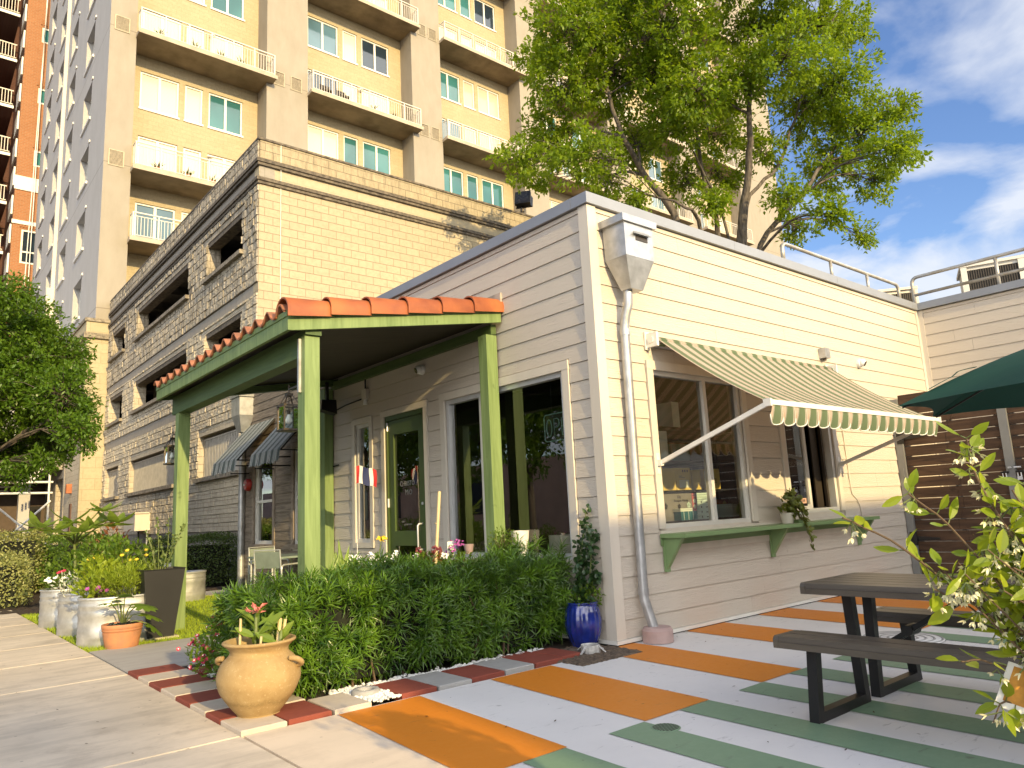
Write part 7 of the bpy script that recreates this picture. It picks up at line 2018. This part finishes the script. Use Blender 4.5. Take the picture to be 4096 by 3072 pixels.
g = MB(); g.lathe([(0, 0), (.14, 0), (.17, .9), (.15, .9), (0, .85)], (.55, 1.15, .02), 26); g.build('body', M['trim'], t, True, ang=50)

# metal table and chairs under the porch
M['chair_sage'] = plain('chair_sage', (.24, .29, .24), .4, .2)
M['silver_paint'] = plain('silver_frame', (.60, .62, .60), .35, .5)
t = thing('cafe_table', 'grey metal cafe table under the porch behind the hedge', 'table', (-.4, 6.1, 0))
MB().box(-.78, -.08, 5.7, 6.6, .70, .725).build('top', plain('sage_table', (.20, .26, .22), .4), t)
for x in (-.74, -.12):
    for y in (5.75, 6.55): g = MB(); g.tube([(x, y, -.01), (x, y, .699)], .016, 8); g.build('leg', M['silver_paint'], t)
def cafe_chair(loc, rz, label):
    t = thing('cafe_chair', label, 'chair', (0, 0, 0), 'metal chairs under the porch')
    MB().box(-.2, .2, -.2, .2, .43, .45).build('seat', M['chair_sage'], t); MB().hexa([(-.2, .19, .60), (.2, .19, .60), (.2, .205, .60), (-.2, .205, .60)], [(-.2, .23, .82), (.2, .23, .82), (.2, .245, .82), (-.2, .245, .82)]).build('backrest', M['chair_sage'], t)
    for s_ in (-1, 1):
        g = MB(); pipe_round(g, [(s_*.22, .2, -.012), (s_*.22, .215, .64), (s_*.22, -.22, .64), (s_*.22, -.2, -.012)], .012, 8, .06); g.build('side_frame', M['silver_paint'], t, True)
    g = MB(); g.tube([(-.21, .2, .44), (-.21, .235, .84), (.21, .235, .84), (.21, .2, .44)], .011, 8); g.build('back_frame', M['silver_paint'], t)
    t.location = loc; t.rotation_euler = (0, 0, rz)
cafe_chair((-.78, 5.45, 0), R(120), 'silver framed metal chair at the near side of the porch table'); cafe_chair((-.36, 6.85, 0), R(5), 'green backed metal chair at the far side of the porch table')

# trailing plant on the serving ledge
t = thing('ledge_pot', 'small pale pot on the green serving ledge', 'pot', (2.70, -.15, .91))
g = MB(); g.lathe([(0, 0), (.055, 0), (.060, .01), (.075, .10), (.078, .115), (.068, .115), (0, .09)], (2.70, -.15, .9105), 24); g.build('body', M['trim'], t, True, ang=50)
p = plant('trailing_plant', 'trailing heart-leaved plant hanging from the pot over the ledge', 'plant', (2.70, -.15, 1.0))
g = MB(); s = MB()
for tip in ((2.58, -.2, 1.18), (2.66, -.2, 1.25), (2.74, -.18, 1.24), (2.84, -.2, 1.17), (2.50, -.18, 1.08), (2.62, -.24, 1.10), (2.88, -.25, 1.05), (2.80, -.32, .82), (2.84, -.33, .66), (2.78, -.30, .95), (2.92, -.22, 1.00)):
    tip = Vector(tip); b_ = Vector((2.70, -.15, 1.01)); mid_ = (b_+tip)/2+Vector((0, -.05, .08 if tip.z > .95 else .12)); pa = smooth_path([b_, mid_, tip], 5); s.tube(pa, .003, 5, False)
    for q in pa[2:]:
        for j in range(3): g.oleaf(q+rvec()*.02, Vector((rnd.gauss(0, .6), -.3, -.4+rnd.gauss(0, .5))), Vector((rnd.gauss(0, .3), -1, .5)), rnd.uniform(.045, .075), rnd.uniform(.04, .055), .15, -.3)
s.build('stems', M['twig'], p); g.build('leaves', M['pothos'], p)
mb = MB(); mb.box(2.84, 2.99, -.20, -.14, .9105, .945); tag(mb.build('block', M['ledge_green'], origin=(2.9, -.17, .91)), 'small dark green wooden block on the ledge right of the pot', 'block')

# ------------------------------------------------------------------ scaffold and entrance at the far left
t = thing('entrance_canopy', 'dark recessed building entrance with pale beam behind the scaffold', 'entrance', (-1.2, 31, 0))
g = MB(); g.box(-6, .25, 30, 33, 3.8, 4.15); g.build('beam', M['stucco'], t)
g = MB(); g.box(-6, .25, 34, 34.3, 0, 3.8); g.box(-6, .25, 33.01, 34, 4.0, 4.1); g.build('back_wall', plain('entrance_brown', (.10, .07, .05), .8), t)
for x in (-2.6, -.9): MB().box(x, x+.4, 32.5, 32.9, 0, 3.79).build('column', M['stucco_grey'], t)
MB().box(-.4, .1, 33.9, 33.99, .2, 2.5).build('door', M['dark'], t)
g = MB(); g.box(-7, .24, 30, 40, 4.2, 9); g.build('upper_wall', M['stucco_grey'], t)
t = thing('scaffold', 'white tube scaffold with diagonal braces at the far left entrance', 'scaffold', (-1.3, 25, 0))
for pts in (((-.70, 26, 0), (-.72, 26, 3.5)), ((-2.3, 26, 0), (-2.32, 26, 3.5))): g = MB(); g.tube(pts, .035, 8); g.build('upright', M['white_paint'], t)
for z in (2.68, 3.06, 3.50): g = MB(); g.tube([(-3.6, 26.05, z), (-.6, 26.05, z)], .04, 8); g.build('ledger', M['white_paint'], t)
for pts in (((-.66, 25.95, 2.4), (-1.75, 25.95, 1.3)), ((-2.2, 26.1, 2.25), (-1.2, 26.1, 1.3)), ((-1.75, 25.95, 1.3), (-2.3, 25.95, .75))): g = MB(); g.tube(pts, .035, 8); g.build('brace', M['white_paint'], t)
g = MB(); g.tube([(-2.6, 26.2, 2.9), (-1.7, 26.2, 2.9), (-1.6, 26.2, 3.1), (-1.7, 26.2, 3.25), (-2.6, 26.2, 3.25)], .03, 8); g.tube([(-2.6, 26.2, 2.8), (-1.9, 26.2, 2.75)], .03, 8); g.build('dark_pipes', M['black'], t)
g = MB()
for k in range(5): g.box(-1.15+k*.12, -1.08+k*.12, 29.5, 29.52, 3.2+k*.06, 3.5+k*.06)
tag(g.build('string_pennants', M['white_paint'], origin=(-1.0, 29.5, 3.2)), 'row of small pale pennants hanging in the dark entrance', 'pennants')

# ------------------------------------------------------------------ flowering jasmine in the right foreground
t = thing('jasmine_pot', 'square planter of the foreground jasmine', 'planter', (-2.75, -4.25, 0))
g = MB(); g.box(-2.95, -2.55, -4.5, -4.05, .005, .4); g.build('box', M['planter_black'], t)
p = plant('jasmine', 'sunlit flowering jasmine with arching shoots in the right foreground', 'shrub', (-2.75, -4.25, .4))
g = MB(); gd = MB(); s = MB(); fl_ = MB()
def jflowers(c_):
    for k in range(rnd.randint(4, 7)):
        d = (rvec()*.8+Vector((0, 0, -.75))).normalized(); e = c_+d*rnd.uniform(.02, .035)
        s2.tube([c_, e], [.0012, .0016], 4, False)
        for j in range(4):
            a = j*1.57; q = d.orthogonal().normalized(); q2 = d.cross(q); fl_.fleaf(e, d+(q*math.cos(a)+q2*math.sin(a))*.55, d.orthogonal(), rnd.uniform(.010, .018), .006)
s2 = MB()
def shoot(pts, r0=.0035, n=6, leaf=.058, dens=1, bloom=.35):
    pa = smooth_path(pts, n, .002); N = len(pa)
    s.tube(pa, [r0*(1-.5*i/N) for i in range(N)], 6, False)
    for i in range(2, N):
        if rnd.random() > dens: continue
        ax = (pa[i]-pa[i-1]).normalized(); o_ = ax.orthogonal().normalized(); rot_ = Matrix.Rotation(rnd.random()*6.28, 3, ax); o_ = rot_ @ o_
        for sg in (-1, 1):
            d = (ax*.45+o_*sg+Vector((0, 0, rnd.uniform(-.3, .5)))).normalized()
            b_ = pa[i]; b2 = b_+d*.012; s2.tube([b_, b2], .0014, 4, False)
            g.oleaf(b2, d, Vector((-.3, -.6, .8))+rvec()*.7, leaf*rnd.uniform(.7, 1.2), leaf*rnd.uniform(.36, .48), .25, rnd.uniform(-.4, .3))
        if rnd.random() < bloom: jflowers(pa[i]+rvec()*.012+Vector((0, 0, -.006)))
V = lambda x, y, z: (x, y, z)
B = (-3.02, -4.22, .55)
shoot([B, (-3.14, -4.05, .82), (-3.28, -3.95, .98), (-3.40, -3.88, 1.09), (-3.50, -3.83, 1.145)], .004, 4, .05, .55, .2)
shoot([B, (-3.18, -4.08, .85), (-3.27, -4.02, 1.02), (-3.32, -3.97, 1.12), (-3.40, -3.93, 1.19)], .0035, 4, .05, .65, .4)
shoot([B, (-3.12, -4.12, .9), (-3.24, -4.06, 1.10), (-3.29, -4.03, 1.22), (-3.315, -4.03, 1.30)], .0035, 5, .05, .7, .5)
shoot([B, (-3.10, -4.08, .75), (-3.22, -3.98, .82), (-3.29, -3.945, .83)], .003, 4, .055, .6, .5)
shoot([B, (-3.12, -4.05, .68), (-3.20, -3.99, .74), (-3.235, -3.97, .70)], .003, 4, .055, .6, .6)
shoot([B, (-3.16, -4.04, .84), (-3.27, -3.97, .94), (-3.34, -3.93, .985)], .003, 4, .06, .7, .4)
for k in range(120):
    tip = Vector((rnd.uniform(-3.36, -3.04), 0, rnd.uniform(.80, 1.20))); tip.y = -4.06+(-3.22-tip.x)*.45+rnd.gauss(0, .045)
    if (tip.z > 1.10 and tip.x < -3.26) or (tip.x < -3.22 and tip.z < .90): continue
    b_ = Vector(B)+Vector((rnd.gauss(0, .05), rnd.gauss(0, .04), rnd.uniform(0, .2))); shoot([b_, (b_+tip)/2+rvec()*.05, tip], .003, 5, .054, .8, .62)
for k in range(420):
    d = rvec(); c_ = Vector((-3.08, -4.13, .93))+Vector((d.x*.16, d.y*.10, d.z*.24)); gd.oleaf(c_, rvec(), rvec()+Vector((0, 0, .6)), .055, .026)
for mb_ in (s, s2, g, gd, fl_): mb_.v = [(q_[0]+.20, q_[1]+.065, q_[2]-.02) for q_ in mb_.v]
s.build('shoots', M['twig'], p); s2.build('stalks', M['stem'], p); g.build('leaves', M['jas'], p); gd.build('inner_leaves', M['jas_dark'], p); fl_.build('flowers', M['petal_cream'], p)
t = thing('plant_tag', 'white plastic plant tag with an orange panel hanging in the jasmine', 'tag', (-2.97, -3.95, .78))
q = Euler((R(8), R(22), R(-52))).to_quaternion(); cT = Vector((-2.985, -3.945, .745))
def put(mb): mb.v = [tuple(cT+q @ Vector(p_)) for p_ in mb.v]; return mb
put(MB().box(-.032, .032, -.001, .001, -.05, .05)).build('card', M['plastic_white'], t)
put(MB().box(-.020, .026, -.002, -.0012, -.034, .044)).build('printed_panel', plain('orange_panel', (.62, .30, .05), .45, var=.2, vs_=40), t)
g = MB(); g.tube([cT+q @ Vector((0, 0, .05)), cT+Vector((.02, -.03, .12))], .001, 4); g.build('string', M['white_paint'], t)
